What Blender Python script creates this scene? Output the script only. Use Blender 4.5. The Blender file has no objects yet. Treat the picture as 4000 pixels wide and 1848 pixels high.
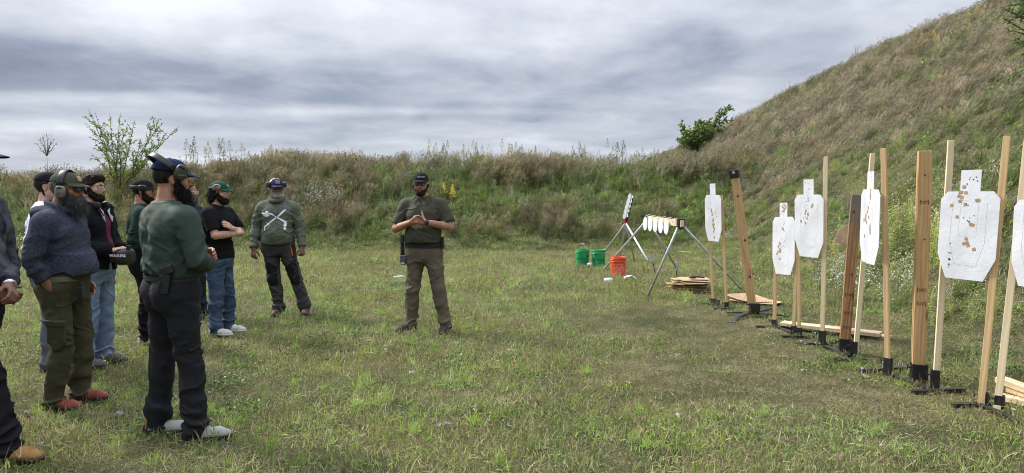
import bpy, math, random
import numpy as np
from mathutils import Vector, Matrix
R = math.radians
scene = bpy.context.scene
col = scene.collection
rng = np.random.default_rng(7)
random.seed(7)
# ------------------------------------------------------------------ camera
FPX = 2700.0; PITCH = math.atan(171 / FPX); CAMZ = 1.585
cd = bpy.data.cameras.new('camera'); cam = bpy.data.objects.new('camera', cd); col.objects.link(cam)
cam.location = (0, 0, CAMZ); cam.rotation_euler = (R(90) - PITCH, 0, 0)
cd.sensor_width = 36; cd.lens = 36 * FPX / 4000; cd.clip_end = 3000; cd.clip_start = 0.05
scene.camera = cam
# ------------------------------------------------------------------ view / render
scene.render.engine = 'CYCLES'
scene.view_settings.view_transform = 'Standard'; scene.view_settings.look = 'None'
scene.view_settings.gamma = 1; scene.view_settings.use_curve_mapping = False
scene.view_settings.exposure = 0.65
scene.cycles.use_denoising = True; scene.cycles.filter_width = 1.0
scene.cycles.max_bounces = 5; scene.cycles.diffuse_bounces = 3; scene.cycles.glossy_bounces = 2
scene.cycles.transmission_bounces = 4; scene.cycles.transparent_max_bounces = 8
SUN_EL, SUN_AZ = 42, -62          # azimuth measured from +Y, negative = to the left
# ------------------------------------------------------------------ world
w = bpy.data.worlds.new('World'); scene.world = w; w.use_nodes = True
nt = w.node_tree; N = nt.nodes; L = nt.links; N.clear()
def wn(t, **k):
    n = N.new(t)
    for a, b in k.items(): setattr(n, a, b)
    return n
def wm(op, a, b=None, clamp=False):
    n = N.new('ShaderNodeMath'); n.operation = op; n.use_clamp = clamp
    for i, v in enumerate((a, b)):
        if v is None: continue
        if isinstance(v, (int, float)): n.inputs[i].default_value = v
        else: L.new(v, n.inputs[i])
    return n.outputs[0]
def wmix(f, a, b):
    n = N.new('ShaderNodeMix'); n.data_type = 'RGBA'
    for s, v in ((n.inputs[0], f), (n.inputs[6], a), (n.inputs[7], b)):
        if isinstance(v, (int, float)): s.default_value = v
        elif isinstance(v, tuple): s.default_value = (*v, 1)
        else: L.new(v, s)
    return n.outputs[2]
tc = wn('ShaderNodeTexCoord'); sep = wn('ShaderNodeSeparateXYZ'); L.new(tc.outputs['Generated'], sep.inputs[0])
dx, dy, dz = sep.outputs
zz = wm('ADD', wm('MAXIMUM', dz, 0.0), 0.12)
cx_, cy_ = wm('DIVIDE', dx, zz), wm('DIVIDE', dy, zz)
def cvec(sx, sy, ox=0, oy=0, oz=0):
    c = wn('ShaderNodeCombineXYZ')
    L.new(wm('ADD', wm('MULTIPLY', cx_, sx), ox), c.inputs[0]); L.new(wm('ADD', wm('MULTIPLY', cy_, sy), oy), c.inputs[1]); c.inputs[2].default_value = oz
    return c.outputs[0]
def noise(vec, scale, det, rough=0.5, dist=0.0):
    n = wn('ShaderNodeTexNoise'); n.inputs['Scale'].default_value = scale; n.inputs['Detail'].default_value = det
    n.inputs['Roughness'].default_value = rough; n.inputs['Distortion'].default_value = dist
    L.new(vec, n.inputs['Vector']); return n.outputs[0]
def ramp(f, stops, interp='EASE'):
    n = wn('ShaderNodeValToRGB'); n.color_ramp.interpolation = interp
    e = n.color_ramp.elements
    while len(e) < len(stops): e.new(0.5)
    for k, (p, c) in zip(e, stops):
        k.position = p; k.color = (*c, 1) if isinstance(c, tuple) else (c, c, c, 1)
    L.new(f, n.inputs[0]); return n.outputs[0]
# direction in the front: tangent azimuth and elevation
fy = wm('MAXIMUM', dy, 0.02)
az = wm('DIVIDE', dx, fy); el = wm('DIVIDE', dz, fy)
def blob(a0, e0, sa, se):
    q = wm('ADD', wm('POWER', wm('ABSOLUTE', wm('DIVIDE', wm('SUBTRACT', az, a0), sa)), 2.0), wm('POWER', wm('ABSOLUTE', wm('DIVIDE', wm('SUBTRACT', el, e0), se)), 2.0))
    return wm('EXPONENT', wm('MULTIPLY', q, -1.0))
n1 = noise(cvec(0.60, 0.75, 3.1, 1.7), 1.0, 6, 0.50, 0.25)
n2 = noise(cvec(2.1, 1.7, 9.0, 4.0, 2.0), 1.0, 7, 0.56, 0.25)
n3 = noise(cvec(0.2, 0.22, 14.0, 7.0, 5.0), 1.0, 4, 0.5, 0.2)
thick = wm('ADD', wm('MULTIPLY', n1, 0.56), wm('MULTIPLY', n2, 0.44))
thick = wm('ADD', thick, wm('MULTIPLY', wm('SUBTRACT', n3, 0.5), 0.35))
wob = wm('MULTIPLY', wm('SUBTRACT', n1, 0.5), 0.5)
for a0, e0, sa, se, amp in ((-0.80, 0.185, 0.38, 0.050, 0.30), (-0.42, 0.155, 0.34, 0.028, 0.17), (-0.66, 0.21, 0.13, 0.03, 0.07), (-0.30, 0.132, 0.12, 0.010, 0.12),
                       (-0.47, 0.122, 0.11, 0.012, 0.10), (-0.12, 0.108, 0.10, 0.007, 0.10), (-0.36, 0.098, 0.22, 0.010, 0.10), (0.12, 0.10, 0.2, 0.014, 0.06), (0.35, 0.23, 0.25, 0.04, 0.05),
                       (-0.63, 0.134, 0.25, 0.011, -0.26), (-0.40, 0.118, 0.20, 0.009, -0.16), (-0.20, 0.262, 0.10, 0.02, -0.06), (-0.52, 0.27, 0.07, 0.012, -0.14),
                       (0.08, 0.21, 0.16, 0.035, -0.10), (0.03, 0.145, 0.3, 0.012, -0.07), (-0.16, 0.115, 0.2, 0.006, -0.10), (-0.72, 0.095, 0.2, 0.012, -0.05)):
    thick = wm('ADD', thick, wm('MULTIPLY', wm('MULTIPLY', blob(a0, e0, sa, se), amp), wm('ADD', 0.75, wob)))
cloud = ramp(thick, ((0.28, (0.60, 0.62, 0.655)), (0.38, (0.48, 0.50, 0.545)), (0.47, (0.385, 0.405, 0.455)), (0.56, (0.30, 0.325, 0.385)), (0.66, (0.20, 0.225, 0.29)), (0.82, (0.13, 0.153, 0.21))), 'LINEAR')
# pale bluish haze towards the horizon
hz = ramp(wm('MAXIMUM', dz, 0.0), ((0.0, 0.75), (0.05, 0.45), (0.16, 0.0)), 'LINEAR')
cloud = wmix(wm('MULTIPLY', hz, 0.65), cloud, (0.345, 0.39, 0.47))
# an overcast sky grows brighter towards the zenith
zen = wm('ADD', 1.0, wm('MULTIPLY', wm('POWER', wm('MAXIMUM', dz, 0.0), 2.2), 3.6))
sc_ = wn('ShaderNodeVectorMath', operation='SCALE'); L.new(cloud, sc_.inputs[0]); L.new(wm('MULTIPLY', zen, 10.0), sc_.inputs['Scale'])
sky = wn('ShaderNodeTexSky'); sky.sky_type = 'NISHITA'; sky.sun_disc = False
sky.sun_elevation = R(SUN_EL); sky.sun_rotation = R(SUN_AZ)
cover = ramp(thick, ((0.24, 0.62), (0.36, 0.95)), 'LINEAR')
tot = wmix(cover, sky.outputs[0], sc_.outputs[0])
bg = wn('ShaderNodeBackground'); bg.inputs['Strength'].default_value = 0.1
L.new(tot, bg.inputs[0]); out = wn('ShaderNodeOutputWorld'); L.new(bg.outputs[0], out.inputs[0])
# ------------------------------------------------------------------ sun (behind thin cloud)
sd = bpy.data.lights.new('sun', 'SUN'); sd.energy = 3.9; sd.angle = R(12); sd.color = (1.0, 0.94, 0.84)
so = bpy.data.objects.new('sun', sd); col.objects.link(so)
sv = Vector((math.sin(R(SUN_AZ)) * math.cos(R(SUN_EL)), math.cos(R(SUN_AZ)) * math.cos(R(SUN_EL)), math.sin(R(SUN_EL))))
so.rotation_euler = (-sv).to_track_quat('-Z', 'Y').to_euler(); so.location = (-20, 10, 30)

# ------------------------------------------------------------------ photo geometry -> points of the place
def ray(px, py):
    x = (px - 2000) / FPX; y = (924 - py) / FPX
    c, s = math.cos(PITCH), math.sin(PITCH)
    return Vector((x, c + y * s, -s + y * c))
def P(px, py, Y):
    d = ray(px, py); return Vector((0, 0, CAMZ)) + d * (Y / d.y)
def G(px, py, z=0.0):
    d = ray(px, py); return Vector((0, 0, CAMZ)) + d * ((z - CAMZ) / d.z)

# ------------------------------------------------------------------ materials
MATS = {}
def new_mat(name):
    m = bpy.data.materials.new(name); m.use_nodes = True
    nt = m.node_tree; nt.nodes.clear()
    o = nt.nodes.new('ShaderNodeOutputMaterial'); b = nt.nodes.new('ShaderNodeBsdfPrincipled')
    nt.links.new(b.outputs[0], o.inputs[0]); return m, nt, b
def mat(name, color, rough=0.7, metal=0.0, var=0.12, vscale=8.0, bump=0.0, bscale=60.0, spec=0.4, stretch=(1, 1, 1), color2=None, sheen=0.0, fold=0.0, weave=0.0):
    """procedural material: base colour varied by noise, fine relief by bump"""
    if name in MATS: return MATS[name]
    m, nt, b = new_mat(name); n = nt.nodes; l = nt.links
    tc = n.new('ShaderNodeTexCoord'); mp = n.new('ShaderNodeMapping'); mp.inputs['Scale'].default_value = stretch
    l.new(tc.outputs['Object'], mp.inputs[0])
    no = n.new('ShaderNodeTexNoise'); no.inputs['Scale'].default_value = vscale; no.inputs['Detail'].default_value = 6
    l.new(mp.outputs[0], no.inputs['Vector'])
    mx = n.new('ShaderNodeMix'); mx.data_type = 'RGBA'
    c2 = color2 if color2 else tuple(max(0, c * (1 - var * 2)) for c in color)
    c1 = color if color2 else tuple(min(1, c * (1 + var)) for c in color)
    mx.inputs[6].default_value = (*c1, 1); mx.inputs[7].default_value = (*c2, 1)
    rp = n.new('ShaderNodeMapRange'); rp.inputs[1].default_value = 0.36; rp.inputs[2].default_value = 0.64
    l.new(no.outputs[0], rp.inputs[0]); l.new(rp.outputs[0], mx.inputs[0])
    l.new(mx.outputs[2], b.inputs['Base Color'])
    b.inputs['Roughness'].default_value = rough; b.inputs['Metallic'].default_value = metal
    b.inputs['Specular IOR Level'].default_value = spec
    if sheen: b.inputs['Sheen Weight'].default_value = sheen; b.inputs['Sheen Roughness'].default_value = 0.5
    nrm = None
    def add_bump(scale, strength, dist, vec, det=4, kind='noise'):
        nonlocal nrm
        t = n.new('ShaderNodeTexNoise'); t.inputs['Scale'].default_value = scale; t.inputs['Detail'].default_value = det; t.inputs['Distortion'].default_value = 0.4
        l.new(vec, t.inputs['Vector'])
        bp = n.new('ShaderNodeBump'); bp.inputs['Strength'].default_value = strength; bp.inputs['Distance'].default_value = dist
        l.new(t.outputs[0], bp.inputs['Height'])
        if nrm: l.new(nrm, bp.inputs['Normal'])
        nrm = bp.outputs[0]
    if fold: add_bump(7.0, fold, 0.03, mp.outputs[0], 3)
    if bump: add_bump(bscale, bump, 0.01, mp.outputs[0])
    if nrm: l.new(nrm, b.inputs['Normal'])
    MATS[name] = m; return m

# ------------------------------------------------------------------ mesh helpers
def mesh_from(name, V, F, mats=(), mi=None, smooth=False, attrs=None):
    me = bpy.data.meshes.new(name)
    V = np.asarray(V, dtype=np.float32).reshape(-1, 3)
    if isinstance(F, np.ndarray):
        nf, k = F.shape
        me.vertices.add(len(V)); me.vertices.foreach_set('co', V.ravel())
        me.loops.add(nf * k); me.loops.foreach_set('vertex_index', F.ravel().astype(np.int32))
        me.polygons.add(nf); me.polygons.foreach_set('loop_start', np.arange(0, nf * k, k, dtype=np.int32))
        me.polygons.foreach_set('loop_total', np.full(nf, k, dtype=np.int32))
        me.update(calc_edges=True)
    else:
        me.from_pydata([tuple(v) for v in V], [], F)
    for m in mats: me.materials.append(m)
    if mi is not None: me.polygons.foreach_set('material_index', np.asarray(mi, dtype=np.int32))
    if smooth: me.polygons.foreach_set('use_smooth', np.ones(len(me.polygons), dtype=bool))
    if attrs:
        for an, (ty, dom, arr) in attrs.items():
            a = me.attributes.new(an, ty, dom)
            a.data.foreach_set({'FLOAT': 'value', 'INT': 'value', 'FLOAT_VECTOR': 'vector', 'FLOAT_COLOR': 'color'}[ty], np.asarray(arr).ravel())
    me.update(); return me
def link(name, me, parent=None, loc=None, rot=None):
    o = bpy.data.objects.new(name, me); col.objects.link(o)
    if parent: o.parent = parent
    if loc is not None: o.location = loc
    if rot is not None: o.rotation_euler = rot
    return o
def tag(o, label=None, cat=None, group=None, kind=None):
    if label: o['label'] = label
    if cat: o['category'] = cat
    if group: o['group'] = group
    if kind: o['kind'] = kind
    return o
def empty(name, loc, label, cat, group=None, rz=0.0):
    o = bpy.data.objects.new(name, None); col.objects.link(o); o.location = loc; o.rotation_euler = (0, 0, rz)
    o.empty_display_size = 0.1
    return tag(o, label, cat, group)

class MB:
    """collects simple solids into one mesh"""
    def __init__(s): s.V = []; s.F = []; s.M = []; s.m = 0; s.sm = []; s.smooth = False
    def add(s, V, F):
        k = len(s.V); s.V += [tuple(v) for v in V]
        s.F += [tuple(i + k for i in f) for f in F]; s.M += [s.m] * len(F); s.sm += [s.smooth] * len(F)
    def box(s, c, size, M=None, taper=1.0):
        x, y, z = (v / 2 for v in size); c = Vector(c)
        vs = [Vector((sx * x * (taper if sz > 0 else 1), sy * y * (taper if sz > 0 else 1), sz * z)) for sz in (-1, 1) for sy in (-1, 1) for sx in (-1, 1)]
        if M is not None: vs = [M @ v for v in vs]
        s.add([v + c for v in vs], [(0, 2, 3, 1), (4, 5, 7, 6), (0, 1, 5, 4), (1, 3, 7, 5), (3, 2, 6, 7), (2, 0, 4, 6)])
    def bar(s, a, b, w, h, up=(0, 0, 1), w2=None, h2=None, jit=0.0):
        """rectangular bar from a to b; w across, h along 'up'"""
        a, b = Vector(a), Vector(b); d = (b - a).normalized(); up = Vector(up)
        sd_ = d.cross(up).normalized(); u = sd_.cross(d).normalized()
        w2 = w2 or w; h2 = h2 or h
        n = 1 if not jit else 8
        rings = []
        for i in range(n + 1):
            t = i / n; p = a.lerp(b, t); ww = w + (w2 - w) * t; hh = h + (h2 - h) * t
            if jit and 0 < i < n: p = p + sd_ * random.uniform(-jit, jit) + u * random.uniform(-jit, jit)
            rings.append([p + sd_ * ww / 2 * sx + u * hh / 2 * sy for sx, sy in ((-1, -1), (1, -1), (1, 1), (-1, 1))])
        V = [v for r in rings for v in r]; F = [(3, 2, 1, 0), tuple(4 * n + i for i in range(4))]
        for i in range(n):
            for j in range(4): F.append((4 * i + j, 4 * i + (j + 1) % 4, 4 * i + 4 + (j + 1) % 4, 4 * i + 4 + j))
        s.add(V, F)
    def tube(s, pts, r, n=10, cap=True, flat=None, up=None):
        """tube along pts; r scalar/list; flat=(w,h) for elliptical section"""
        pts = [Vector(p) for p in pts]; m = len(pts)
        rr = r if isinstance(r, (list, tuple)) else [r] * m
        up = Vector(up) if up else Vector((0, 0, 1))
        V = []
        prev = None
        for i, p in enumerate(pts):
            d = (pts[min(i + 1, m - 1)] - pts[max(i - 1, 0)]).normalized()
            if prev is None:
                x = d.cross(up)
                if x.length < 1e-3: x = d.cross(Vector((1, 0, 0)))
            else: x = prev - d * prev.dot(d)
            x.normalize(); prev = x; y = x.cross(d).normalized()
            fw, fh = flat if flat else (1, 1)
            for k in range(n):
                a = 2 * math.pi * k / n
                V.append(p + x * math.cos(a) * rr[i] * fw + y * math.sin(a) * rr[i] * fh)
        F = []
        for i in range(m - 1):
            for k in range(n): F.append((i * n + k, i * n + (k + 1) % n, (i + 1) * n + (k + 1) % n, (i + 1) * n + k))
        if cap: F.append(tuple(range(n - 1, -1, -1))); F.append(tuple((m - 1) * n + k for k in range(n)))
        s.add(V, F)
    def lathe(s, prof, c=(0, 0, 0), n=24, M=None, close=False):
        V = []; c = Vector(c)
        for r_, z in prof:
            for k in range(n):
                a = 2 * math.pi * k / n; v = Vector((r_ * math.cos(a), r_ * math.sin(a), z))
                if M is not None: v = M @ v
                V.append(v + c)
        F = []; m = len(prof)
        for i in range(m - 1):
            for k in range(n): F.append((i * n + k, i * n + (k + 1) % n, (i + 1) * n + (k + 1) % n, (i + 1) * n + k))
        if close: F.append(tuple(range(n - 1, -1, -1))); F.append(tuple((m - 1) * n + k for k in range(n)))
        s.add(V, F)
    def plate(s, poly, off):
        """flat polygon (3D points) extruded by vector off"""
        off = Vector(off); n = len(poly); V = [Vector(p) for p in poly] + [Vector(p) + off for p in poly]
        F = [tuple(range(n - 1, -1, -1)), tuple(range(n, 2 * n))] + [(i, (i + 1) % n, (i + 1) % n + n, i + n) for i in range(n)]
        s.add(V, F)
    def mesh(s, name, mats):
        me = bpy.data.meshes.new(name); me.from_pydata(s.V, [], s.F)
        for m in (mats if isinstance(mats, (list, tuple)) else [mats]): me.materials.append(m)
        me.polygons.foreach_set('material_index', s.M); me.polygons.foreach_set('use_smooth', s.sm)
        me.update(); return me
    def build(s, name, mats, parent=None, loc=None, bevel=0.0, origin=None):
        if origin is not None:
            o_ = Vector(origin); s.V = [tuple(Vector(v) - o_) for v in s.V]; loc = o_
        o = link(name, s.mesh(name, mats), parent, loc)
        if bevel:
            b = o.modifiers.new('bevel', 'BEVEL'); b.width = bevel; b.segments = 2; b.limit_method = 'ANGLE'
        return o
# ------------------------------------------------------------------ numpy noise
def _hash(i, j, k, seed):
    h = (i.astype(np.int64) * 374761393 + j.astype(np.int64) * 668265263 + k.astype(np.int64) * 2147483647 + seed * 974634777) & 0xffffffff
    h = ((h ^ (h >> 13)) * 1274126177) & 0xffffffff
    h = (h ^ (h >> 16)) & 0xffffffff
    return h.astype(np.float64) / 4294967295.0
def vnoise(x, y, z=None, seed=0):
    x = np.asarray(x, float); y = np.asarray(y, float); z = np.zeros_like(x) if z is None else np.asarray(z, float)
    i, j, k = np.floor(x), np.floor(y), np.floor(z)
    fx, fy, fz = x - i, y - j, z - k
    fx, fy, fz = (f * f * (3 - 2 * f) for f in (fx, fy, fz))
    r = 0
    for a in (0, 1):
        wx = fx if a else 1 - fx
        for b in (0, 1):
            wy = fy if b else 1 - fy
            for c in (0, 1):
                wz = fz if c else 1 - fz
                r = r + _hash(i + a, j + b, k + c, seed) * wx * wy * wz
    return r
def fbm(x, y, z=None, oct=3, seed=0):
    r = 0; a = 0.5; t = 0
    for o in range(oct):
        f = 2.0 ** o
        r = r + a * vnoise(np.asarray(x) * f, np.asarray(y) * f, None if z is None else np.asarray(z) * f, seed + o * 17); t += a; a *= 0.5
    return r / t
def sst(a, b, x):
    t = np.clip((np.asarray(x, float) - a) / (b - a), 0, 1); return t * t * (3 - 2 * t)
# ------------------------------------------------------------------ terrain
def height(x, y):
    x = np.asarray(x, float); y = np.asarray(y, float)
    flat = 0.05 * (fbm(x * 0.5, y * 0.5, seed=3) - 0.5) * sst(3.2, 5.0, y) + 0.02 * (fbm(x * 2.3, y * 2.3, seed=5) - 0.5)
    # long side berm on the right
    u = x - 4.75 - 0.5 * (fbm(y * 0.3, y * 0 + 3.3, seed=9) - 0.5)
    u = 0.5 * (u + np.sqrt(u * u + 0.25))
    cap = np.interp(y, [-60, 30, 34, 38, 42.5, 51, 70, 400], [8.2, 8.2, 8.1, 7.2, 5.8, 4.5, 1.5, 0.0])
    side = 0.69 * u - 0.15
    k = 0.5
    hh = np.clip(0.5 + 0.5 * (cap - side) / k, 0, 1); side = cap * (1 - hh) + side * hh - k * hh * (1 - hh)
    side = side + 0.35 * (fbm(x * 0.35, y * 0.35, seed=21) - 0.5) * sst(0.3, 2, side)
    side = np.where(x > 2, side, -1) ; side = np.where((x > 2) & (side > -1), side, -1)
    # back berm across the end of the bay
    yb = 18.4 + 0.5 * (fbm(x * 0.25, x * 0 + 1.1, seed=12) - 0.5)
    v = y - yb; v = 0.5 * (v + np.sqrt(v * v + 0.3))
    top = np.interp(x, [-60, -16, -12, -8, -4, 3, 8, 60], [1.55, 1.6, 1.85, 2.15, 2.2, 2.15, 2.2, 2.2]) + 0.25 * (fbm(x * 0.4, x * 0 + 7.7, seed=15) - 0.5)
    back = 0.52 * v - 0.1
    hh = np.clip(0.5 + 0.5 * (top - back) / 0.5, 0, 1); back = top * (1 - hh) + back * hh - 0.5 * hh * (1 - hh)
    back = back + 0.25 * (fbm(x * 0.6, y * 0.6, seed=25) - 0.5) * sst(0.2, 1.2, back)
    back = back - 0.25 * np.clip(y - 28, 0, 7)
    m = np.maximum(side, back); d = np.abs(side - back); m = m + 0.15 * np.maximum(0.6 - d, 0) ** 2 / 0.6
    m = np.maximum(m, 0 * m - 0.0) if False else m
    d2 = np.abs(m - 0); base = np.maximum(m, 0)
    return base + flat * (1 - 0.3 * sst(0, 1, base))
def hz_(x, y): return float(height(np.array([x]), np.array([y]))[0])
def grid_axis(lo, hi, step, far):
    inner = np.arange(lo, hi + step / 2, step)
    o = []; d = step
    p = hi
    while p < far: d *= 1.45; p += d; o.append(p)
    i = []; d = step; p = lo
    while p > -far: d *= 1.45; p -= d; i.append(p)
    return np.array(i[::-1] + list(inner) + o)
gx = grid_axis(-24, 24, 0.24, 600); gy = grid_axis(-1, 56, 0.24, 900)
XX, YY = np.meshgrid(gx, gy); ZZ = height(XX, YY)
V = np.stack([XX.ravel(), YY.ravel(), ZZ.ravel()], 1)
nx, ny = len(gx), len(gy)
idx = np.arange(nx * ny).reshape(ny, nx)
F = np.stack([idx[:-1, :-1].ravel(), idx[:-1, 1:].ravel(), idx[1:, 1:].ravel(), idx[1:, :-1].ravel()], 1)
gm, nt_, b_ = new_mat('ground_soil'); n = nt_.nodes; l = nt_.links
geo = n.new('ShaderNodeNewGeometry')
def gnoise(scale, det, st=(1, 1, 1)):
    mp = n.new('ShaderNodeMapping'); mp.inputs['Scale'].default_value = st; l.new(geo.outputs['Position'], mp.inputs[0])
    t = n.new('ShaderNodeTexNoise'); t.inputs['Scale'].default_value = scale; t.inputs['Detail'].default_value = det; t.inputs['Roughness'].default_value = 0.6
    l.new(mp.outputs[0], t.inputs['Vector']); return t.outputs[0]
def gramp(f, stops):
    r = n.new('ShaderNodeValToRGB'); e = r.color_ramp.elements
    while len(e) < len(stops): e.new(0.5)
    for k, (p, c) in zip(e, stops): k.position = p; k.color = (*c, 1)
    l.new(f, r.inputs[0]); return r.outputs[0]
ca = gramp(gnoise(38, 8), ((0.3, (0.030, 0.026, 0.018)), (0.45, (0.075, 0.070, 0.035)), (0.56, (0.12, 0.11, 0.055)), (0.7, (0.24, 0.20, 0.125))))
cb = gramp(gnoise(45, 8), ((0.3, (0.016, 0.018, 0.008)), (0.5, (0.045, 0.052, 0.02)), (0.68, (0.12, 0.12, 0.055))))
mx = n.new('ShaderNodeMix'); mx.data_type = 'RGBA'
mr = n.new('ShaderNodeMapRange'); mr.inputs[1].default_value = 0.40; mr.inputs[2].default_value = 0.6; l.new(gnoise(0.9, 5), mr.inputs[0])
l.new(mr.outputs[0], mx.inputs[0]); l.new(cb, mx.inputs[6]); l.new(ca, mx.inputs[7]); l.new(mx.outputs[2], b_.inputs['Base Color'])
b_.inputs['Roughness'].default_value = 0.95; b_.inputs['Specular IOR Level'].default_value = 0.1
bp = n.new('ShaderNodeBump'); bp.inputs['Strength'].default_value = 0.9; bp.inputs['Distance'].default_value = 0.03; l.new(gnoise(55, 6), bp.inputs['Height']); l.new(bp.outputs[0], b_.inputs['Normal'])
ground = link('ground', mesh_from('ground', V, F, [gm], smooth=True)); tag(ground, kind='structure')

# ------------------------------------------------------------------ foliage material: leaf colour from each blade, varied by plant and by place
fm, nt_, b_ = new_mat('foliage'); n = nt_.nodes; l = nt_.links
at = n.new('ShaderNodeAttribute'); at.attribute_name = 'leaf_color'
oi = n.new('ShaderNodeObjectInfo'); geo = n.new('ShaderNodeNewGeometry')
tn = n.new('ShaderNodeTexNoise'); tn.inputs['Scale'].default_value = 0.7; tn.inputs['Detail'].default_value = 4; l.new(geo.outputs['Position'], tn.inputs['Vector'])
def mth(op, a, b):
    m_ = n.new('ShaderNodeMath'); m_.operation = op
    for i, v in enumerate((a, b)):
        if isinstance(v, (int, float)): m_.inputs[i].default_value = v
        else: l.new(v, m_.inputs[i])
    return m_.outputs[0]
hs = n.new('ShaderNodeHueSaturation'); l.new(at.outputs['Color'], hs.inputs['Color'])
l.new(mth('ADD', 0.478, mth('MULTIPLY', tn.outputs[0], 0.045)), hs.inputs['Hue'])
tn2 = n.new('ShaderNodeTexNoise'); tn2.inputs['Scale'].default_value = 2.6; tn2.inputs['Detail'].default_value = 3; l.new(geo.outputs['Position'], tn2.inputs['Vector'])
l.new(mth('ADD', mth('ADD', 0.28, mth('MULTIPLY', oi.outputs['Random'], 0.95)), mth('MULTIPLY', tn2.outputs[0], 0.56)), hs.inputs['Value'])
l.new(mth('SUBTRACT', 1.12, mth('MULTIPLY', tn.outputs[0], 0.35)), hs.inputs['Saturation'])
l.new(hs.outputs[0], b_.inputs['Base Color']); b_.inputs['Roughness'].default_value = 0.62; b_.inputs['Specular IOR Level'].default_value = 0.28
tr = n.new('ShaderNodeBsdfTranslucent'); l.new(hs.outputs[0], tr.inputs[0])
ms = n.new('ShaderNodeMixShader'); ms.inputs[0].default_value = 0.28
l.new(b_.outputs[0], ms.inputs[1]); l.new(tr.outputs[0], ms.inputs[2])
l.new(ms.outputs[0], n['Material Output'].inputs[0])
FOL = fm

class Leafy:
    """triangle soup of blades, leaves, stems with one colour each"""
    def __init__(s): s.V = []; s.C = []; s.F = []; s.nv = 0
    def ribbon(s, p, d, ln, wd, bend=(0, 0, -1), bamt=0.5, col=(0.1, 0.15, 0.05), seg=3, tipc=None, nrm=None, shape='blade'):
        """blades as arrays: p,d (n,3); ln,wd,bamt (n,)"""
        p = np.atleast_2d(np.asarray(p, float)); k = len(p); d = np.broadcast_to(np.asarray(d, float), (k, 3)).copy(); d /= np.linalg.norm(d, axis=1, keepdims=True)
        ln = np.broadcast_to(ln, (k,)); wd = np.broadcast_to(wd, (k,)); bamt = np.broadcast_to(bamt, (k,)); bend = np.broadcast_to(np.asarray(bend, float), (k, 3))
        col = np.broadcast_to(np.asarray(col, float), (k, 3)); tipc = col if tipc is None else np.broadcast_to(np.asarray(tipc, float), (k, 3))
        side = np.cross(d, rng.normal(size=(k, 3)) if nrm is None else np.broadcast_to(nrm, (k, 3))); side /= np.linalg.norm(side, axis=1, keepdims=True) + 1e-9
        rows = []; cols = []
        for i in range(seg + 1):
            t = i / seg
            c = p + d * (ln * t)[:, None] + bend * (ln * bamt * t * t)[:, None]
            if shape == 'blade': wf = (1 - t) ** 0.7 if i < seg else 0
            elif shape == 'leaf': wf = math.sin(math.pi * min(0.97, t * 0.92 + 0.06)) if 0 < i < seg else 0.0
            else: wf = 1.0
            cc = col * (1 - t) + tipc * t
            if wf == 0: rows.append((c,)); cols.append((cc,))
            else: rows.append((c - side * (wd * wf / 2)[:, None], c + side * (wd * wf / 2)[:, None])); cols.append((cc, cc))
        flat = [r for rr in rows for r in rr]; m = len(flat)
        Vv = np.stack(flat, 1).reshape(-1, 3); Cc = np.stack([c for rr in cols for c in rr], 1).reshape(-1, 3)
        o = 0; tris = []
        for i in range(seg):
            a, b = len(rows[i]), len(rows[i + 1])
            if a == 2 and b == 2: tris += [(o, o + 1, o + 3), (o, o + 3, o + 2)]
            elif a == 2: tris += [(o, o + 1, o + 2)]
            elif b == 2: tris += [(o, o + 2, o + 1)]
            o += a
        T = np.array(tris)[None] + (np.arange(k) * m)[:, None, None] + s.nv
        s.V.append(Vv); s.C.append(Cc); s.F.append(T.reshape(-1, 3)); s.nv += k * m
    def mesh(s, name, m=None):
        V = np.concatenate(s.V); C = np.concatenate(s.C); F = np.concatenate(s.F)
        C = np.concatenate([np.clip(C, 0.002, 0.9), np.ones((len(C), 1))], 1)
        return mesh_from(name, V, F, [m or FOL], attrs={'leaf_color': ('FLOAT_COLOR', 'POINT', C)})
TB = (0.155, 0.125, 0.065); TG = (0.215, 0.195, 0.13); TS = (0.27, 0.22, 0.125); TO = (0.14, 0.15, 0.055); TGR = (0.095, 0.185, 0.032); TG2 = (0.155, 0.27, 0.05)
def rnd(a, b, n=None): return rng.uniform(a, b, n)
def jcol(c, n, v=0.22):
    c = np.asarray(c, float); return c[None] * (1 + rng.uniform(-v, v, (n, 1))) * (1 + rng.uniform(-0.08, 0.08, (n, 3)))
def mixcol(cs, ws, n, v=0.22):
    k = rng.choice(len(cs), n, p=np.array(ws) / sum(ws)); return np.asarray(cs, float)[k] * (1 + rng.uniform(-v, v, (n, 1)))
def dirs(n, tilt, lean=(0, 0)):
    a = rnd(0, 2 * math.pi, n); t = np.abs(rng.normal(0, tilt, n)); t = np.minimum(t, 1.45)
    return np.stack([np.sin(t) * np.cos(a) + lean[0], np.sin(t) * np.sin(a) + lean[1], np.cos(t)], 1)
GREEN = (0.165, 0.29, 0.038); GREEN2 = (0.25, 0.40, 0.068); DKGREEN = (0.06, 0.115, 0.028); BLUEG = (0.16, 0.22, 0.10)
STRAW = (0.38, 0.325, 0.19); STRAW2 = (0.28, 0.235, 0.125); BROWN = (0.22, 0.155, 0.095); OLIVE = (0.22, 0.22, 0.085); YELLG = (0.34, 0.40, 0.08); GREY = (0.33, 0.29, 0.23)
def disc(n, r):
    a = rnd(0, 6.283, n); q = r * np.sqrt(rnd(0, 1, n)); return np.stack([q * np.cos(a), q * np.sin(a), np.full(n, -0.01)], 1)
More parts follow.
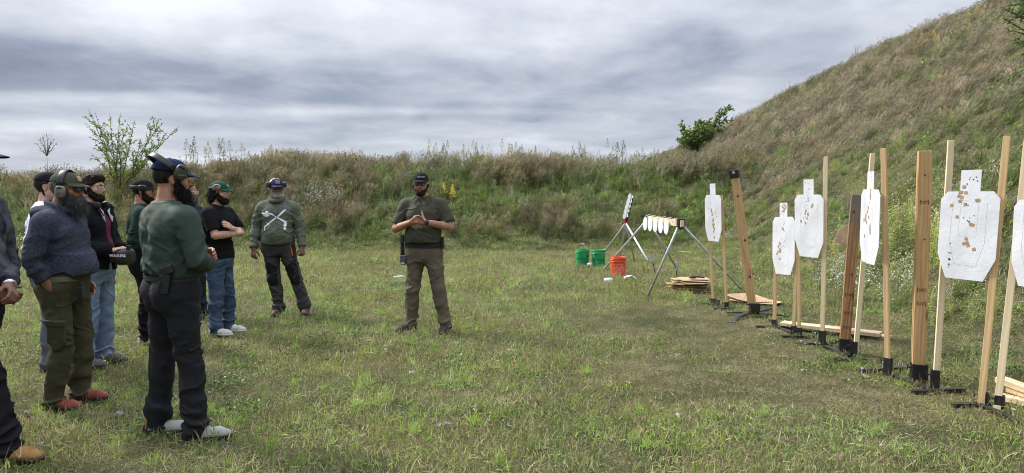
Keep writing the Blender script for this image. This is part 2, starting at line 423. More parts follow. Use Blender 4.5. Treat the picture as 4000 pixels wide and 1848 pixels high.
def lawn_patch(green, lenr, n=95, rad=0.15):
    f = Leafy()
    ng = int(n * green); nd = n - ng; nd = int(nd * 0.8)
    if ng:
        f.ribbon(disc(ng, rad), dirs(ng, 0.85), rnd(*lenr, ng), rnd(0.0028, 0.005, ng), bamt=rnd(0.1, 0.75, ng), col=mixcol([GREEN, GREEN2, DKGREEN, YELLG], [4, 3, 1.5, 1.5], ng), tipc=mixcol([GREEN2, YELLG, STRAW2], [4, 2, 1], ng), seg=2)
    if nd:
        p = disc(nd, rad); p[:, 2] = rnd(0.0, 0.02, nd)
        f.ribbon(p, dirs(nd, 1.1), rnd(0.03, 0.085, nd), rnd(0.0022, 0.004, nd), bamt=rnd(0.0, 0.5, nd), col=mixcol([STRAW, STRAW2, BROWN, OLIVE], [3, 3, 2, 3], nd), seg=2)
    return f
def bunch(n=60, L_=(0.1, 0.24), rad=0.05, cols=((GREEN2, GREEN, YELLG), (4, 3, 1)), wd=(0.004, 0.0075), tilt=0.75):
    f = Leafy(); k = n
    f.ribbon(disc(k, rad), dirs(k, tilt), rnd(*L_, k), rnd(*wd, k), bamt=rnd(0.1, 0.8, k), col=mixcol(*cols, k), tipc=mixcol([GREEN2, YELLG, STRAW2], [5, 3, 1], k), seg=3)
    return f
def broadleaf(n=70, rad=0.13, sz=(0.010, 0.024), h=(0.01, 0.05), cols=((DKGREEN, GREEN), (1, 1)), flowers=0):
    f = Leafy(); p = disc(n, rad); p[:, 2] = rnd(*h, n); d = dirs(n, 1.3)
    f.ribbon(p, d, rnd(*sz, n), rnd(*sz, n) * 0.8, bamt=0.1, col=mixcol(*cols, n), seg=3, shape='leaf', nrm=(0, 0, 1))
    if flowers:
        for _ in range(flowers):
            q = disc(1, rad)[0]; q[2] = rnd(0.04, 0.07)
            f.ribbon(np.repeat([q], 8, 0), dirs(8, 0.9), 0.012, 0.008, bamt=0, col=(0.75, 0.75, 0.72), seg=2, shape='leaf')
    return f
def tallgrass(n=55, L_=(0.35, 0.8), rad=0.14, cols=((TS, TB, TG, TO), (2, 3, 2, 2)), head=True, lean=(0.12, 0), green=0.35):
    f = Leafy(); ng = int(n * green)
    # basal leaves
    f.ribbon(disc(ng + 18, rad), dirs(ng + 18, 0.5, lean), rnd(L_[0] * 0.6, L_[1] * 0.75, ng + 18), rnd(0.005, 0.011, ng + 18), bamt=rnd(0.2, 0.8, ng + 18),
             col=mixcol([TGR, TO, DKGREEN, TS], [3, 2, 3, 1], ng + 18), tipc=mixcol([TO, TS, TG2], [2, 1.5, 3], ng + 18), seg=3)
    ns = n - ng; p = disc(ns, rad); d = dirs(ns, 0.2, lean); ln = rnd(*L_, ns); c = mixcol(*cols, ns); ba = rnd(0.08, 0.3, ns); bd = np.array([0.8, 0.0, -0.5])
    f.ribbon(p, d, ln, 0.0035, bend=bd, bamt=ba, col=c, seg=3, shape='stem')
    if head:
        dn = d / np.linalg.norm(d, axis=1, keepdims=True); tip = p + dn * ln[:, None] + bd * (ln * ba)[:, None]
        for q in range(3):
            t2 = tip - dn * (ln * 0.06 * q)[:, None]
            f.ribbon(t2 - dn * 0.05, dn + rng.normal(0, 0.3, dn.shape) + np.array([0.5, 0, -0.1]), rnd(0.06, 0.14, ns), rnd(0.008, 0.02, ns), bend=(0.4, 0, -1), bamt=0.25, col=c * 1.15, seg=3, shape='leaf')
    return f
def weed(h=0.7, stems=4, leafc=((TGR, TG2, DKGREEN), (3, 3, 2)), flower=None, lw=0.016, rad=0.12, ll=(0.05, 0.1)):
    f = Leafy()
    for _ in range(stems):
        p = disc(1, rad)[0]; hh = h * rnd(0.7, 1.1); d = dirs(1, 0.18, (0.08, 0))[0]
        f.ribbon([p], [d], hh, 0.007, bamt=0.06, col=jcol(OLIVE, 1), seg=3, shape='stem')
        k = int(26 * hh / 0.7); t = rnd(0.12, 1.0, k)
        q = p + d * (t * hh)[:, None]; a = rnd(0, 6.283, k); dd = np.stack([np.cos(a), np.sin(a), rnd(0.0, 0.9, k)], 1)
        f.ribbon(q, dd, rnd(*ll, k) * (1.15 - 0.5 * t), lw * (1.2 - 0.5 * t), bamt=rnd(0.1, 0.5, k), col=mixcol(*leafc, k), seg=3, shape='leaf', nrm=(0, 0, 1))
        if flower is not None:
            tip = p + d * hh; m = 110
            t = rnd(-0.02, 0.16, m); a = rnd(0, 6.283, m); r_ = np.clip(0.075 - t * 0.42, 0.008, 0.08)
            q = tip + np.stack([np.cos(a) * r_ * rnd(0.3, 1, m), np.sin(a) * r_ * rnd(0.3, 1, m), t], 1)
            f.ribbon(q, dirs(m, 0.9), 0.015, 0.010, bamt=0, col=jcol(flower, m), seg=2, shape='leaf')
    return f
def deadweed(h=0.8, n=5, c=GREY):
    f = Leafy()
    def br(p, d, ln, w, dep):
        d = d / np.linalg.norm(d)
        f.ribbon([p], [d], ln, w, bend=(0.3, 0, -0.2), bamt=0.08, col=jcol(c, 1), seg=2, shape='stem')
        if dep:
            for _ in range(4 if dep > 1 else 5):
                t = rnd(0.35, 1.0); a = rnd(0, 6.28); nd = d * 0.9 + np.array([math.cos(a), math.sin(a), 0.25]) * 0.6
                br(p + d * ln * t, nd, ln * rnd(0.35, 0.55), w * 0.65, dep - 1)
        else: f.ribbon(np.repeat([p + d * ln], 3, 0), dirs(3, 1.0), 0.016, 0.009, bamt=0, col=jcol(c, 3) * 0.8, seg=2, shape='leaf')
    for _ in range(n): br(disc(1, 0.1)[0], dirs(1, 0.2, (0.1, 0))[0], h * rnd(0.5, 0.75), 0.006, 3 if n < 3 else 2)
    return f
def foxtail(n=16, h=(0.5, 0.95)):
    f = Leafy(); p = disc(n, 0.15); d = dirs(n, 0.16); ln = rnd(*h, n)
    f.ribbon(p, d, ln, 0.005, bend=(0.5, -0.2, -0.3), bamt=0.1, col=mixcol([YELLG, OLIVE, STRAW], [2, 1, 1], n), seg=3, shape='stem')
    dn = d / np.linalg.norm(d, axis=1, keepdims=True); tip = p + dn * ln[:, None] + np.array([0.5, -0.2, -0.3]) * (ln * 0.1)[:, None]
    for q in range(2): f.ribbon(tip, dn + np.array([0.5, -0.1, -0.1]) + rng.normal(0, 0.2, (n, 3)), rnd(0.06, 0.10, n), 0.017, bend=(0.3, 0, -1), bamt=0.5, col=jcol((0.40, 0.37, 0.18), n), seg=3, shape='leaf')
    k = n * 4; i = rng.integers(0, n, k); t = rnd(0.1, 0.8, k); a = rnd(0, 6.28, k)
    f.ribbon(p[i] + dn[i] * (ln[i] * t)[:, None], np.stack([np.cos(a), np.sin(a), rnd(0.3, 1.1, k)], 1), rnd(0.14, 0.3, k), rnd(0.008, 0.014, k), bamt=rnd(0.4, 0.9, k), col=mixcol([YELLG, GREEN2, OLIVE, (0.36, 0.31, 0.10)], [3, 3, 2, 1], k), seg=4)
    return f
def asterf(h=0.45, n=16, fl=11):
    f = Leafy()
    for _ in range(n):
        p = disc(1, 0.2)[0]; d = dirs(1, 0.5)[0]; d /= np.linalg.norm(d); hh = h * rnd(0.6, 1.1)
        f.ribbon([p], [d], hh, 0.004, bamt=0.1, col=jcol(OLIVE, 1), seg=2, shape='stem')
        k = 16; t = rnd(0.2, 1, k); f.ribbon(p + d * (t * hh)[:, None], dirs(k, 1.0), rnd(0.02, 0.045, k), 0.007, bamt=0.2, col=mixcol([BLUEG, OLIVE, GREEN], [2, 2, 2], k), seg=2)
        q = p + d * (rnd(0.65, 1.08, fl) * hh)[:, None] + rng.normal(0, 0.035, (fl, 3))
        for j in range(2): f.ribbon(q, dirs(fl, 0.8), 0.014, 0.011, bamt=0, col=jcol((0.62, 0.63, 0.59), fl, 0.2), seg=2, shape='leaf')
    return f
src = bpy.data.collections.new('plant_sources')
PROT = {}
def proto(key, leafy):
    me = leafy.mesh(key); o = bpy.data.objects.new(key, me); PROT[key] = o
def scatter(name, keys, weights, pts, scl, tilt=0.12, kind='stuff', lean=None, zscale=None):
    """one object: plants instanced on points of the ground"""
    c = bpy.data.collections.new(name + '_kinds')
    for i, k in enumerate(keys):
        o = bpy.data.objects.new('%s_%02d' % (name, i), PROT[k].data); c.objects.link(o)
    n = len(pts)
    wts = np.asarray(weights, float)
    if wts.ndim == 1: idx = rng.choice(len(keys), n, p=wts / wts.sum())
    else:
        cs = np.cumsum(wts, axis=1); cs /= cs[:, -1:]; idx = (rng.random(n)[:, None] > cs).sum(1)
    rot = np.stack([rng.normal(0, tilt, n), rng.normal(0, tilt, n), rnd(0, 6.283, n) if lean is None else rng.normal(0, lean, n)], 1)
    me = mesh_from(name, pts, [], attrs=None) if False else bpy.data.meshes.new(name)
    me.vertices.add(n); me.vertices.foreach_set('co', np.asarray(pts, np.float32).ravel())
    for an, ty, ar in (('rot', 'FLOAT_VECTOR', rot), ('scl', 'FLOAT', np.broadcast_to(scl, (n,))), ('pick', 'INT', idx)):
        a = me.attributes.new(an, ty, 'POINT'); a.data.foreach_set('vector' if ty == 'FLOAT_VECTOR' else 'value', np.ascontiguousarray(ar, dtype=np.int32 if ty == 'INT' else np.float32).ravel())
    me.materials.append(FOL)
    o = link(name, me); tag(o, kind=kind)
    ng = bpy.data.node_groups.new(name + '_nodes', 'GeometryNodeTree')
    ng.interface.new_socket('Geometry', in_out='INPUT', socket_type='NodeSocketGeometry'); ng.interface.new_socket('Geometry', in_out='OUTPUT', socket_type='NodeSocketGeometry')
    N_, L_ = ng.nodes, ng.links
    gi, go = N_.new('NodeGroupInput'), N_.new('NodeGroupOutput'); io = N_.new('GeometryNodeInstanceOnPoints'); ci = N_.new('GeometryNodeCollectionInfo')
    ci.inputs['Collection'].default_value = c; ci.inputs['Separate Children'].default_value = True; ci.inputs['Reset Children'].default_value = True
    def na(nm, ty):
        a = N_.new('GeometryNodeInputNamedAttribute'); a.data_type = ty; a.inputs[0].default_value = nm; return a.outputs[0]
    io.inputs['Pick Instance'].default_value = True
    L_.new(gi.outputs[0], io.inputs['Points']); L_.new(ci.outputs[0], io.inputs['Instance']); L_.new(na('pick', 'INT'), io.inputs['Instance Index'])
    L_.new(na('rot', 'FLOAT_VECTOR'), io.inputs['Rotation']); L_.new(na('scl', 'FLOAT'), io.inputs['Scale']); L_.new(io.outputs[0], go.inputs[0])
    md = o.modifiers.new('plants', 'NODES'); md.node_group = ng
    return o
for i in range(3): proto('lawn_green%d' % i, lawn_patch(0.8, (0.025, 0.07)))
for i in range(3): proto('lawn_mixed%d' % i, lawn_patch(0.5, (0.02, 0.055)))
for i in range(3): proto('lawn_dry%d' % i, lawn_patch(0.2, (0.02, 0.045), n=125))
for i in range(2): proto('bunch%d' % i, bunch())
proto('bunch_small', bunch(40, (0.07, 0.14), 0.04)); proto('bunch_flat', bunch(55, (0.14, 0.30), 0.07, ((GREEN2, BLUEG, STRAW2), (3, 3, 2)), tilt=1.0))
proto('clover', broadleaf()); proto('clover_flower', broadleaf(flowers=2)); 
for i in range(3): proto('tall_dry%d' % i, tallgrass())
for i in range(2): proto('tall_brown%d' % i, tallgrass(60, (0.4, 0.85), cols=((TB, TG, TS), (3, 2, 2)), green=0.1))
for i in range(2): proto('tall_green%d' % i, tallgrass(60, (0.3, 0.6), green=0.8, cols=((TO, TS, TGR), (2, 1.5, 3))))
proto('arching', bunch(80, (0.25, 0.55), 0.12, ((TGR, TG2, TO, DKGREEN), (3, 2, 1, 3)), (0.008, 0.015), 0.7))
proto('arching2', bunch(80, (0.2, 0.5), 0.14, ((TO, TS, TGR, TG), (3, 1, 3, 1)), (0.005, 0.011), 0.9))
proto('matted', bunch(90, (0.15, 0.4), 0.18, ((TS, TB, TG, TO), (3, 2, 2, 3)), (0.004, 0.008), 1.25))
for i in range(2): proto('weed%d' % i, weed())
proto('weed_low', weed(0.4, 6)); proto('weed_blue', weed(0.5, 5, ((BLUEG, TO), (2, 2)))); proto('goldenrod_kind', weed(0.75, 3, flower=(0.50, 0.36, 0.03)))
proto('weed_yellowing', weed(0.6, 4, ((YELLG, TO, TG2), (2, 2, 3))))
for i in range(2): proto('dead%d' % i, deadweed())
proto('foxtail0', foxtail()); proto('foxtail1', foxtail(22)); proto('aster0', asterf()); proto('hillgrass', tallgrass(70, (0.25, 0.6), 0.2, ((TG, TS, TB), (4, 2, 2)), green=0.3, lean=(0.3, 0.05)))
proto('hillgrass2', tallgrass(70, (0.2, 0.5), 0.2, ((TG, TO, TB), (2, 3, 2)), green=0.6, lean=(0.3, 0)))
proto('hillgrass3', tallgrass(75, (0.2, 0.5), 0.22, ((TG, TB, (0.19, 0.16, 0.09)), (2, 3, 3)), green=0.1, lean=(0.35, 0)))

# lawn -------------------------------------------------------------
def view_pts(dens, y0, y1, margin=1.5, xmax=None):
    A = (y1 - y0) * (2 * (0.76 * y1 + margin)); k = int(A * dens)
    y = rnd(y0, y1, k); x = rnd(-1, 1, k) * (0.76 * y1 + margin); m = np.abs(x) < 0.76 * y + margin
    return x[m], y[m]
LX, LY = [], []
for (a, b, dn) in ((2.6, 5, 75), (5, 7.5, 62), (7.5, 11, 42), (11, 19.6, 30)):
    x, y = view_pts(dn, a, b); LX.append(x); LY.append(y)
x = np.concatenate(LX); y = np.concatenate(LY); h = height(x, y); m = h < 0.45; x, y, h = x[m], y[m], h[m]
# greener and longer on the left and in drifts, worn and dry in the middle
lush = 0.55 * fbm(x * 0.55, y * 0.35, seed=31, oct=4) + 0.45 * fbm(x * 1.7, y * 1.3, seed=33)
lush = lush + 0.13 * sst(0.8, -1.5, x) + 0.12 * sst(7, 12, y) + 0.05
dry = sst(0.55, 0.40, lush); grn = sst(0.46, 0.60, lush)
W = np.stack([grn, grn, grn, 1 - dry * 0.6, 1 - dry * 0.6, 1 - dry * 0.6, dry * 1.6, dry * 1.6, dry * 1.6], 1) + 0.02
W[:, 3:6] *= 0.8
scl = (0.75 + 0.7 * grn) * rnd(0.75, 1.25, len(x)) * (1 + 0.3 * (y > 11))
scatter('lawn_grass', ['lawn_green0', 'lawn_green1', 'lawn_green2', 'lawn_mixed0', 'lawn_mixed1', 'lawn_mixed2', 'lawn_dry0', 'lawn_dry1', 'lawn_dry2'], W, np.stack([x, y, h], 1), scl)
x, y = view_pts(14, 2.6, 19); h = height(x, y)
lush = 0.55 * fbm(x * 0.55, y * 0.35, seed=31, oct=4) + 0.45 * fbm(x * 1.7, y * 1.3, seed=33) + 0.12 * sst(0.8, -2.2, x)
lush = lush + 0.16 * sst(0.6, -1.2, x) * sst(7, 4.5, y)
m = (h < 0.4) & (rng.random(len(x)) < sst(0.44, 0.64, lush)); x, y, h = x[m], y[m], h[m]
scatter('grass_clumps', ['bunch0', 'bunch1', 'bunch_small', 'bunch_flat', 'clover'], [3, 3, 4, 2.5, 1.2], np.stack([x, y, h], 1), rnd(0.45, 1.0, len(x)))
x, y = view_pts(6, 2.6, 19); h = height(x, y); cl = fbm(x * 0.9, y * 0.7, seed=77)
cl = cl + 0.12 * sst(2.5, 4.5, x)
m = (h < 0.4) & (cl > 0.57); x, y, h = x[m], y[m], h[m]
scatter('clover_cover', ['clover', 'clover_flower'], [4, 1], np.stack([x, y, h], 1), rnd(0.8, 1.4, len(x)))

# back berm ----------------------------------------------------------
def region(x0, x1, y0, y1, dens):
    k = int((x1 - x0) * (y1 - y0) * dens); return rnd(x0, x1, k), rnd(y0, y1, k)
x, y = region(-21, 11, 18.2, 27, 27); h = height(x, y)
side_h = np.where(x > 4.75, 0.69 * (x - 4.75), -1)
m = (np.abs(x) < 0.8 * y + 1) & (h > 0.08) & (side_h < h + 0.1) & (y < 26.5)
x, y, h = x[m], y[m], h[m]
dryw = fbm(x * 0.35, y * 0.8, seed=41); up = sst(0.9, 2.1, h) * 0.35
brown = sst(0.48, 0.69, dryw + up * 0.36 + 0.12 * sst(-6, -9, x) - 0.06 + 0.10 * sst(2.5, -1, x) - 0.1 * sst(0, 5, x))
fol = sst(0.42, 0.6, fbm(x * 0.8, y * 0.9, seed=43))
lowz = sst(0.45, 0.1, h)
W = np.stack([brown, brown, brown * 0.8, brown, brown, (1 - brown), (1 - brown), 1.3 * (1 - brown), 0.9 + 0 * x, fol, fol, fol * 0.7, fol * 0.5 * (1 - brown), 0.12 * fol, 0.3 * fol, 0.18 + 0.5 * lowz, 0.10 + 0 * x, 0.04 + 0.06 * fol], 1)
W[:, :7] *= (1 - 0.75 * lowz)[:, None]; W[:, 15] += 3 * lowz
sc0 = rnd(0.65, 1.3, len(x)) * (1 - 0.55 * lowz) * (0.75 + 0.2 * sst(1.5, 2.1, h))
uk = rng.random(len(x)) < 0.9
ufol = sst(0.35, 0.65, fbm(x * 1.3, y * 1.5, seed=143))[uk]
scatter('berm_undergrowth', ['arching', 'arching2', 'weed_low', 'matted', 'weed_blue', 'clover', 'bunch_flat', 'tall_green0'], np.stack([1.6 * ufol + 0.3, 1.2 + 0 * ufol, 1.5 * ufol, 1.4 * (1 - ufol), 0.8 * ufol, 1.0 * ufol, 1.2 + 0 * ufol, 0.8 + 0 * ufol], 1), np.stack([x[uk] + rnd(-0.1, 0.1, uk.sum()), y[uk] + rnd(-0.1, 0.1, uk.sum()), h[uk]], 1), rnd(0.6, 1.15, uk.sum()) * (1 - 0.45 * lowz[uk]), tilt=0.2)
scatter('berm_grass', ['tall_dry0', 'tall_dry1', 'tall_dry2', 'tall_brown0', 'tall_brown1', 'tall_green0', 'tall_green1', 'arching', 'arching2', 'weed0', 'weed1', 'weed_low', 'weed_blue', 'goldenrod_kind', 'weed_yellowing', 'matted', 'dead0', 'aster0'], W, np.stack([x, y, h - 0.02], 1), sc0, lean=0.7, tilt=0.1)
x, y = region(-20, 7, 22.3, 24.2, 7); h = height(x, y)
scatter('crest_grass', ['tall_dry0', 'tall_dry1', 'tall_brown0', 'dead0', 'dead1', 'weed0'], [2, 2, 1, 0.6, 0.6, 3.0], np.stack([x, y, h - 0.02], 1), rnd(0.6, 1.15, len(x)) * (0.7 + 0.7 * fbm(x * 0.8, y, seed=88)), lean=0.7, tilt=0.12)
# side hill ------------------------------------------------------------
def hill_pts(y0, y1, dens):
    k = int((y1 - y0) * 15 * dens); y = rnd(y0, y1, k); x = rnd(4.6, 19, k); return x, y
X_, Y_ = [], []
for a, b, dn in ((3.5, 12, 32), (12, 22, 24), (22, 56, 13)):
    x, y = hill_pts(a, b, dn); X_.append(x); Y_.append(y)
x = np.concatenate(X_); y = np.concatenate(Y_); h = height(x, y)
m = (x < 0.80 * y + 1.5) & (h > 0.08); 
m &= ~((y > 18.2) & (y < 26.5) & (h > 0.69 * (x - 4.75) + 0.1))
x, y, h = x[m], y[m], h[m]
el_ = h; low = sst(2.2, 0.6, el_); mid = sst(4.2, 1.8, el_)
g = sst(0.42, 0.58, fbm(x * 0.5, y * 0.4, seed=51) + 0.22 * mid + 0.1 * low - 0.1)
near = sst(14, 10, y)
fx_ = sst(0.42, 0.56, fbm(x * 0.7, y * 0.5, seed=55)) * low * sst(16, 11, y)
W = np.stack([2.6 * (1 - g * 0.7), 1.2 * g + 0.5, 2.2 * (1 - g), 0.9 * g, 1.6 * g * mid, 1.2 * g * mid, 0.3 + 0.8 * g * mid, 0.5 * low, 3.0 * fx_, 3.0 * fx_, 0.06 + 0.05 * mid, 0.12 * low, 0.03 + 0 * x, 0.7 * low + 0.15, 0.25 * g * mid], 1)
sc0 = rnd(0.55, 1.05, len(x)) * (0.8 + 0.15 * sst(2, 4, h)) * (1 - 0.6 * sst(0.5, 0.1, h)) * (1 + 0.25 * (y > 22)) * (1 + 0.2 * sst(13, 9, y) * sst(0.3, 0.8, h))
scatter('hill_grass', ['hillgrass', 'hillgrass2', 'hillgrass3', 'tall_green0', 'arching', 'weed_low', 'arching2', 'weed_blue', 'foxtail0', 'foxtail1', 'weed_yellowing', 'aster0', 'goldenrod_kind', 'matted', 'clover'], W, np.stack([x, y, h - 0.02], 1), sc0, lean=0.5, tilt=0.1)
# ================================================================== targets, stands, posts, rack, buckets
STEEL = mat('black_steel', (0.012, 0.012, 0.014), rough=0.42, var=0.3, vscale=20, bump=0.25, bscale=120, spec=0.5)
GALV = mat('galvanised_steel', (0.56, 0.60, 0.65), rough=0.42, metal=0.35, var=0.12, vscale=14, bump=0.1)
WHITE = mat('white_painted_cardboard', (0.52, 0.54, 0.585), rough=0.75, var=0.05, vscale=5, bump=0.25, bscale=30)
WHITE_STEEL = mat('white_painted_steel', (0.66, 0.68, 0.72), rough=0.5, var=0.08, vscale=20)
CARD = mat('brown_cardboard', (0.46, 0.31, 0.18), rough=0.85, var=0.08, vscale=6, bump=0.2, bscale=40)
CARD_DK = mat('cardboard_edge', (0.30, 0.18, 0.09), rough=0.9, var=0.15, vscale=60)
PASTE = mat('tan_paper', (0.31, 0.20, 0.12), rough=0.8, var=0.1, vscale=30)
HOLE = mat('bullet_hole_dark', (0.015, 0.015, 0.017), rough=0.9, var=0.2)
PERFLINE = mat('perforation_grey', (0.50, 0.52, 0.565), rough=0.85, var=0.15, vscale=90)  # grey of the perforated lines on the target sheets
INK = mat('black_ink', (0.02, 0.018, 0.018), rough=0.8, var=0.3, vscale=80)
def wood_mat(name, light, dark, knot, scale=1.0, dist=1.2, grey=None):
    m, nt, b = new_mat(name); n = nt.nodes; l = nt.links
    tc = n.new('ShaderNodeTexCoord'); mp = n.new('ShaderNodeMapping'); mp.inputs['Scale'].default_value = (9, 9, 0.8); l.new(tc.outputs['Object'], mp.inputs[0])
    a = n.new('ShaderNodeTexNoise'); a.inputs['Scale'].default_value = 2.6 * scale; a.inputs['Detail'].default_value = 7; a.inputs['Distortion'].default_value = dist; l.new(mp.outputs[0], a.inputs['Vector'])
    w_ = n.new('ShaderNodeTexWave'); w_.wave_type = 'BANDS'; w_.bands_direction = 'X'; w_.inputs['Scale'].default_value = 1.1 * scale; w_.inputs['Distortion'].default_value = 9; w_.inputs['Detail'].default_value = 3; l.new(mp.outputs[0], w_.inputs['Vector'])
    mx = n.new('ShaderNodeMix'); mx.data_type = 'RGBA'; mx.inputs[6].default_value = (*light, 1); mx.inputs[7].default_value = (*dark, 1)
    mm = n.new('ShaderNodeMath'); mm.operation = 'MULTIPLY_ADD'; l.new(w_.outputs[0], mm.inputs[0]); mm.inputs[1].default_value = 0.45; 
    mr = n.new('ShaderNodeMapRange'); mr.inputs[1].default_value = 0.35; mr.inputs[2].default_value = 0.68; mr.inputs[4].default_value = 0.6; l.new(a.outputs[0], mr.inputs[0]); l.new(mr.outputs[0], mm.inputs[2])
    l.new(mm.outputs[0], mx.inputs[0])
    vo = n.new('ShaderNodeTexVoronoi'); vo.inputs['Scale'].default_value = 2.0; mp2 = n.new('ShaderNodeMapping'); mp2.inputs['Scale'].default_value = (2.5, 2.5, 1.0); l.new(tc.outputs['Object'], mp2.inputs[0]); l.new(mp2.outputs[0], vo.inputs['Vector'])
    kr = n.new('ShaderNodeMapRange'); kr.inputs[1].default_value = 0.13; kr.inputs[2].default_value = 0.05; l.new(vo.outputs['Distance'], kr.inputs[0])
    mk = n.new('ShaderNodeMix'); mk.data_type = 'RGBA'; l.new(kr.outputs[0], mk.inputs[0]); l.new(mx.outputs[2], mk.inputs[6]); mk.inputs[7].default_value = (*knot, 1)
    fin = mk.outputs[2]
    if grey:                                              # weathered grey end of the post
        sp = n.new('ShaderNodeSeparateXYZ'); l.new(tc.outputs['Object'], sp.inputs[0]); ad = n.new('ShaderNodeMath'); ad.operation = 'MULTIPLY_ADD'; l.new(a.outputs[0], ad.inputs[0]); ad.inputs[1].default_value = 0.9; l.new(sp.outputs[2], ad.inputs[2])
        gr = n.new('ShaderNodeMapRange'); gr.inputs[1].default_value = grey + 0.1; gr.inputs[2].default_value = grey + 0.6; l.new(ad.outputs[0], gr.inputs[0])
        mg = n.new('ShaderNodeMix'); mg.data_type = 'RGBA'; l.new(gr.outputs[0], mg.inputs[0]); l.new(fin, mg.inputs[6]); mg.inputs[7].default_value = (0.17, 0.145, 0.12, 1); fin = mg.outputs[2]
    l.new(fin, b.inputs['Base Color']); b.inputs['Roughness'].default_value = 0.75; b.inputs['Specular IOR Level'].default_value = 0.25
    bp = n.new('ShaderNodeBump'); bp.inputs['Strength'].default_value = 0.3; bp.inputs['Distance'].default_value = 0.004; l.new(a.outputs[0], bp.inputs['Height']); l.new(bp.outputs[0], b.inputs['Normal'])
    return m
W_PALE = wood_mat('pale_pine', (0.76, 0.64, 0.43), (0.64, 0.50, 0.31), (0.30, 0.17, 0.08))
W_PINE = wood_mat('pine', (0.66, 0.49, 0.28), (0.46, 0.30, 0.14), (0.25, 0.13, 0.05))
W_POST = wood_mat('yellow_pine', (0.58, 0.40, 0.20), (0.40, 0.235, 0.10), (0.18, 0.08, 0.03))
W_BROWN = wood_mat('weathered_brown_pine', (0.44, 0.235, 0.105), (0.16, 0.085, 0.045), (0.07, 0.04, 0.025), dist=2.4, grey=1.35)
W_BOARD = wood_mat('sawn_board', (0.66, 0.52, 0.36), (0.60, 0.43, 0.26), (0.33, 0.2, 0.1))

def text_part(body, size, material, M, parent, name='lettering', depth=0.0015, wrap=None, stretch=(1, 1)):
    """built-in font text turned into a mesh and placed by matrix M"""
    cu = bpy.data.curves.new(name, 'FONT'); cu.body = body; cu.size = size; cu.align_x = 'CENTER'; cu.align_y = 'CENTER'; cu.extrude = 0 if wrap else depth
    cu.resolution_u = 3
    tmp = bpy.data.objects.new('tmp_text', cu); col.objects.link(tmp)
    dg = bpy.context.evaluated_depsgraph_get(); me = bpy.data.meshes.new_from_object(tmp.evaluated_get(dg)); bpy.data.objects.remove(tmp)
    me.name = name
    for v in me.vertices:
        p = Vector((v.co.x * stretch[0], v.co.y * stretch[1], v.co.z)); v.co = wrap(M @ p) if wrap else M @ p
    me.materials.clear(); me.materials.append(material)
    return link(name, me, parent)
def frame(o, x, y):
    """4x4 matrix: origin o, x axis, y axis"""
    x = Vector(x).normalized(); y = Vector(y); z = x.cross(y).normalized(); y = z.cross(x)
    return Matrix(((x.x, y.x, z.x, o[0]), (x.y, y.y, z.y, o[1]), (x.z, y.z, z.z, o[2]), (0, 0, 0, 1)))

# ---- a stand foot: socket boxes on bars --------------------------------------
def socket(parent, c, w_, d_, h, rz, bolt=True):
    t = 0.006; Mz = Matrix.Rotation(rz, 3, 'Z'); s = MB(); c = Vector(c)
    for sx, sy, bx, by in ((-1, 0, t, d_), (1, 0, t, d_), (0, -1, w_ - 2 * t, t), (0, 1, w_ - 2 * t, t)):
        off = Mz @ Vector((sx * (w_ / 2 - t / 2), sy * (d_ / 2 - t / 2), h / 2)); s.box(c + off, (bx, by, h), Mz)
    s.box(c + Vector((0, 0, 0.003)), (w_ - 0.002, d_ - 0.002, 0.006), Mz)
    o = s.build('socket', STEEL, parent, origin=c)
    if bolt:
        b = MB(); p0 = Mz @ Vector((-w_ / 2, 0, h * 0.72)); dr = Mz @ Vector((-1, 0, 0))
        b.tube([p0, p0 + dr * 0.03], 0.007, 6); b.bar(p0 + dr * 0.026 + Vector((0, 0, -0.02)), p0 + dr * 0.034 + Vector((0, 0, 0.022)), 0.012, 0.006)
        bo = b.build('clamp_bolt', STEEL, o)
    return o
def foot_bar(parent, a, b, name='foot_bar', w_=0.045, h=0.03):
    s = MB(); a, b = Vector(a), Vector(b); s.bar(a, b, w_, h, jit=0.0); o = s.build(name, STEEL, parent, origin=(a + b) / 2, bevel=0.003); return o
def nail(parent, p, h=0.05):
    s = MB(); s.tube([p, Vector(p) + Vector((0.003, 0, h))], 0.004, 6); s.tube([Vector(p) + Vector((0.003, 0, h)), Vector(p) + Vector((0.003, 0, h + 0.006))], 0.013, 8)
    return s.build('ground_spike', GALV, parent, origin=p)
WOODS = {}
def stick(pb, pt, Yb, Yt, w_, d_, material, name, label, cat, group=None, rz=0.0, z0=0.02):
    """a straight wooden stick standing from photo point pb to photo point pt at the given distances"""
    a = P(pb[0], pb[1], Yb); b = P(pt[0], pt[1], Yt); a.z = max(a.z, 0.02)
    d = (b - a); ln = d.length; d.normalize()
    s = MB(); x = Vector((math.cos(rz), math.sin(rz), 0)); y = d.cross(x).normalized(); x = y.cross(d)
    M = Matrix(((x.x, y.x, d.x), (x.y, y.y, d.y), (x.z, y.z, d.z)))
    n_ = 7; V = []; F = []
    for i in range(n_ + 1):
        t = i / n_; bow = math.sin(math.pi * t) * ln * random.uniform(-0.001, 0.0015)
        tp = 0.96 if i in (0, n_) else 1
        for sx, sy in ((-1, -1), (1, -1), (1, 1), (-1, 1)): V.append((sx * w_ / 2 * tp + bow, sy * d_ / 2 * tp, ln * t))
    F = [(3, 2, 1, 0), tuple(4 * n_ + i for i in range(4))] + [(4 * i + j, 4 * i + (j + 1) % 4, 4 * i + 4 + (j + 1) % 4, 4 * i + 4 + j) for i in range(n_) for j in range(4)]
    s.add(V, F)
    o = s.build(name, material, None, bevel=0.002 if w_ < 0.06 else 0.004); o.matrix_world = Matrix.Translation(a) @ M.to_4x4()
    tag(o, label, cat, group); WOODS[label] = (o, a, b, M)
    return o, a, b
def Gd(px, py): return G(px, py)
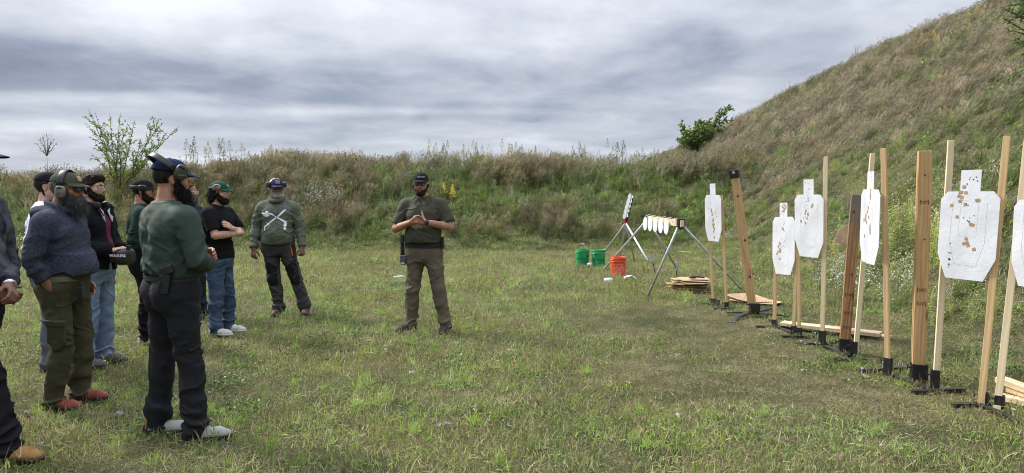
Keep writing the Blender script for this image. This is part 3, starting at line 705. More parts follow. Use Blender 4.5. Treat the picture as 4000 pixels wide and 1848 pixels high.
# target outline in unit coordinates (u across, v down)
OUT = [(0.325, 0), (0.665, 0), (0.665, 0.195), (0.885, 0.195), (1, 0.262), (1, 0.80), (0.82, 1), (0.17, 1), (0, 0.78), (0, 0.262), (0.115, 0.195), (0.325, 0.195)]
def target(name, label, corners, Yl, Yr, pasters, holes, lines=True, seed=1, nrm_sign=1, clip=None):
    """cardboard silhouette spanning from its left edge (distance Yl) to its right edge (Yr); corners are the photo points of the outer box"""
    (lx0, ly0), (rx0, ry0), (lx1, ly1), (rx1, ry1) = corners       # top-left, top-right, bottom-left, bottom-right
    TL, TR, BL, BR = P(lx0, ly0, Yl), P(rx0, ry0, Yr), P(lx1, ly1, Yl), P(rx1, ry1, Yr)
    TR2 = TR; BRp = TR + (BL - TL); BR = BR.lerp(BRp, 0.35)
    def S(u, v, off=0.0):
        off = off + 0.026
        p = TL * (1 - u) * (1 - v) + TR * u * (1 - v) + BL * (1 - u) * v + BR * u * v
        return p + nm * off
    xa = (TR - TL).normalized(); ya = (TL - BL).normalized(); nm = xa.cross(ya).normalized()
    if nm.dot(Vector((0, 0, CAMZ)) - TL) < 0: nm = -nm
    org = S(0.5, 0.5)
    s = MB(); s.plate([S(u, v, 0) for u, v in OUT], nm * -0.005)
    o = s.build(name, [WHITE], None, origin=org); tag(o, label, 'target', 'white cardboard targets')
    rr = random.Random(seed)
    wd = (TR - TL).length; ht = (BL - TL).length
    base = None
    for (u, v, sz, ang) in pasters:
        q = MB(); c = S(u, v, 0.0008 + rr.uniform(0, 0.0008)) - org
        ax = xa * math.cos(ang) + ya * math.sin(ang); ay = ya * math.cos(ang) - xa * math.sin(ang); k = sz / 2
        q.plate([c + ax * k + ay * k, c - ax * k + ay * k, c - ax * k - ay * k, c + ax * k - ay * k], nm * 0.0006); q.build('paster', PASTE, o)
    hm = MB()
    for (u, v, r_) in holes:
        c = S(u, v, 0.0012) - org; k = 7
        poly = [c + (xa * math.cos(6.283 * i / k) + ya * math.sin(6.283 * i / k)) * r_ * rr.uniform(0.75, 1.25) for i in range(k)]
        h1 = MB(); h1.plate(poly, nm * 0.0006); h1.build('bullet_hole', HOLE, o)
    if lines:
        q = MB()
        for seq in (((0.22, 0.28), (0.20, 0.66), (0.30, 0.86), (0.68, 0.875), (0.80, 0.66), (0.80, 0.30)), ((0.36, 0.30), (0.345, 0.60), (0.65, 0.61), (0.66, 0.30))):
            for a, b in zip(seq, seq[1:]):
                A, B = S(*a, 0.0010) - org, S(*b, 0.0010) - org; dd = (B - A).normalized(); sdv = dd.cross(nm) * 0.0006
                q.plate([A - sdv, B - sdv, B + sdv, A + sdv], nm * 0.0004)
        q.build('perforated_line', PERFLINE, o)
    return o
def rect_pts(seq, x0, y0, sx, sy, box):
    return seq
# nearest stand: foot bars and two sockets at the right edge ------------------------------------------------
def sockpos(px, py): return Gd(px, py)
def stand(label, socks, bars, nails=(), group='black steel target stands'):
    c = Vector((0, 0, 0)); k = 0
    for s_ in socks: c += Gd(*s_[0]); k += 1
    c /= k; c.z = 0
    e = empty('target_stand', c, label, 'target stand', group)
    e_inv = c
    for (p, w_, d_, h, rz) in socks:
        g = Gd(*p) - c; g.z = 0.028; socket(e, g, w_, d_, h, rz)
    for a, b in bars:
        A, B = Gd(*a) - c, Gd(*b) - c; A.z = B.z = 0.022; foot_bar(e, A, B)
    for p in nails:
        A = Gd(*p) - c; A.z = 0.0; nail(e, A)
    return e
ST = R(-62)
S1 = (0.058, 0.044)
stand('nearest black stand at the right edge, two close sockets and a wing bolt', [((3842, 1592), 0.062, 0.05, 0.085, R(-40)), ((3903, 1612), 0.062, 0.05, 0.10, R(-40))],
      [((3714, 1594), (3935, 1590)), ((3812, 1588), (4020, 1674))], nails=((3956, 1628),))
stand('black stand carrying the tall yellow pine post between its two stick sockets', [((3467, 1478), 0.055, 0.05, 0.15, R(-55)), ((3588, 1492), 0.115, 0.11, 0.13, R(-20)), ((3650, 1530), 0.058, 0.05, 0.15, R(-20))],
      [((3362, 1458), (3545, 1446)), ((3476, 1474), (3640, 1532)), ((3565, 1542), (3766, 1532))], nails=((3366, 1462), (3446, 1440)))
stand('black stand carrying the weathered brown post between two stick sockets', [((3211, 1352), 0.058, 0.05, 0.135, R(-45)), ((3300, 1384), 0.11, 0.105, 0.13, R(-20)), ((3334, 1406), 0.062, 0.05, 0.15, R(-25))],
      [((3108, 1352), (3268, 1349)), ((3222, 1362), (3320, 1402)), ((3258, 1412), (3384, 1416))], nails=((3127, 1352),))
stand('low black stand with three small sockets under the lowest target', [((3025, 1282), 0.055, 0.05, 0.075, R(-40)), ((3100, 1312), 0.055, 0.05, 0.085, R(-30)), ((3122, 1320), 0.055, 0.05, 0.085, R(-30))],
      [((2953, 1284), (3085, 1282)), ((3034, 1284), (3096, 1310)), ((3056, 1322), (3180, 1323))], nails=((3183, 1318),))
stand('small black stand at the far end of the target row beside the cardboard discs', [((2786, 1194), 0.055, 0.05, 0.075, R(-40)), ((2802, 1200), 0.055, 0.05, 0.07, R(-40)), ((2839, 1209), 0.055, 0.05, 0.075, R(-30))],
      [((2745, 1192), (2792, 1196)), ((2808, 1202), (2838, 1211)), ((2790, 1213), (2896, 1208))])
# the sprung cross foot of the leaning post
e = empty('cross_foot', Gd(2944, 1238), 'black steel cross foot with curved bars under the leaning post', 'post stand')
c = Vector(e.location)
def curved(pts, zs, nm_='curved_bar'):
    V_ = [Gd(*p) - c for p in pts]
    for v, z in zip(V_, zs): v.z = z
    s = MB(); s.smooth = True; P2 = []
    for i in range(len(V_) - 1):
        for t in (0, 0.5): P2.append(V_[i].lerp(V_[i + 1], t))
    P2.append(V_[-1]); s.tube(P2, 0.03, 8, flat=(1.3, 0.5)); s.build(nm_, STEEL, e)
curved([(2858, 1266), (2880, 1250), (2910, 1240), (2944, 1238), (3010, 1240), (3084, 1246)], (0.015, 0.035, 0.05, 0.055, 0.05, 0.03))
curved([(2838, 1231), (2880, 1236), (2944, 1238), (2985, 1231), (3018, 1218)], (0.04, 0.055, 0.06, 0.07, 0.05))
s = MB(); s.box((0, 0, 0.125), (0.125, 0.11, 0.11)); s.build('socket', STEEL, e, bevel=0.004)
s = MB(); s.tube([(-0.11, -0.05, 0.17), (-0.05, -0.03, 0.17)], 0.009, 6); s.build('clamp_bolt', STEEL, e)

# sticks -------------------------------------------------------------
SG = 'pale wooden sticks holding the targets'
def Yof(px, py): return G(px, py).y
def stk(pb, pt, mat_, label, w_=0.040, d_=0.026, rz=R(-35), lean=0.0, yb=None):
    Y = yb if yb else Yof(pb[0], pb[1] + 18); return stick(pb, pt, Y, Y + lean, w_, d_, mat_, 'wooden_stick', label, 'stick', SG, rz)
y67a = Yof(3842, 1592); y67b = Yof(3903, 1612); y6l = Yof(3650, 1530); y5r = Yof(3467, 1478); y5l = Yof(3334, 1406); y4r = Yof(3211, 1352); y4l = Yof(3122, 1320); y3r = Yof(3100, 1312); y3l = Yof(3025, 1282)
y1r = Yof(2839, 1209); y1l = Yof(2786, 1194)
stk((3832, 1582), (3934, 534), W_PINE, 'tall pine stick at the right edge of the big near target', 0.046, 0.034, R(-40), yb=y67a)
stk((3895, 1600), (4030, 420), W_PALE, 'rightmost pale stick, cut off by the edge of the photo', 0.046, 0.034, R(-40), yb=y67b)
stk((3654, 1516), (3715, 548), W_PALE, 'pale stick at the left edge of the big near target, right of the tall post', 0.044, 0.032, R(-20), yb=y6l)
stk((3469, 1462), (3451, 580), W_PINE, 'pine stick left of the tall yellow post, tallest beside the narrow target', 0.042, 0.030, R(-45), yb=y5r)
stk((3341, 1395), (3409, 598), W_PALE, 'pale stick leaning right behind the narrow target, next to the weathered post', 0.042, 0.032, R(-15), yb=y5l)
stk((3212, 1342), (3226, 612), W_PALE, 'straight pale stick rising high above the target left of the weathered post', 0.040, 0.028, R(-35), yb=y4r)
stk((3122, 1310), (3117, 750), W_PINE, 'yellow stick at the left edge of the higher of the two overlapping targets', 0.036, 0.024, R(-35), yb=y4l)
stk((3100, 1303), (3112, 1000), W_PINE, 'short visible stick behind the right edge of the lowest target', 0.036, 0.026, R(-35), yb=y3r)
stk((3025, 1270), (3030, 900), W_PINE, 'yellow stick under the left edge of the lowest target', 0.038, 0.026, R(-35), yb=y3l)
stk((2838, 1202), (2818, 762), W_PINE, 'right stick of the farthest target in the row', 0.036, 0.024, R(-35), yb=y1r)
stk((2786, 1184), (2770, 900), W_PINE, 'left stick under the farthest target in the row', 0.036, 0.024, R(-35), yb=y1l)
# square posts
yp = Yof(3588, 1492) ; PB = []
o1, a1, b1 = stick((3585, 1485), (3612, 590), yp, yp, 0.098, 0.096, W_POST, 'square_post', 'tall yellow square post with black grade stamps in the stand near the big target', 'post', None, R(-22)); PB.append((o1, a1, b1))
yq = Yof(3300, 1384)
o2, a2, b2 = stick((3296, 1375), (3346, 760), yq, yq, 0.094, 0.092, W_BROWN, 'square_post', 'weathered red-brown square post, dark and stained, with grey top', 'post', None, R(-22)); PB.append((o2, a2, b2))
yr_ = 8.78
o3, a3, b3 = stick((2942, 1225), (2870, 680), yr_, yr_, 0.092, 0.090, W_POST, 'square_post', 'leaning yellow square post with a black steel cap on its top', 'post', None, R(-30))
L3 = (b3 - a3).length
s = MB(); s.box((0, 0, L3), (0.108, 0.105, 0.10)); cap_ = s.build('post_cap', STEEL, o3, bevel=0.003)
s = MB(); s.tube([(0, -0.053, L3 + 0.022), (0, -0.060, L3 + 0.022)], 0.016, 12); cb_ = s.build('bolt_head', GALV, cap_)
s = MB(); s.tube([(-0.02, -0.05, L3 - 0.0), (-0.09, -0.06, L3 + 0.01), (-0.11, -0.06, L3 + 0.03)], 0.004, 5); s.build('wire', STEEL, cap_)
# knots and bullet holes as inlaid pieces
def inlay(o, zs, face='-y', hw=0.046, r_=0.016, m=None, squash=1.0, name='knot', xs=None):
    for i, z in enumerate(zs):
        x_ = xs[i] if xs else random.uniform(-0.02, 0.02)
        s = MB(); k = 12
        poly = [Vector((x_ + math.cos(6.283 * j / k) * r_ * random.uniform(0.85, 1.15), 0, z + math.sin(6.283 * j / k) * r_ * squash * random.uniform(0.85, 1.15))) for j in range(k)]
        if face == '-y': poly = [Vector((p.x, -hw, p.z)) for p in poly]; off = (0, -0.0015, 0)
        else: poly = [Vector((-hw, p.x, p.z)) for p in poly]; off = (-0.0015, 0, 0)
        s.plate(poly, off); s.build(name, m, o)
KNOT = mat('knot_wood', (0.17, 0.085, 0.035), rough=0.7, var=0.5, vscale=90)
inlay(o3, (L3 - 0.28, L3 * 0.53, L3 * 0.27), hw=0.045, m=KNOT, xs=(0.012, 0.028, 0.03), r_=0.017)
inlay(o3, (0.50, 0.47, 0.52, 0.46), hw=0.045, m=HOLE, r_=0.005, name='bullet_hole', xs=(-0.02, -0.005, 0.012, 0.028))
L1 = (b1 - a1).length; L2 = (b2 - a2).length
inlay(o1, (L1 - 0.20, L1 * 0.62), hw=0.048, m=KNOT, xs=(0.0, 0.01), r_=0.008)
inlay(o2, (L2 - 0.17, L2 * 0.5), hw=0.046, m=KNOT, xs=(-0.02, 0.012), r_=0.016)
def stamp(o, z, hw, sx=1.0):
    M = frame((0, -hw - 0.0012, z), (1, 0, 0), (0, 0, 1))
    k = 0.030 * sx; st = text_part('-A-PINE\nSTUD', 0.015, INK, M, o, name='grade_stamp', depth=0.0005)
    for sg in (-1, 1): s = MB(); s.plate([(sg * k, -hw - 0.0008, z - 0.021), (sg * k + 0.004, -hw - 0.0008, z - 0.021), (sg * k + 0.004, -hw - 0.0008, z + 0.021), (sg * k, -hw - 0.0008, z + 0.021)], (0, -0.001, 0)); s.build('stamp_bar', INK, st)
for f_ in (0.80, 0.42, 0.36): stamp(o1, L1 * (f_ - 0.02), 0.048)
for f_ in (0.37, 0.255): stamp(o2, L2 * f_ - 0.06 * 0, 0.046)
stamp(o2, L2 * 0.11 + 0.08, 0.046)

# target sheets --------------------------------------------------------
def conv(pts, box, size, seed):
    """photo offsets inside a target -> u,v"""
    return pts
rr = random.Random(4)
def bil(corners, px, py):
    (a, b, c_, d_) = corners
    u, v = 0.5, 0.5
    for _ in range(12):
        x = a[0] * (1 - u) * (1 - v) + b[0] * u * (1 - v) + c_[0] * (1 - u) * v + d_[0] * u * v
        y = a[1] * (1 - u) * (1 - v) + b[1] * u * (1 - v) + c_[1] * (1 - u) * v + d_[1] * u * v
        xu = (b[0] - a[0]) * (1 - v) + (d_[0] - c_[0]) * v; yu = (b[1] - a[1]) * (1 - v) + (d_[1] - c_[1]) * v
        xv = (c_[0] - a[0]) * (1 - u) + (d_[0] - b[0]) * u; yv = (c_[1] - a[1]) * (1 - u) + (d_[1] - b[1]) * u
        det = xu * yv - xv * yu; ex, ey = px - x, py - y
        u += (ex * yv - xv * ey) / det; v += (xu * ey - ex * yu) / det
    return u, v
def T(label, corners, Yl, Yr, past, holes, psz=0.024, hsz=0.0048, seed=1, **k):
    ps = [(*bil(corners, *p[:2]), psz, rr.uniform(-0.35, 0.35) if len(p) < 3 else p[2]) for p in past]
    hs_ = [(*bil(corners, *p), hsz * rr.uniform(0.7, 1.1)) for p in holes]
    return target('cardboard_target', label, corners, Yl, Yr, ps, hs_, seed=seed, **k)
z6 = lambda L_: [(3600 + x * 0.4624, 600 + y * 0.4624) for x, y in L_]
z7 = lambda L_: [(3000 + x * 0.3867, 640 + y * 0.3867) for x, y in L_]
z1 = lambda L_: [(2650 + x * 0.4708, 640 + y * 0.4708) for x, y in L_]
off = -0.03
T('largest white target in front, spanning the two near sticks, head shot with dark holes', ((3692, 668), (3926, 660), (3664, 1079), (3887, 1106)), y6l + off - 0.02, y67a + off,
  z6([(387, 281), (363, 326), (354, 328), (402, 331), (343, 359), (366, 370), (351, 402), (396, 430), (278, 437), (326, 534), (443, 598), (459, 605), (403, 720), (384, 760), (410, 752), (418, 775), (466, 808), (495, 395), (508, 395)]),
  z6([(440, 203), (431, 219), (466, 219), (491, 199), (500, 231), (413, 257), (375, 392), (406, 424), (420, 436), (382, 542), (434, 542), (470, 524), (415, 562), (418, 568), (433, 570), (428, 581), (267, 759), (253, 836), (266, 838), (251, 889), (262, 890), (256, 884), (257, 897), (248, 932), (262, 932), (255, 940), (246, 958)]), seed=2)
T('rightmost white target, cut off by the edge of the photo', ((3978, 700), (4175, 688), (3958, 1110), (4150, 1150)), y67b + off, y67b + off - 0.35, [], [], seed=3)
T('narrow white target turned nearly edge on, between the weathered and the yellow post', ((3379, 672), (3454, 667), (3368, 1017), (3444, 1036)), y5l + off, y5r + off - 0.02,
  z7([(1077, 262), (1075, 305), (1073, 325), (1074, 340), (1051, 438), (1040, 480), (1026, 517), (1023, 545), (1006, 563), (1056, 535), (1024, 563), (1034, 587), (1070, 625), (1071, 655), (1068, 665), (1071, 690), (1011, 725)]),
  z7([(1080, 92), (1088, 93), (1086, 125), (1078, 143), (1070, 155), (1090, 160), (1089, 176), (1082, 232), (1064, 387), (1083, 450)]), seed=4, psz=0.030)
T('high white target left of the weathered post, its left edge overlapping the lower target', ((3111, 702), (3226, 699), (3114, 998), (3221, 1008)), y4l + off, y4r + off - 0.02,
  z7([(475, 412), (466, 430), (408, 471), (402, 500), (429, 500), (430, 517), (406, 535), (421, 549), (358, 577), (404, 597)]),
  z7([(404, 187), (413, 171), (431, 196), (445, 248), (437, 260), (428, 270), (415, 290), (431, 295), (424, 318), (423, 350), (433, 342), (440, 352), (432, 362), (415, 377), (431, 376), (438, 366), (415, 414), (397, 439), (428, 450), (385, 545), (400, 563), (394, 572)]), seed=5)
T('lowest white target of the row with five brown patches on its head', ((3027, 794), (3114, 790), (3025, 1068), (3112, 1074)), y3l + off, y3r + off - 0.02,
  z7([(188, 411), (171, 432), (204, 430), (185, 447), (198, 455), (176, 477), (187, 479), (178, 655), (139, 795), (150, 806), (133, 826), (128, 834), (147, 860), (139, 873), (152, 872), (125, 888), (114, 908), (142, 956), (147, 883)]),
  z7([(198, 577), (189, 597), (183, 614), (172, 640), (162, 652), (183, 672), (194, 681), (162, 752), (160, 765), (191, 777), (180, 795), (165, 828), (178, 826), (189, 835), (151, 510), (182, 508), (160, 485)]), seed=6)
T('farthest white target, narrow and alone left of the leaning post', ((2758, 718), (2822, 716), (2762, 939), (2824, 946)), y1l + off, y1r + off,
  z1([(287, 380), (290, 395), (295, 420), (303, 460), (301, 475), (298, 502), (309, 502), (304, 522), (311, 538), (307, 560), (312, 611)]),
  z1([(275, 215), (284, 240), (292, 252), (282, 282), (270, 322), (262, 360), (275, 345), (266, 372), (315, 405), (324, 412), (330, 437), (345, 488), (285, 400)]), seed=7, psz=0.03)

# ---- loose boards lying on the grass ---------------------------------------
BG = 'sawn boards lying on the grass'
def board(pa, pb, za, zb, w_, h, label, group=BG, m=None, name='wooden_board'):
    a, b = G(*pa, za), G(*pb, zb); d = b - a; ln = d.length
    s = MB(); s.bar((-ln / 2, 0, 0), (ln / 2, 0, 0), w_, h, jit=0.0015)
    o = s.build(name, m or W_BOARD2, None, bevel=0.003); 
    x = d.normalized(); y = Vector((0, 0, 1)).cross(x).normalized(); z = x.cross(y)
    o.matrix_world = Matrix.Translation((a + b) / 2) @ Matrix(((x.x, y.x, z.x), (x.y, y.y, z.y), (x.z, y.z, z.z))).to_4x4()
    tag(o, label, 'board', group); return o
def wood_x(name, src):
    return src
W_BOARD2 = mat('sawn_board_flat', (0.60, 0.455, 0.29), rough=0.8, var=0.12, vscale=5, bump=0.3, bscale=30, stretch=(0.6, 8, 8))
board((3055, 1262), (3440, 1306), 0.07, 0.07, 0.16, 0.04, 'long pale board with blunt end lying behind the weathered post')
board((3075, 1262), (3475, 1320), 0.025, 0.025, 0.13, 0.035, 'lower board poking out under the long pale board behind the weathered post')
board((3905, 1482), (4130, 1560), 0.13, 0.10, 0.10, 0.045, 'topmost pale board of the pile at the right edge')
board((3945, 1520), (4150, 1580), 0.075, 0.07, 0.09, 0.04, 'middle short board of the pile at the right edge')
board((3895, 1545), (4130, 1600), 0.03, 0.03, 0.10, 0.04, 'lowest pale board of the pile at the right edge')

# ---- brown cardboard target blanks ------------------------------------------
BLANK = [(-0.23, -0.12), (-0.15, -0.30), (0.15, -0.30), (0.23, -0.12), (0.23, 0.18), (0.16, 0.28), (0.075, 0.28), (0.075, 0.43), (-0.075, 0.43), (-0.075, 0.28), (-0.16, 0.28), (-0.23, 0.18)]
OCT = [(-0.23, -0.14), (-0.15, -0.36), (0.15, -0.36), (0.23, -0.14), (0.23, 0.2), (0.16, 0.27), (-0.16, 0.27), (-0.23, 0.2)]
def blank(c, rz, label, group, tilt=(0, 0), out=BLANK, sc=1.0, th=0.004, wav=0.0):
    s = MB(); n_ = len(out); s.plate([(x * sc, y * sc, wav * math.sin(x * 9 + y * 5)) for x, y in out], (0, 0, th))
    o = s.build('cardboard_blank', CARD, None); o.location = c; o.rotation_euler = (tilt[0], tilt[1], rz); tag(o, label, 'cardboard', group); return o
pc = G(2700, 1137); pc.z = 0
words = ['lowest', 'second lowest', 'third lowest', 'fourth lowest', 'fifth from the bottom', 'sixth from the bottom', 'seventh from the bottom', 'eighth from the bottom', 'second from the top', 'topmost']
zz_ = 0.012
NS = 15
for i in range(NS):
    rz = [R(92), R(88), R(8), R(95), R(85), R(2)][i % 6] + random.uniform(-0.12, 0.12)
    if i >= NS - 3: rz = R(90) + random.uniform(-0.1, 0.1)
    lab = 'topmost flat brown cardboard blank of the stack, tape roll on it' if i == NS - 1 else ('second brown cardboard sheet from the top of the stack' if i == NS - 2 else 'thin brown cardboard sheet inside the fanned stack beside the rack leg')
    blank((pc.x + random.uniform(-0.07, 0.07), pc.y + random.uniform(-0.06, 0.08), zz_), rz, lab, 'brown cardboard blanks stacked on the grass', (random.uniform(-0.03, 0.03), random.uniform(-0.03, 0.03)), sc=0.82)
    zz_ += 0.012 if i < NS - 4 else 0.016
top_z = zz_
e = empty('tape_roll_dispenser', (pc.x + 0.07, pc.y - 0.02, top_z + 0.004), 'black tape gun lying on the stacked cardboard', 'tape dispenser')
s = MB(); s.smooth = True; s.lathe([(0.028, 0), (0.055, 0), (0.055, 0.035), (0.028, 0.035), (0.028, 0)], n=20); s.build('roll', STEEL, e, loc=(-0.06, 0, 0))
s = MB(); s.bar((-0.02, 0, 0.02), (0.10, 0.015, 0.02), 0.035, 0.025); s.bar((0.07, 0.0, 0.018), (0.11, -0.07, 0.018), 0.03, 0.022); s.build('handle', STEEL, e, bevel=0.005)
for i, (px, py, rz, lab, tl) in enumerate(((2918, 1180, 0.25, 'upper octagonal cardboard sheet on the grass behind the leaning post', (0.05, 0.0)), (2940, 1184, 0.75, 'lower octagonal cardboard sheet sticking out behind the leaning post', (0, 0)))):
    c0 = G(px, py); blank((c0.x, c0.y, 0.07 - 0.03 * i), rz, lab, 'cardboard sheets lying behind the leaning post', tl, OCT, 1.0 + 0.05 * i)
c0 = G(2723, 998); blank((c0.x, c0.y, 0.07), 1.5, 'lone cardboard sheet lying flat at the foot of the hill', None, (0.05, 0.02), BLANK, 1.05)
# cardboard sheet standing behind the asters
c0 = Vector((4.95 + 0.35, 10.5, 0)); pz = P(3310, 918, 10.3)
s = MB(); s.plate([pz + Vector(v) for v in ((-0.20, 0, -0.12), (0.28, 0.1, -0.16), (0.30, 0.14, 0.04), (0.1, 0.12, 0.17), (-0.10, 0.06, 0.08))], (0.0, 0.005, 0))
o = s.build('cardboard_blank', CARD, None, origin=pz); tag(o, 'tilted brown cardboard scrap in the weeds behind the weathered post', 'cardboard')

# ---- yellow stakes --------------------------------------------------------
YEL = mat('yellow_paint', (0.52, 0.36, 0.07), rough=0.7, var=0.15, vscale=30)
for (px, yb_, yt_, lab) in ((2027, 952, 912, 'yellow wooden stake at the berm foot, right of the instructor'), (2225, 945, 913, 'yellow wooden stake at the berm foot, left of the green buckets')):
    g_ = G(px, yb_); t_ = P(px + 1, yt_ - 3, g_.y); s = MB(); s.bar((0, 0, -0.05), (0.004, 0, t_.z), 0.045, 0.02, up=(0, 1, 0)); o = s.build('survey_stake', YEL, None, loc=(g_.x, g_.y, 0)); tag(o, lab, 'stake', 'yellow stakes at the berm foot')

# ---- buckets ---------------------------------------------------------------
GREENP = mat('green_plastic', (0.015, 0.33, 0.10), rough=0.45, var=0.14, vscale=9, spec=0.5)
ORANGEP = mat('orange_plastic', (0.72, 0.065, 0.015), rough=0.45, var=0.10, vscale=9, spec=0.5)
GINK = mat('dark_green_ink', (0.01, 0.05, 0.02), rough=0.6, var=0.2); PINK = mat('pale_pink_ink', (0.80, 0.42, 0.34), rough=0.6, var=0.05)
def bucket(label, px, py, hpx, m, rz, kind):
    g_ = G(px, py); H = 0.37; r0, r1 = 0.128, 0.150
    e = empty('bucket', (g_.x, g_.y, 0.0), label, 'bucket', 'plastic buckets')
    prof = [(0.0, 0.012), (r0 - 0.004, 0.012), (r0, 0.0), (r0 + 0.001, 0.004)]
    rad = lambda z: r0 + (r1 - r0) * z / H
    for z in (0.10, 0.2, 0.27): prof.append((rad(z), z))
    for z in (0.285, 0.315, 0.345): prof += [(rad(z), z), (rad(z) + 0.010, z + 0.002), (rad(z) + 0.009, z + 0.009), (rad(z), z + 0.011)]
    prof += [(rad(H) + 0.004, H - 0.006), (rad(H) + 0.004, H), (rad(H) - 0.002, H), (rad(H) - 0.005, H - 0.01), (r0 - 0.004, 0.03), (0.0, 0.03)]
    s = MB(); s.smooth = True; s.lathe(prof, n=40); body = s.build('shell', m, e)
    s = MB(); s.smooth = True
    pts = [(math.sin(t) * (r1 + 0.015) * 1.0, 0.02 - 0.10 * math.cos(t) if 0 else -math.cos(t) * (r1 + 0.012), 0.30 - 0.16 * max(0, math.cos(t))) for t in [R(-90 + 12 * i) for i in range(16)]]
    s.tube([Vector(p) for p in pts], 0.0025, 6); hd = s.build('wire_handle', GALV, e); hd.rotation_euler = (0, 0, rz + R(120))
    def wrap(v):     # v.x = arc length, v.y = height, v.z = offset
        a = v.x / 0.14 - math.pi / 2 + math.atan2(-g_.x, g_.y) * 0 + rz
        rr_ = rad(v.y) + 0.0012 + max(0, v.z)
        return Vector((math.cos(a) * rr_, math.sin(a) * rr_, v.y))
    def strip(x0, x1, y0, y1, mm, nm_='printed_panel'):
        V_ = []; F_ = []; n_ = max(2, int((x1 - x0) / 0.012))
        for i in range(n_ + 1):
            x = x0 + (x1 - x0) * i / n_; V_ += [wrap(Vector((x, y0, -0.0))), wrap(Vector((x, y1, 0)))]
        F_ = [(2 * i, 2 * i + 2, 2 * i + 3, 2 * i + 1) for i in range(n_)]
        return link(nm_, mesh_from(nm_, V_, F_, [mm]), e)
    if kind == 'orange':
        for a in ((-0.098, 0.098, 0.238, 0.243), (-0.098, 0.098, 0.022, 0.027), (-0.098, -0.093, 0.022, 0.243), (0.093, 0.098, 0.022, 0.243)): strip(*a, PINK, 'label_border')
        for t_, sz, x, y, st in (('THE', 0.052, -0.052, 0.178, (1.0, 1.15)), ('HOME', 0.080, -0.008, 0.128, (1.0, 1.15)), ('DEPOT', 0.050, 0.045, 0.088, (1.0, 1.2))):
            M = Matrix.Translation((x, y, 0)) @ Matrix.Rotation(R(43), 4, 'Z')
            cu = text_part(t_, sz, PINK, M, e, wrap=wrap, stretch=st)
    else:
        x0 = 0.06 if kind == 'g2' else -0.075
        text_part('MENARDS', 0.052, GINK, Matrix.Translation((x0, 0.165, 0)), e, wrap=wrap)
        text_part('MENARDS', 0.052, GINK, Matrix.Translation((x0 + 0.0015, 0.166, 0.0004)), e, wrap=wrap)
        strip(x0 - 0.12, x0 + 0.12, 0.143, 0.147, GINK, 'underline')
        text_part('Dedicated to\nservice and quality.', 0.026, GINK, Matrix.Translation((x0 + 0.02, 0.108, 0)), e, wrap=wrap)
        x1 = -0.115 if kind == 'g2' else 0.095
        strip(x1 - 0.018, x1 + 0.018, 0.20 - (0.09 if kind == 'g2' else 0), 0.225 - (0.02 if kind == 'g2' else 0), GINK, 'printed_block')
        if kind == 'g1':
            text_part('S', 0.075, GINK, Matrix.Translation((x1, 0.165, 0)), e, wrap=wrap)
            for q in range(6): strip(x1 - 0.02, x1 + 0.018, 0.045 + q * 0.014, 0.051 + q * 0.014, GINK, 'fine_print')
    return e
b1_ = bucket('left green bucket with dark print and odds and ends sticking out', 2275, 1040, 0, GREENP, R(6), 'g1')
b2_ = bucket('right green bucket with its dark print facing front, next to the rack leg', 2338, 1043, 0, GREENP, R(-4), 'g2')
b3_ = bucket('orange bucket with white diagonal lettering', 2414, 1080, 0, ORANGEP, R(0), 'orange')
# bundle in the left bucket
bl = Vector(b1_.location)
e = empty('tool_bundle', bl + Vector((0.03, -0.02, 0.25)), 'bundle of dark metal clips and a white marker standing in the left green bucket', 'bundle')
for i in range(11):
    s = MB(); a0 = (random.uniform(-0.04, 0.06), random.uniform(-0.04, 0.04), 0); s.bar(a0, (a0[0] + random.uniform(0.01, 0.06), a0[1], 0.13 + random.uniform(-0.01, 0.02)), 0.012, 0.006); s.build('metal_clip', mat('dull_metal', (0.14, 0.12, 0.10), rough=0.5, metal=0.5, var=0.4), e)
s = MB(); s.tube([(0.05, 0, 0.1), (-0.02, 0, 0.23)], 0.005, 6); s.build('rod', GALV, e)
s = MB(); s.tube([(-0.055, 0, 0.243), (0.0, 0, 0.225)], 0.011, 8); s.build('white_handle', WHITE_STEEL, e)
# steel can between the green buckets
g_ = G(2304, 1044); s = MB(); s.smooth = True; s.lathe([(0.036, 0), (0.04, 0), (0.04, 0.11), (0.036, 0.11), (0.036, 0)], n=20, M=Matrix.Rotation(R(78), 3, 'Y') @ Matrix.Rotation(R(20), 3, 'X')); o = s.build('tin_can', GALV, None, loc=(g_.x - 0.05, g_.y, 0.05)); tag(o, 'empty tin can lying between the two green buckets', 'can')
# white litter
PLAST = mat('white_plastic', (0.74, 0.75, 0.77), rough=0.5, var=0.05, vscale=20)
def litter(px, py, w_, h, label, cat, name, crumple=0.02, seed=0):
    g_ = G(px, py); r_ = random.Random(seed); n_ = 9; V_ = []; F_ = []
    for j in range(n_):
        for i in range(n_):
            u, v = i / (n_ - 1) - 0.5, j / (n_ - 1) - 0.5
            V_.append((u * w_ + r_.uniform(-1, 1) * crumple * 0.4, v * w_ * 0.7 + r_.uniform(-1, 1) * crumple * 0.3, h * max(0.05, (1 - (abs(u) * 1.8) ** 2)) * (0.6 + 0.4 * r_.random()) + 0.02))
    F_ = [(j * n_ + i, j * n_ + i + 1, (j + 1) * n_ + i + 1, (j + 1) * n_ + i) for j in range(n_ - 1) for i in range(n_ - 1)]
    me = mesh_from(name, V_, F_, [PLAST]); o = link(name, me, None, (g_.x, g_.y, 0.0)); md = o.modifiers.new('thick', 'SOLIDIFY'); md.thickness = 0.002
    return tag(o, label, cat)
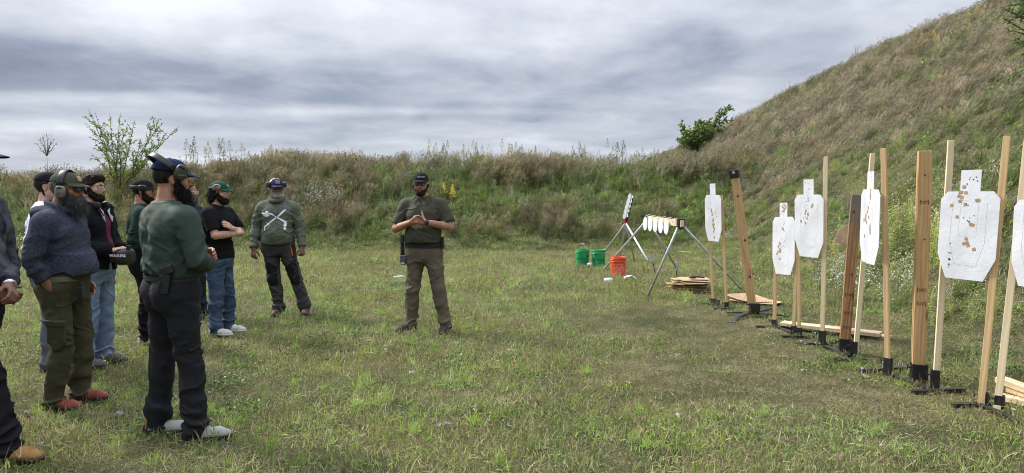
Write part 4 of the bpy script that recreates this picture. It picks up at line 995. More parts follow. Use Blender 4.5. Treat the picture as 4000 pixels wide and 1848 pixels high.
g_ = G(2377, 1106); s = MB(); s.smooth = True; s.lathe([(0.0, -0.075), (0.045, -0.075), (0.048, -0.068), (0.048, 0.05), (0.03, 0.07), (0.018, 0.075), (0.018, 0.085), (0, 0.085)], n=16, M=Matrix.Rotation(R(88), 3, 'Y') ); o = s.build('plastic_jug', PLAST, None, loc=(g_.x, g_.y, 0.045)); tag(o, 'white plastic tub lying in the grass in front of the orange bucket', 'tub')
litter(2460, 1093, 0.22, 0.07, 'crumpled white plastic bag right of the orange bucket', 'bag', 'plastic_bag', 0.03, 2)
BOT = mat('clear_plastic', (0.55, 0.60, 0.66), rough=0.2, var=0.05); 
g_ = G(1560, 1092); s = MB(); s.smooth = True; s.lathe([(0.0, -0.10), (0.030, -0.10), (0.033, -0.09), (0.033, -0.03), (0.030, -0.02), (0.033, -0.01), (0.033, 0.05), (0.014, 0.09), (0.014, 0.11), (0, 0.11)], n=16, M=Matrix.Rotation(R(85), 3, 'Y')); o = s.build('water_bottle', BOT, None, loc=(g_.x, g_.y, 0.04)); tag(o, 'clear water bottle lying in the grass left of the instructor', 'bottle')

# ---- plate rack: wooden beam on four pipe legs, six hanging round plates ------------------------
Yf, Yn = 10.6, 9.3
A = P(2530, 855, 11.3); B = P(2658, 873, 9.85)                 # far and near end of the beam
e = empty('plate_rack', Vector(((A.x + B.x) / 2, (A.y + B.y) / 2, 0)), 'plate rack: wooden beam on four splayed galvanised pipe legs with hanging white discs', 'plate rack')
c = Vector(e.location); dB = (B - A).normalized(); up = Vector((0, 0, 1)); sd2 = dB.cross(up).normalized()
s = MB(); s.bar(A - c - dB * 0.05, B - c + dB * 0.08, 0.045, 0.09); s.build('beam', W_BOARD, e, bevel=0.003)
def pipe(par, a, b, r_=0.021, m=GALV, name='leg', c=c):
    s = MB(); s.smooth = True; s.tube([Vector(a) - c, Vector(b) - c], r_, 12); return s.build(name, m, par)
gg = lambda px, py: G(px, py)
for (tp, bt) in ((A + dB * 0.02, gg(2358, 1053)), (B - dB * 0.02, gg(2530, 1157)), (B + dB * 0.02, gg(2900, 1135)), (A - dB * 0.01, P(2638, 1040, 12.3))):
    bt = Vector(bt); bt.z = max(bt.z, 0.0); t2 = tp + Vector((0, 0, 0.0)) + (bt - tp).normalized() * 0.03; pipe(e, t2, bt, 0.0175)
for q in (A, B):
    s = MB(); s.box(q - c + Vector((0, 0, 0.01)), (0.10, 0.085, 0.12), Matrix.Rotation(math.atan2(dB.y, dB.x), 3, 'Z'))
    s.tube([q - c + Vector((-0.05, 0, -0.03)), q - c + Vector((0.0, 0, -0.085)), q - c + Vector((0.06, 0, -0.04))], 0.014, 8); s.build('bracket', STEEL, e, bevel=0.004)
plates_px = [(2537, 862), (2551, 864), (2568, 868), (2590, 872), (2613, 876), (2640, 873)]
s = None
for i in range(6):
    t = 0.05 + i * 0.168; q = A.lerp(B, t); nrm = (sd2 if sd2.x < 0 else -sd2)
    hk = MB(); hk.smooth = True; pts = [q - c + Vector((0, 0, 0.055)) - nrm * 0.03, q - c + Vector((0, 0, 0.07)), q - c + nrm * 0.05 + Vector((0, 0, 0.055)), q - c + nrm * 0.055 + Vector((0, 0, 0.0))]
    hk.tube(pts, 0.006, 6); hook = hk.build('hook', WHITE_STEEL, e)
    if i < 5:
        cc = q - c + nrm * 0.062 + Vector((0, 0, -0.075)); k = 28
        tx = (dB * 0.99 - nrm * 0.06).normalized(); nn_ = tx.cross(Vector((0, 0, 1)))
        d_ = MB(); d_.plate([cc + tx * math.cos(6.283 * j / k) * 0.090 + Vector((0, 0, 1)) * math.sin(6.283 * j / k) * 0.108 for j in range(k)], nn_ * 0.006)
        d_.build('plate', WHITE_STEEL, e)
# ---- plate tree: spine with white paddles on four pipe legs ------------------------------------------
Yt = 14.4; base = P(2445, 868, Yt); top = P(2470, 770, Yt + 0.5)
c = Vector((base.x, base.y, 0)); e = empty('plate_tree', c, 'tall tilted plate tree with small white paddles on a four-legged pipe stand', 'plate tree')
s = MB(); s.bar(base - c, top - c + (top - base) * 0.05, 0.022, 0.02); s.build('spine', mat('spine_white', (0.55, 0.56, 0.58), rough=0.5, var=0.1, vscale=30), e)
for i in range(5):
    t = 0.12 + 0.19 * i; q = base.lerp(top, t + 0.04) - c
    s = MB(); s.bar(q + Vector((0, -0.02, -0.06)), q + Vector((0.01, -0.02, 0.02)), 0.045, 0.03); s.build('hinge', STEEL, e)
    s = MB(); k = 18; cc = q + Vector((-0.06, -0.05, 0.05)); tx = Vector((0.8, -0.6, 0)); s.plate([cc + tx * math.cos(6.283 * j / k) * 0.040 + Vector((0.2, 0, 1)).normalized() * math.sin(6.283 * j / k) * 0.070 for j in range(k)], (0.006, 0.008, 0)); s.build('paddle', WHITE_STEEL, e)
REDP = mat('red_plastic', (0.45, 0.02, 0.02), rough=0.5)
s = MB(); s.tube([base - c + Vector((0, 0, -0.03)), base - c + Vector((0, 0, 0.01))], 0.045, 12); s.build('collar', REDP, e)
s = MB(); s.bar(base - c, base - c + Vector((0.01, 0, 0.1)), 0.05, 0.04); s.build('clamp', STEEL, e)
for bt in (G(2360, 985), G(2421, 1001), G(2479, 1019), P(2530, 1004, 13.0)):
    bt = Vector(bt); bt.z = max(0.0, min(bt.z, 0.3)); pipe(e, base + Vector((0, 0, -0.02)), bt, 0.020, c=c)
s = MB(); 
# ---- two small ground plates with hit marks ----------------------------------------------------------
for (q0, q1, q2, lab, lean) in (((2538, 1000), (2552, 1030), (2560, 1072), 'leaning grey-speckled white plate on a black rod behind the rack leg', 0.35), ((2639, 1022), (2642, 1057), (2648, 1096), 'upright speckled white plate on a black rod behind the cardboard stack', 0.05)):
    g_ = G(*q2); e = empty('ground_plate', (g_.x, g_.y, 0), lab, 'steel plate', 'small speckled plates on rods')
    tz = P(q0[0], q0[1], g_.y); mz = P(q1[0], q1[1], g_.y); c = Vector(e.location)
    s = MB(); s.tube([(0, 0, 0), mz - c], 0.010, 8); s.build('rod', STEEL, e)
    ax = (tz - mz).normalized(); rx = ax.cross(Vector((0, 1, 0))).normalized(); hh = (tz - mz).length
    M_ = (tz + mz) / 2 - c + Vector((0, -0.02, 0)); s = MB(); s.plate([M_ - rx * 0.035 - ax * hh * .5, M_ + rx * 0.035 - ax * hh * .5, M_ + rx * 0.035 + ax * hh * .5, M_ - rx * 0.035 + ax * hh * .5], (0, -0.01, 0)) 
    pl = s.build('plate', mat('speckled_plate', (0.62, 0.62, 0.63), rough=0.6, color2=(0.14, 0.13, 0.14), vscale=26), e)
# black clips in the grass
g_ = G(2524, 1070); e = empty('clamp_bracket', (g_.x, g_.y, 0), 'small black folded bracket standing in the grass left of the leaning plate', 'bracket')
for a_, b_2 in (((-0.05, 0, 0), (-0.045, 0, 0.12)), ((0.02, 0, 0), (0.05, 0, 0.09)), ((-0.05, 0, 0.02), (0.05, 0, 0.03))):
    s = MB(); s.bar(a_, b_2, 0.03, 0.015); s.build('bracket_arm', STEEL, e)

# ---- pale scraps of wadding in the grass --------------------------------------------------
SCR = mat('grey_white_paper', (0.30, 0.30, 0.31), rough=0.8, var=0.12, vscale=30)
for i, (px, py) in enumerate(((1608, 1470), (1713, 1680), (1286, 1705), (1507, 1378), (1784, 1353), (1751, 1677), (1854, 1607), (698, 1559), (465, 1634), (107, 1628), (163, 1754), (3066, 1408), (3140, 1462), (2650, 1640), (2455, 1510))):
    g_ = G(px, py); r1 = random.Random(i); n_ = 5; V_ = [((u - 2) * 0.011 * r1.uniform(0.7, 1.2) * 1.1, (v - 2) * 0.009, 0.034 + r1.uniform(-0.012, 0.016)) for v in range(n_) for u in range(n_)]
    F_ = [(j * n_ + k, j * n_ + k + 1, (j + 1) * n_ + k + 1, (j + 1) * n_ + k) for j in range(n_ - 1) for k in range(n_ - 1)]
    o = link('paper_scrap', mesh_from('paper_scrap', V_, F_, [SCR]), None, (g_.x, g_.y, 0), (0, 0, i * 0.9)); md = o.modifiers.new('thick', 'SOLIDIFY'); md.thickness = 0.003
    tag(o, 'small crumpled grey-white scrap of paper lying in the lawn', 'scrap', 'paper scraps scattered over the lawn')
# ================================================================== people: signed-distance bodies and clothes
V3 = lambda *a: np.array(a, dtype=np.float32)
def cone(P, a, b, ra, rb, flat=None):
    a = np.asarray(a, np.float32); b = np.asarray(b, np.float32); ab = b - a; L2 = float(ab @ ab) + 1e-9
    q = P - a; t = np.clip((q @ ab) / L2, 0, 1); q = q - t[:, None] * ab
    if flat is not None:
        ax = np.asarray(flat[0], np.float32); ax = ax / np.linalg.norm(ax); q = q + (q @ ax)[:, None] * ax * (1 / flat[1] - 1)
    return np.sqrt((q * q).sum(1)) - (ra + (rb - ra) * t)
def ell(P, c, r, M=None):
    q = P - np.asarray(c, np.float32)
    if M is not None: q = q @ np.asarray(M, np.float32)
    r = np.asarray(r, np.float32); k = np.sqrt(((q / r) ** 2).sum(1)); k2 = np.sqrt(((q / (r * r)) ** 2).sum(1)) + 1e-6
    return k * (k - 1) / k2
def smin(a, b, k):
    h = np.maximum(k - np.abs(a - b), 0) / k; return np.minimum(a, b) - h * h * k * 0.25
def smax(a, b, k): return -smin(-a, -b, k)
def loft(P, zs, rx, ry, cx=0, cy=0, p=2.4):
    z = P[:, 2]; RX = np.interp(z, zs, rx); RY = np.interp(z, zs, ry)
    CX = np.interp(z, zs, cx) if np.ndim(cx) else cx; CY = np.interp(z, zs, cy) if np.ndim(cy) else cy
    k = ((np.abs(P[:, 0] - CX) / RX) ** p + (np.abs(P[:, 1] - CY) / RY) ** p) ** (1 / p)
    return np.maximum((k - 1) * np.minimum(RX, RY), np.maximum(z - zs[-1], zs[0] - z))
def culled(P, c, r, fn):
    d = np.sqrt(((P - np.asarray(c, np.float32)) ** 2).sum(1)) - r
    o = d + 0.05; m = d < 0.03
    if m.any(): o[m] = np.minimum(fn(P[m]), 9)
    return o
def nets(fn, lo, hi, h, B=8):
    lo = np.asarray(lo, float); hi = np.asarray(hi, float); nb = np.ceil((hi - lo) / (h * B)).astype(int); n = nb * B
    bi = np.stack(np.meshgrid(*[np.arange(k) for k in nb], indexing='ij'), -1).reshape(-1, 3)
    cen = (lo + (bi + 0.5) * B * h).astype(np.float32); dc = fn(cen)
    keep = np.abs(dc) < h * B * 1.35 + 0.012
    D = np.repeat(np.repeat(np.repeat(np.where(dc < 0, -1, 1).astype(np.float32).reshape(nb), B, 0), B, 1), B, 2)
    kb = bi[keep]; loc = np.stack(np.meshgrid(*[np.arange(B)] * 3, indexing='ij'), -1).reshape(-1, 3)
    for s0 in range(0, len(kb), 700):
        I = (kb[s0:s0 + 700, None, :] * B + loc[None]).reshape(-1, 3)
        D[I[:, 0], I[:, 1], I[:, 2]] = fn((lo + I * h).astype(np.float32))
    S = D < 0
    c8 = [S[i:n[0] - 1 + i, j:n[1] - 1 + j, k:n[2] - 1 + k] for i in (0, 1) for j in (0, 1) for k in (0, 1)]
    anyc = np.logical_or.reduce(c8); allc = np.logical_and.reduce(c8); act = np.argwhere(anyc & ~allc)
    vid = np.full(n - 1, -1, np.int64); vid[act[:, 0], act[:, 1], act[:, 2]] = np.arange(len(act))
    cor = [(i, j, k) for i in (0, 1) for j in (0, 1) for k in (0, 1)]
    dv = np.stack([D[act[:, 0] + i, act[:, 1] + j, act[:, 2] + k] for i, j, k in cor], 1)
    acc = np.zeros((len(act), 3)); cnt = np.zeros(len(act))
    for a in range(8):
        for b in range(a + 1, 8):
            ca, cb = np.array(cor[a]), np.array(cor[b])
            if abs(ca - cb).sum() != 1: continue
            m = (dv[:, a] < 0) != (dv[:, b] < 0); t = dv[m, a] / (dv[m, a] - dv[m, b])
            acc[m] += ca + (cb - ca) * t[:, None]; cnt[m] += 1
    V = lo + (act + acc / cnt[:, None]) * h
    Q = []
    for ax in range(3):
        s1 = [slice(None)] * 3; s2 = [slice(None)] * 3; s1[ax] = slice(0, -1); s2[ax] = slice(1, None)
        a, b = S[tuple(s1)], S[tuple(s2)]; e = np.argwhere(a != b)
        u, v = (ax + 1) % 3, (ax + 2) % 3
        m = (e[:, u] > 0) & (e[:, v] > 0) & (e[:, u] < n[u] - 1) & (e[:, v] < n[v] - 1) & (e[:, ax] < n[ax] - 1); e = e[m]
        ins = a[e[:, 0], e[:, 1], e[:, 2]]
        def cell(du, dv_):
            k = e.copy(); k[:, u] += du; k[:, v] += dv_; return vid[k[:, 0], k[:, 1], k[:, 2]]
        q = np.stack([cell(-1, -1), cell(0, -1), cell(0, 0), cell(-1, 0)], 1)
        q[~ins] = q[~ins][:, ::-1]; Q.append(q)
    Q = np.concatenate(Q); Q = Q[(Q >= 0).all(1)]
    return V, Q
def vnormals(V, Q):
    a, b, c, d = (V[Q[:, i]] for i in range(4)); nf = np.cross(c - a, d - b); N_ = np.zeros_like(V)
    for i in range(4): np.add.at(N_, Q[:, i], nf)
    return N_ / (np.linalg.norm(N_, axis=1, keepdims=True) + 1e-12)
def relax(V, Q, it=2, k=0.5):
    for _ in range(it):
        A = np.zeros_like(V); C_ = np.zeros(len(V))
        for i in range(4):
            j = (i + 1) % 4
            np.add.at(A, Q[:, i], V[Q[:, j]]); np.add.at(A, Q[:, j], V[Q[:, i]]); np.add.at(C_, Q[:, i], 1); np.add.at(C_, Q[:, j], 1)
        V = V + k * (A / np.maximum(C_, 1)[:, None] - V)
    return V
def folds(V, Q, zones, seed=0, base=0.0025, gain=1.0):
    """cloth creases: ridges that run across 'axis', strongest near the centre of each zone"""
    N_ = vnormals(V, Q); d = base * (fbm(V[:, 0] * 14, V[:, 1] * 14, V[:, 2] * 9, seed=seed) - 0.5) * 2
    for zi, (c, r, axis, amp, freq) in enumerate(zones):
        ax = np.asarray(axis, float); ax /= np.linalg.norm(ax); w = np.exp(-((V - np.asarray(c)) ** 2).sum(1) / (r * r))
        u = V @ ax; pr = V - u[:, None] * ax
        wob = (fbm(pr[:, 0] * 5 + 3, pr[:, 1] * 5, pr[:, 2] * 5 + u * 3, seed=seed + zi) - 0.5) * 3.2
        n_ = vnoise(u * freq * 0.62 + wob * 1.5, pr[:, 0] * 4 + pr[:, 1] * 4, pr[:, 2] * 4, seed + 50 + zi); rg = 1.9 * np.clip(1 - np.abs(2 * n_ - 1) * 2.0, 0, 1) ** 1.4 - 0.55
        d += amp * gain * w * rg
    return V + N_ * d[:, None]
def tomesh(name, V, Q, m, parent, M=None):
    if M is not None: V = V @ np.array(M.to_3x3()).T + np.array(M.translation)
    o = link(name, mesh_from(name, V, Q.astype(np.int32), [m], smooth=True), parent); return o

# ---- head ------------------------------------------------------------
def head_sdf(P, mouth=0.0, jaw=1.0):
    P = P.copy(); X = np.abs(P[:, 0]); A = np.stack([X, P[:, 1], P[:, 2]], 1)      # mirrored
    d = ell(P, (0, -0.014, 0.028), (0.076, 0.098, 0.088))
    d = smin(d, ell(P, (0, 0.032, -0.03), (0.062, 0.062, 0.080)), 0.03)
    d = smin(d, cone(A, (0.045 * jaw, 0.0, -0.062), (0.012, 0.062, -0.10), 0.024, 0.020), 0.03)
    d = smin(d, cone(A, (0.0, 0.083, 0.022), (0.042, 0.070, 0.020), 0.013, 0.012), 0.015)
    d = smin(d, cone(A, (0.046, 0.058, -0.022), (0.030, 0.070, -0.04), 0.022, 0.016), 0.02)
    d = smax(d, -cone(A, (0.032, 0.102, 0.003), (0.034, 0.098, 0.001), 0.016, 0.016), 0.012)
    d = smin(d, cone(P, (0, 0.088, 0.012), (0, 0.108, -0.026), 0.008, 0.0125), 0.012)
    d = smin(d, cone(A, (0.0, 0.1, -0.03), (0.013, 0.095, -0.031), 0.010, 0.008), 0.008)
    d = smin(d, ell(P, (0, 0.080, -0.062), (0.026, 0.022, 0.020)), 0.015)
    d = smin(d, ell(P, (0, 0.076, -0.096), (0.022, 0.020, 0.018)), 0.02)
    if mouth: d = smax(d, -ell(P, (0, 0.104, -0.066), (0.022, 0.025, 0.013 * mouth)), 0.006)
    ea = ell(A, (0.079, -0.008, -0.008), (0.010, 0.020, 0.033), np.array(Matrix.Rotation(R(-18), 3, 'Z')))
    ea = smax(ea, -ell(A, (0.092, -0.002, -0.006), (0.010, 0.011, 0.018)), 0.006)
    d = smin(d, ea, 0.010)
    return d
HEADC = V3(0, 0.0, 1.685)
def hand_prims(wrist, dirv, back, side, curl=(0.5, 0.5, 0.4), spread=0.06, thumb=0.5, sc=1.0, tcurl=0.3):
    """palm, four jointed fingers and a thumb. dirv: along the hand, back: out of the back of the hand, side: +1 right hand"""
    y = Vector(dirv).normalized(); z = Vector(back); z = (z - y * z.dot(y)).normalized(); x = y.cross(z) * -side     # x towards the thumb
    x = x * -1 if False else x
    w = Vector(wrist); L_ = []
    pt = lambda a, b, c: w + (x * a + y * b + z * c) * sc
    for fx in (-0.028, -0.009, 0.010, 0.028): L_.append((pt(fx * 0.6, 0.012, 0), pt(fx, 0.088, 0), 0.015 * sc, 0.0125 * sc))
    for i, (fx, ln) in enumerate(((0.030, 0.074), (0.010, 0.083), (-0.010, 0.077), (-0.030, 0.060))):
        p = pt(fx, 0.088, 0.0); ang = 0; c = [v * (1 + 0.08 * i) for v in curl]
        rr_ = (0.0100, 0.0092, 0.0084, 0.0072)
        for j, f_ in enumerate((0.46, 0.30, 0.24)):
            ang += c[j]; dv = (y * math.cos(ang) - z * math.sin(ang) + x * (fx * spread * 20 / 1.0 * 0.5)).normalized(); q = p + dv * ln * f_ * sc
            L_.append((p, q, rr_[j] * sc, rr_[j + 1] * sc)); p = q
    p = pt(0.022, 0.022, -0.004); dv = (y * 0.75 + x * thumb * 1.3 - z * 0.35).normalized(); q = p + dv * 0.045 * sc; L_.append((p, q, 0.015 * sc, 0.0125 * sc))
    dv2 = (dv - z * tcurl * 0.4 - x * tcurl).normalized(); q2 = q + dv2 * 0.032 * sc; L_.append((q, q2, 0.012 * sc, 0.0105 * sc)); q3 = q2 + (dv2 - x * tcurl * 0.5).normalized() * 0.026 * sc; L_.append((q2, q3, 0.0105 * sc, 0.008 * sc))
    cen = pt(0, 0.08, -0.02)
    return L_, cen

SKINS = {}
def skin(name, c):
    if name in SKINS: return SKINS[name]
    m = mat('skin_' + name, c, rough=0.52, var=0.10, vscale=22, bump=0.12, bscale=160, spec=0.35)
    b = [n for n in m.node_tree.nodes if n.type == 'BSDF_PRINCIPLED'][0]; b.inputs['Subsurface Weight'].default_value = 0.12; b.inputs['Subsurface Radius'].default_value = (0.02, 0.008, 0.004); b.inputs['Subsurface Scale'].default_value = 0.5
    SKINS[name] = m; return m
HAIR = mat('black_hair', (0.018, 0.014, 0.012), rough=0.55, var=0.4, vscale=60, bump=0.9, bscale=220, spec=0.15, stretch=(1, 1, 0.25))
HAIRB = mat('dark_brown_hair', (0.022, 0.012, 0.008), rough=0.65, var=0.4, vscale=60, bump=0.9, bscale=220, spec=0.15, stretch=(1, 1, 0.25))
HAIRG = mat('greying_black_hair', (0.10, 0.10, 0.105), rough=0.6, color2=(0.022, 0.022, 0.024), vscale=45, bump=0.9, bscale=200, stretch=(1, 1, 0.3))
HAIRW = mat('grey_stubble', (0.36, 0.35, 0.34), rough=0.7, color2=(0.17, 0.16, 0.15), vscale=70, bump=0.8, bscale=200)
EYEW = mat('eye_white', (0.62, 0.60, 0.57), rough=0.25, var=0.03); EYEI = mat('eye_iris', (0.02, 0.012, 0.008), rough=0.15)
LIPS = mat('lips', (0.30, 0.13, 0.11), rough=0.45, var=0.1); MOUTH = mat('open_mouth', (0.22, 0.05, 0.05), rough=0.5, var=0.3)
LENSD = mat('dark_lens', (0.015, 0.014, 0.016), rough=0.08, spec=0.8); FRAMEM = mat('black_frame', (0.01, 0.01, 0.011), rough=0.3)
LENSC, _nt, _b = new_mat('clear_lens'); _b.inputs['Base Color'].default_value = (0.85, 0.88, 0.9, 1); _b.inputs['Alpha'].default_value = 0.22; _b.inputs['Roughness'].default_value = 0.05; _b.inputs['Specular IOR Level'].default_value = 0.9
LENSB, _nt, _b = new_mat('amber_tinted_lens'); _b.inputs['Base Color'].default_value = (0.06, 0.04, 0.025, 1); _b.inputs['Alpha'].default_value = 0.75; _b.inputs['Roughness'].default_value = 0.06; _b.inputs['Specular IOR Level'].default_value = 0.9
BLACKP = mat('black_plastic', (0.014, 0.014, 0.016), rough=0.42, var=0.2, bump=0.1); GREYP = mat('grey_olive_plastic', (0.16, 0.15, 0.12), rough=0.5, var=0.1, vscale=6)
TANP = mat('tan_plastic', (0.24, 0.17, 0.12), rough=0.5, var=0.1, vscale=6); OLIVEP = mat('dark_olive_plastic', (0.035, 0.037, 0.026), rough=0.5, var=0.1)
LEATHER = mat('tan_leather', (0.33, 0.17, 0.08), rough=0.6, var=0.15)
WHITEINK = mat('white_print', (0.72, 0.76, 0.80), rough=0.8, var=0.06, vscale=40)
SILVER = mat('silver', (0.7, 0.7, 0.72), rough=0.25, metal=0.9)
GOLD = mat('brass', (0.75, 0.55, 0.2), rough=0.3, metal=0.9)

def strands(name, pts, nrm, ln, m, parent, n=500, grav=(0, 0, -1), gk=0.6, wd=0.0018, seed=0, M=None, curl=0.02):
    r_ = np.random.default_rng(seed); i = r_.integers(0, len(pts), n); p = pts[i]; d = nrm[i] + r_.normal(0, 0.35, (n, 3)) + np.asarray(grav) * gk
    d /= np.linalg.norm(d, axis=1, keepdims=True); L_ = ln * r_.uniform(0.5, 1.2, n); side = np.cross(d, r_.normal(size=(n, 3))); side /= np.linalg.norm(side, axis=1, keepdims=True)
    rows = []; cu = r_.normal(0, curl, (n, 3))
    for k in range(4):
        t = k / 3; c = p + d * (L_ * t)[:, None] + np.asarray(grav) * (L_ * t * t * gk * 0.6)[:, None] + cu * math.sin(t * 3.1); w_ = wd * (1 - t * 0.9) / 2
        rows += [c - side * w_, c + side * w_]
    V = np.stack(rows, 1).reshape(-1, 3); F = np.array([(0, 1, 3, 2), (2, 3, 5, 4), (4, 5, 7, 6)])[None] + (np.arange(n) * 8)[:, None, None]
    if M is not None: V = V @ np.array(M.to_3x3()).T + np.array(M.translation)
    o = link(name, mesh_from(name, V, F.reshape(-1, 4), [m], smooth=True), parent); o['kind'] = 'stuff'; return o

def cap_mesh(root, M, m, mb=None, up=0.0, brimlen=0.075, tilt=0.10, patch=None, text=None, textm=None, mesh_back=None, curve=1.0, front=None):
    """baseball cap: panelled crown, curved brim, button; built in head space"""
    e = link('cap', cap_crown(m if not mesh_back else [m, mesh_back], tilt), root); e.matrix_local = M
    s = MB(); s.smooth = True; na, nr = 20, 6; V_ = []
    for layer in (0, 1):
        for i in range(na + 1):
            a = R(-66 + 132 * i / na); ix, iy = math.sin(a) * 0.084, -0.012 + math.cos(a) * 0.105; k = math.cos(a * 1.25)
            for j in range(nr + 1):
                t = j / nr; ext = brimlen * max(0.05, k) ** 0.55
                x = ix * (1 + 0.04 * t); y = iy + ext * t
                z = 0.050 - tilt * (y - 0.03) * 1.0 - 0.20 * t * ext + 0.006 - curve * 3.4 * x * x * (0.35 + 0.65 * t) - layer * 0.003
                V_.append((x, y, z))
    F_ = []; st = nr + 1; off = (na + 1) * st
    for i in range(na):
        for j in range(nr):
            q = (i * st + j, (i + 1) * st + j, (i + 1) * st + j + 1, i * st + j + 1); F_.append(q[::-1]); F_.append(tuple(off + v for v in q))
    for i in range(na): F_.append((i * st + nr, (i + 1) * st + nr, off + (i + 1) * st + nr, off + i * st + nr))
    for j in range(nr): F_.append((j, j + 1, off + j + 1, off + j)); F_.append((na * st + j + 1, na * st + j, off + na * st + j, off + na * st + j + 1))
    s.add(V_, F_); s.build('brim', mb or m, e)
    s = MB(); s.smooth = True; s.lathe([(0.0, 0.005), (0.005, 0.004), (0.008, 0.0), (0.008, -0.003)], c=(0, -0.014, 0.133), n=10); s.build('button', m, e)
    def onfront(v):          # v.x across, v.y up on the crown front
        z0 = 0.052 + v.y; a = v.x / 0.095; c_ = min(1.0, max(0.0, (z0 - 0.03) / 0.104)); k = math.sqrt(max(0.02, 1 - c_ ** 2.4))
        return Vector((math.sin(a) * 0.087 * (0.25 + 0.75 * k), -0.013 + math.cos(a) * 0.109 * (0.12 + 0.88 * k) + 0.006 + v.z, z0))
    if patch:
        pw, ph, pm = patch; V_ = []; nn = 8
        for i in range(nn + 1):
            for j in range(3): V_.append(onfront(Vector((-pw / 2 + pw * i / nn, 0.014 + ph * j / 2, 0.0))))
        F_ = [(i * 3 + j, (i + 1) * 3 + j, (i + 1) * 3 + j + 1, i * 3 + j + 1) for i in range(nn) for j in range(2)]
        o = link('patch', mesh_from('patch', V_, F_, [pm]), e); md = o.modifiers.new('t', 'SOLIDIFY'); md.thickness = 0.002
    if text:
        for t_, sz, dy_, dx_ in text: text_part(t_, sz, textm, Matrix.Translation((dx_, dy_, 0.003)) , e, wrap=onfront)
    return e
def cap_crown(m, tilt):
    n_, k = 36, 12; V_ = []; F_ = []
    for lay in (0, 1):
        off = 0.0035 * lay
        for j in range(k + 1):
            ph = (math.pi / 2) * (1 - j / k)
            for i in range(n_):
                a = 2 * math.pi * i / n_; seam = 1 - 0.018 * max(0, 1 - abs(((a / (math.pi / 3)) + 0.5) % 1 - 0.5) * 9) * math.cos(ph)
                cz = math.cos(ph); sz = math.sin(ph); front = max(0, math.cos(a))
                r_ = cz ** 0.82
                x = math.sin(a) * (0.086 - off) * r_ * seam; y = -0.013 + math.cos(a) * (0.109 - off) * (r_ + 0.05 * front * sz * (1 - sz) * 3) * seam
                zb = 0.042 - tilt * (y - 0.03); z = zb + (0.133 - off - zb) * sz ** 1.05
                V_.append((x, y, z))
    st = (k + 1) * n_
    for lay in (0, 1):
        for j in range(k):
            for i in range(n_):
                q = (j * n_ + i, j * n_ + (i + 1) % n_, (j + 1) * n_ + (i + 1) % n_, (j + 1) * n_ + i); q = tuple(v + st * lay for v in q); F_.append(q if lay == 0 else q[::-1])
    # j=0 is the pole (ph = 90deg) ... last ring is the rim: join the layers
    for i in range(n_):
        a, b = k * n_ + i, k * n_ + (i + 1) % n_; F_.append((a, b, b + st, a + st))
    ms = m if isinstance(m, list) else [m]
    mi = None
    if len(ms) > 1:
        mi = []
        for f in F_:
            y = sum(V_[v][1] for v in f) / len(f); z = sum(V_[v][2] for v in f) / len(f); mi.append(1 if y < 0.012 else 0)
    V_ = np.array(V_); me = mesh_from('cap', V_, np.array(F_), ms, mi, smooth=True); return me
def glasses(root, M, lens, frame_m=None, wrapn=True, w_=0.031, h=0.017, z=0.004, half=False):
    frame_m = frame_m or FRAMEM; e = link('glasses', bpy.data.meshes.new('glasses'), root)
    s = MB()
    for sg in (-1, 1):
        s.tube([(sg * 0.064, 0.082, z + 0.012), (sg * 0.080, 0.045, z + 0.008), (sg * 0.081, -0.012, z + 0.006), (sg * 0.080, -0.03, z - 0.012)], 0.0022, 6)
        top = [(sg * 0.006, 0.110, z + h * 0.7), (sg * 0.03, 0.109, z + h), (sg * 0.058, 0.094, z + h * 0.95), (sg * 0.067, 0.080, z + h * 0.55)]
        s.tube(top, 0.0024, 6)
        if not half: s.tube([top[-1], (sg * 0.062, 0.088, z - h * 0.75), (sg * 0.033, 0.104, z - h), (sg * 0.010, 0.108, z - h * 0.5), top[0]], 0.0016, 6)
    s.tube([(-0.006, 0.110, z + h * 0.7), (0, 0.113, z + h * 0.6), (0.006, 0.110, z + h * 0.7)], 0.002, 6)
    e.data = s.mesh('glasses', frame_m); e.matrix_local = M
    for sg in (-1, 1):
        V_ = []; n_ = 7
        for i in range(n_ + 1):
            t = i / n_; x = sg * (0.007 + t * 0.058); y = 0.1105 - 0.031 * t ** 2.2; hh = h * (0.8 + 0.4 * math.sin(math.pi * min(1, t * 0.9 + 0.1))) * (1 - 0.35 * t ** 4)
            V_ += [(x, y, z - hh * 0.95), (x, y + 0.002, z), (x, y, z + hh * 0.9)]
        F_ = [(3 * i + j, 3 * i + 3 + j, 3 * i + 4 + j, 3 * i + 1 + j) for i in range(n_) for j in (0, 1)]
        link('lens', mesh_from('lens', V_, F_, [lens], smooth=True), e)
    return e
def superell(c, r, p=3.0, n=20, k=12, M=None):
    V_ = []; F_ = []; sgp = lambda v, q: math.copysign(abs(v) ** q, v)
    for j in range(k + 1):
        ph = -math.pi / 2 + math.pi * j / k
        for i in range(n):
            a = 2 * math.pi * i / n
            v = Vector((r[0] * sgp(math.cos(ph), 2 / p) * sgp(math.cos(a), 2 / p), r[1] * sgp(math.cos(ph), 2 / p) * sgp(math.sin(a), 2 / p), r[2] * sgp(math.sin(ph), 2 / p)))
            V_.append((M @ v if M is not None else v) + Vector(c))
    for j in range(k):
        for i in range(n): F_.append((j * n + i, j * n + (i + 1) % n, (j + 1) * n + (i + 1) % n, (j + 1) * n + i))
    return V_, F_
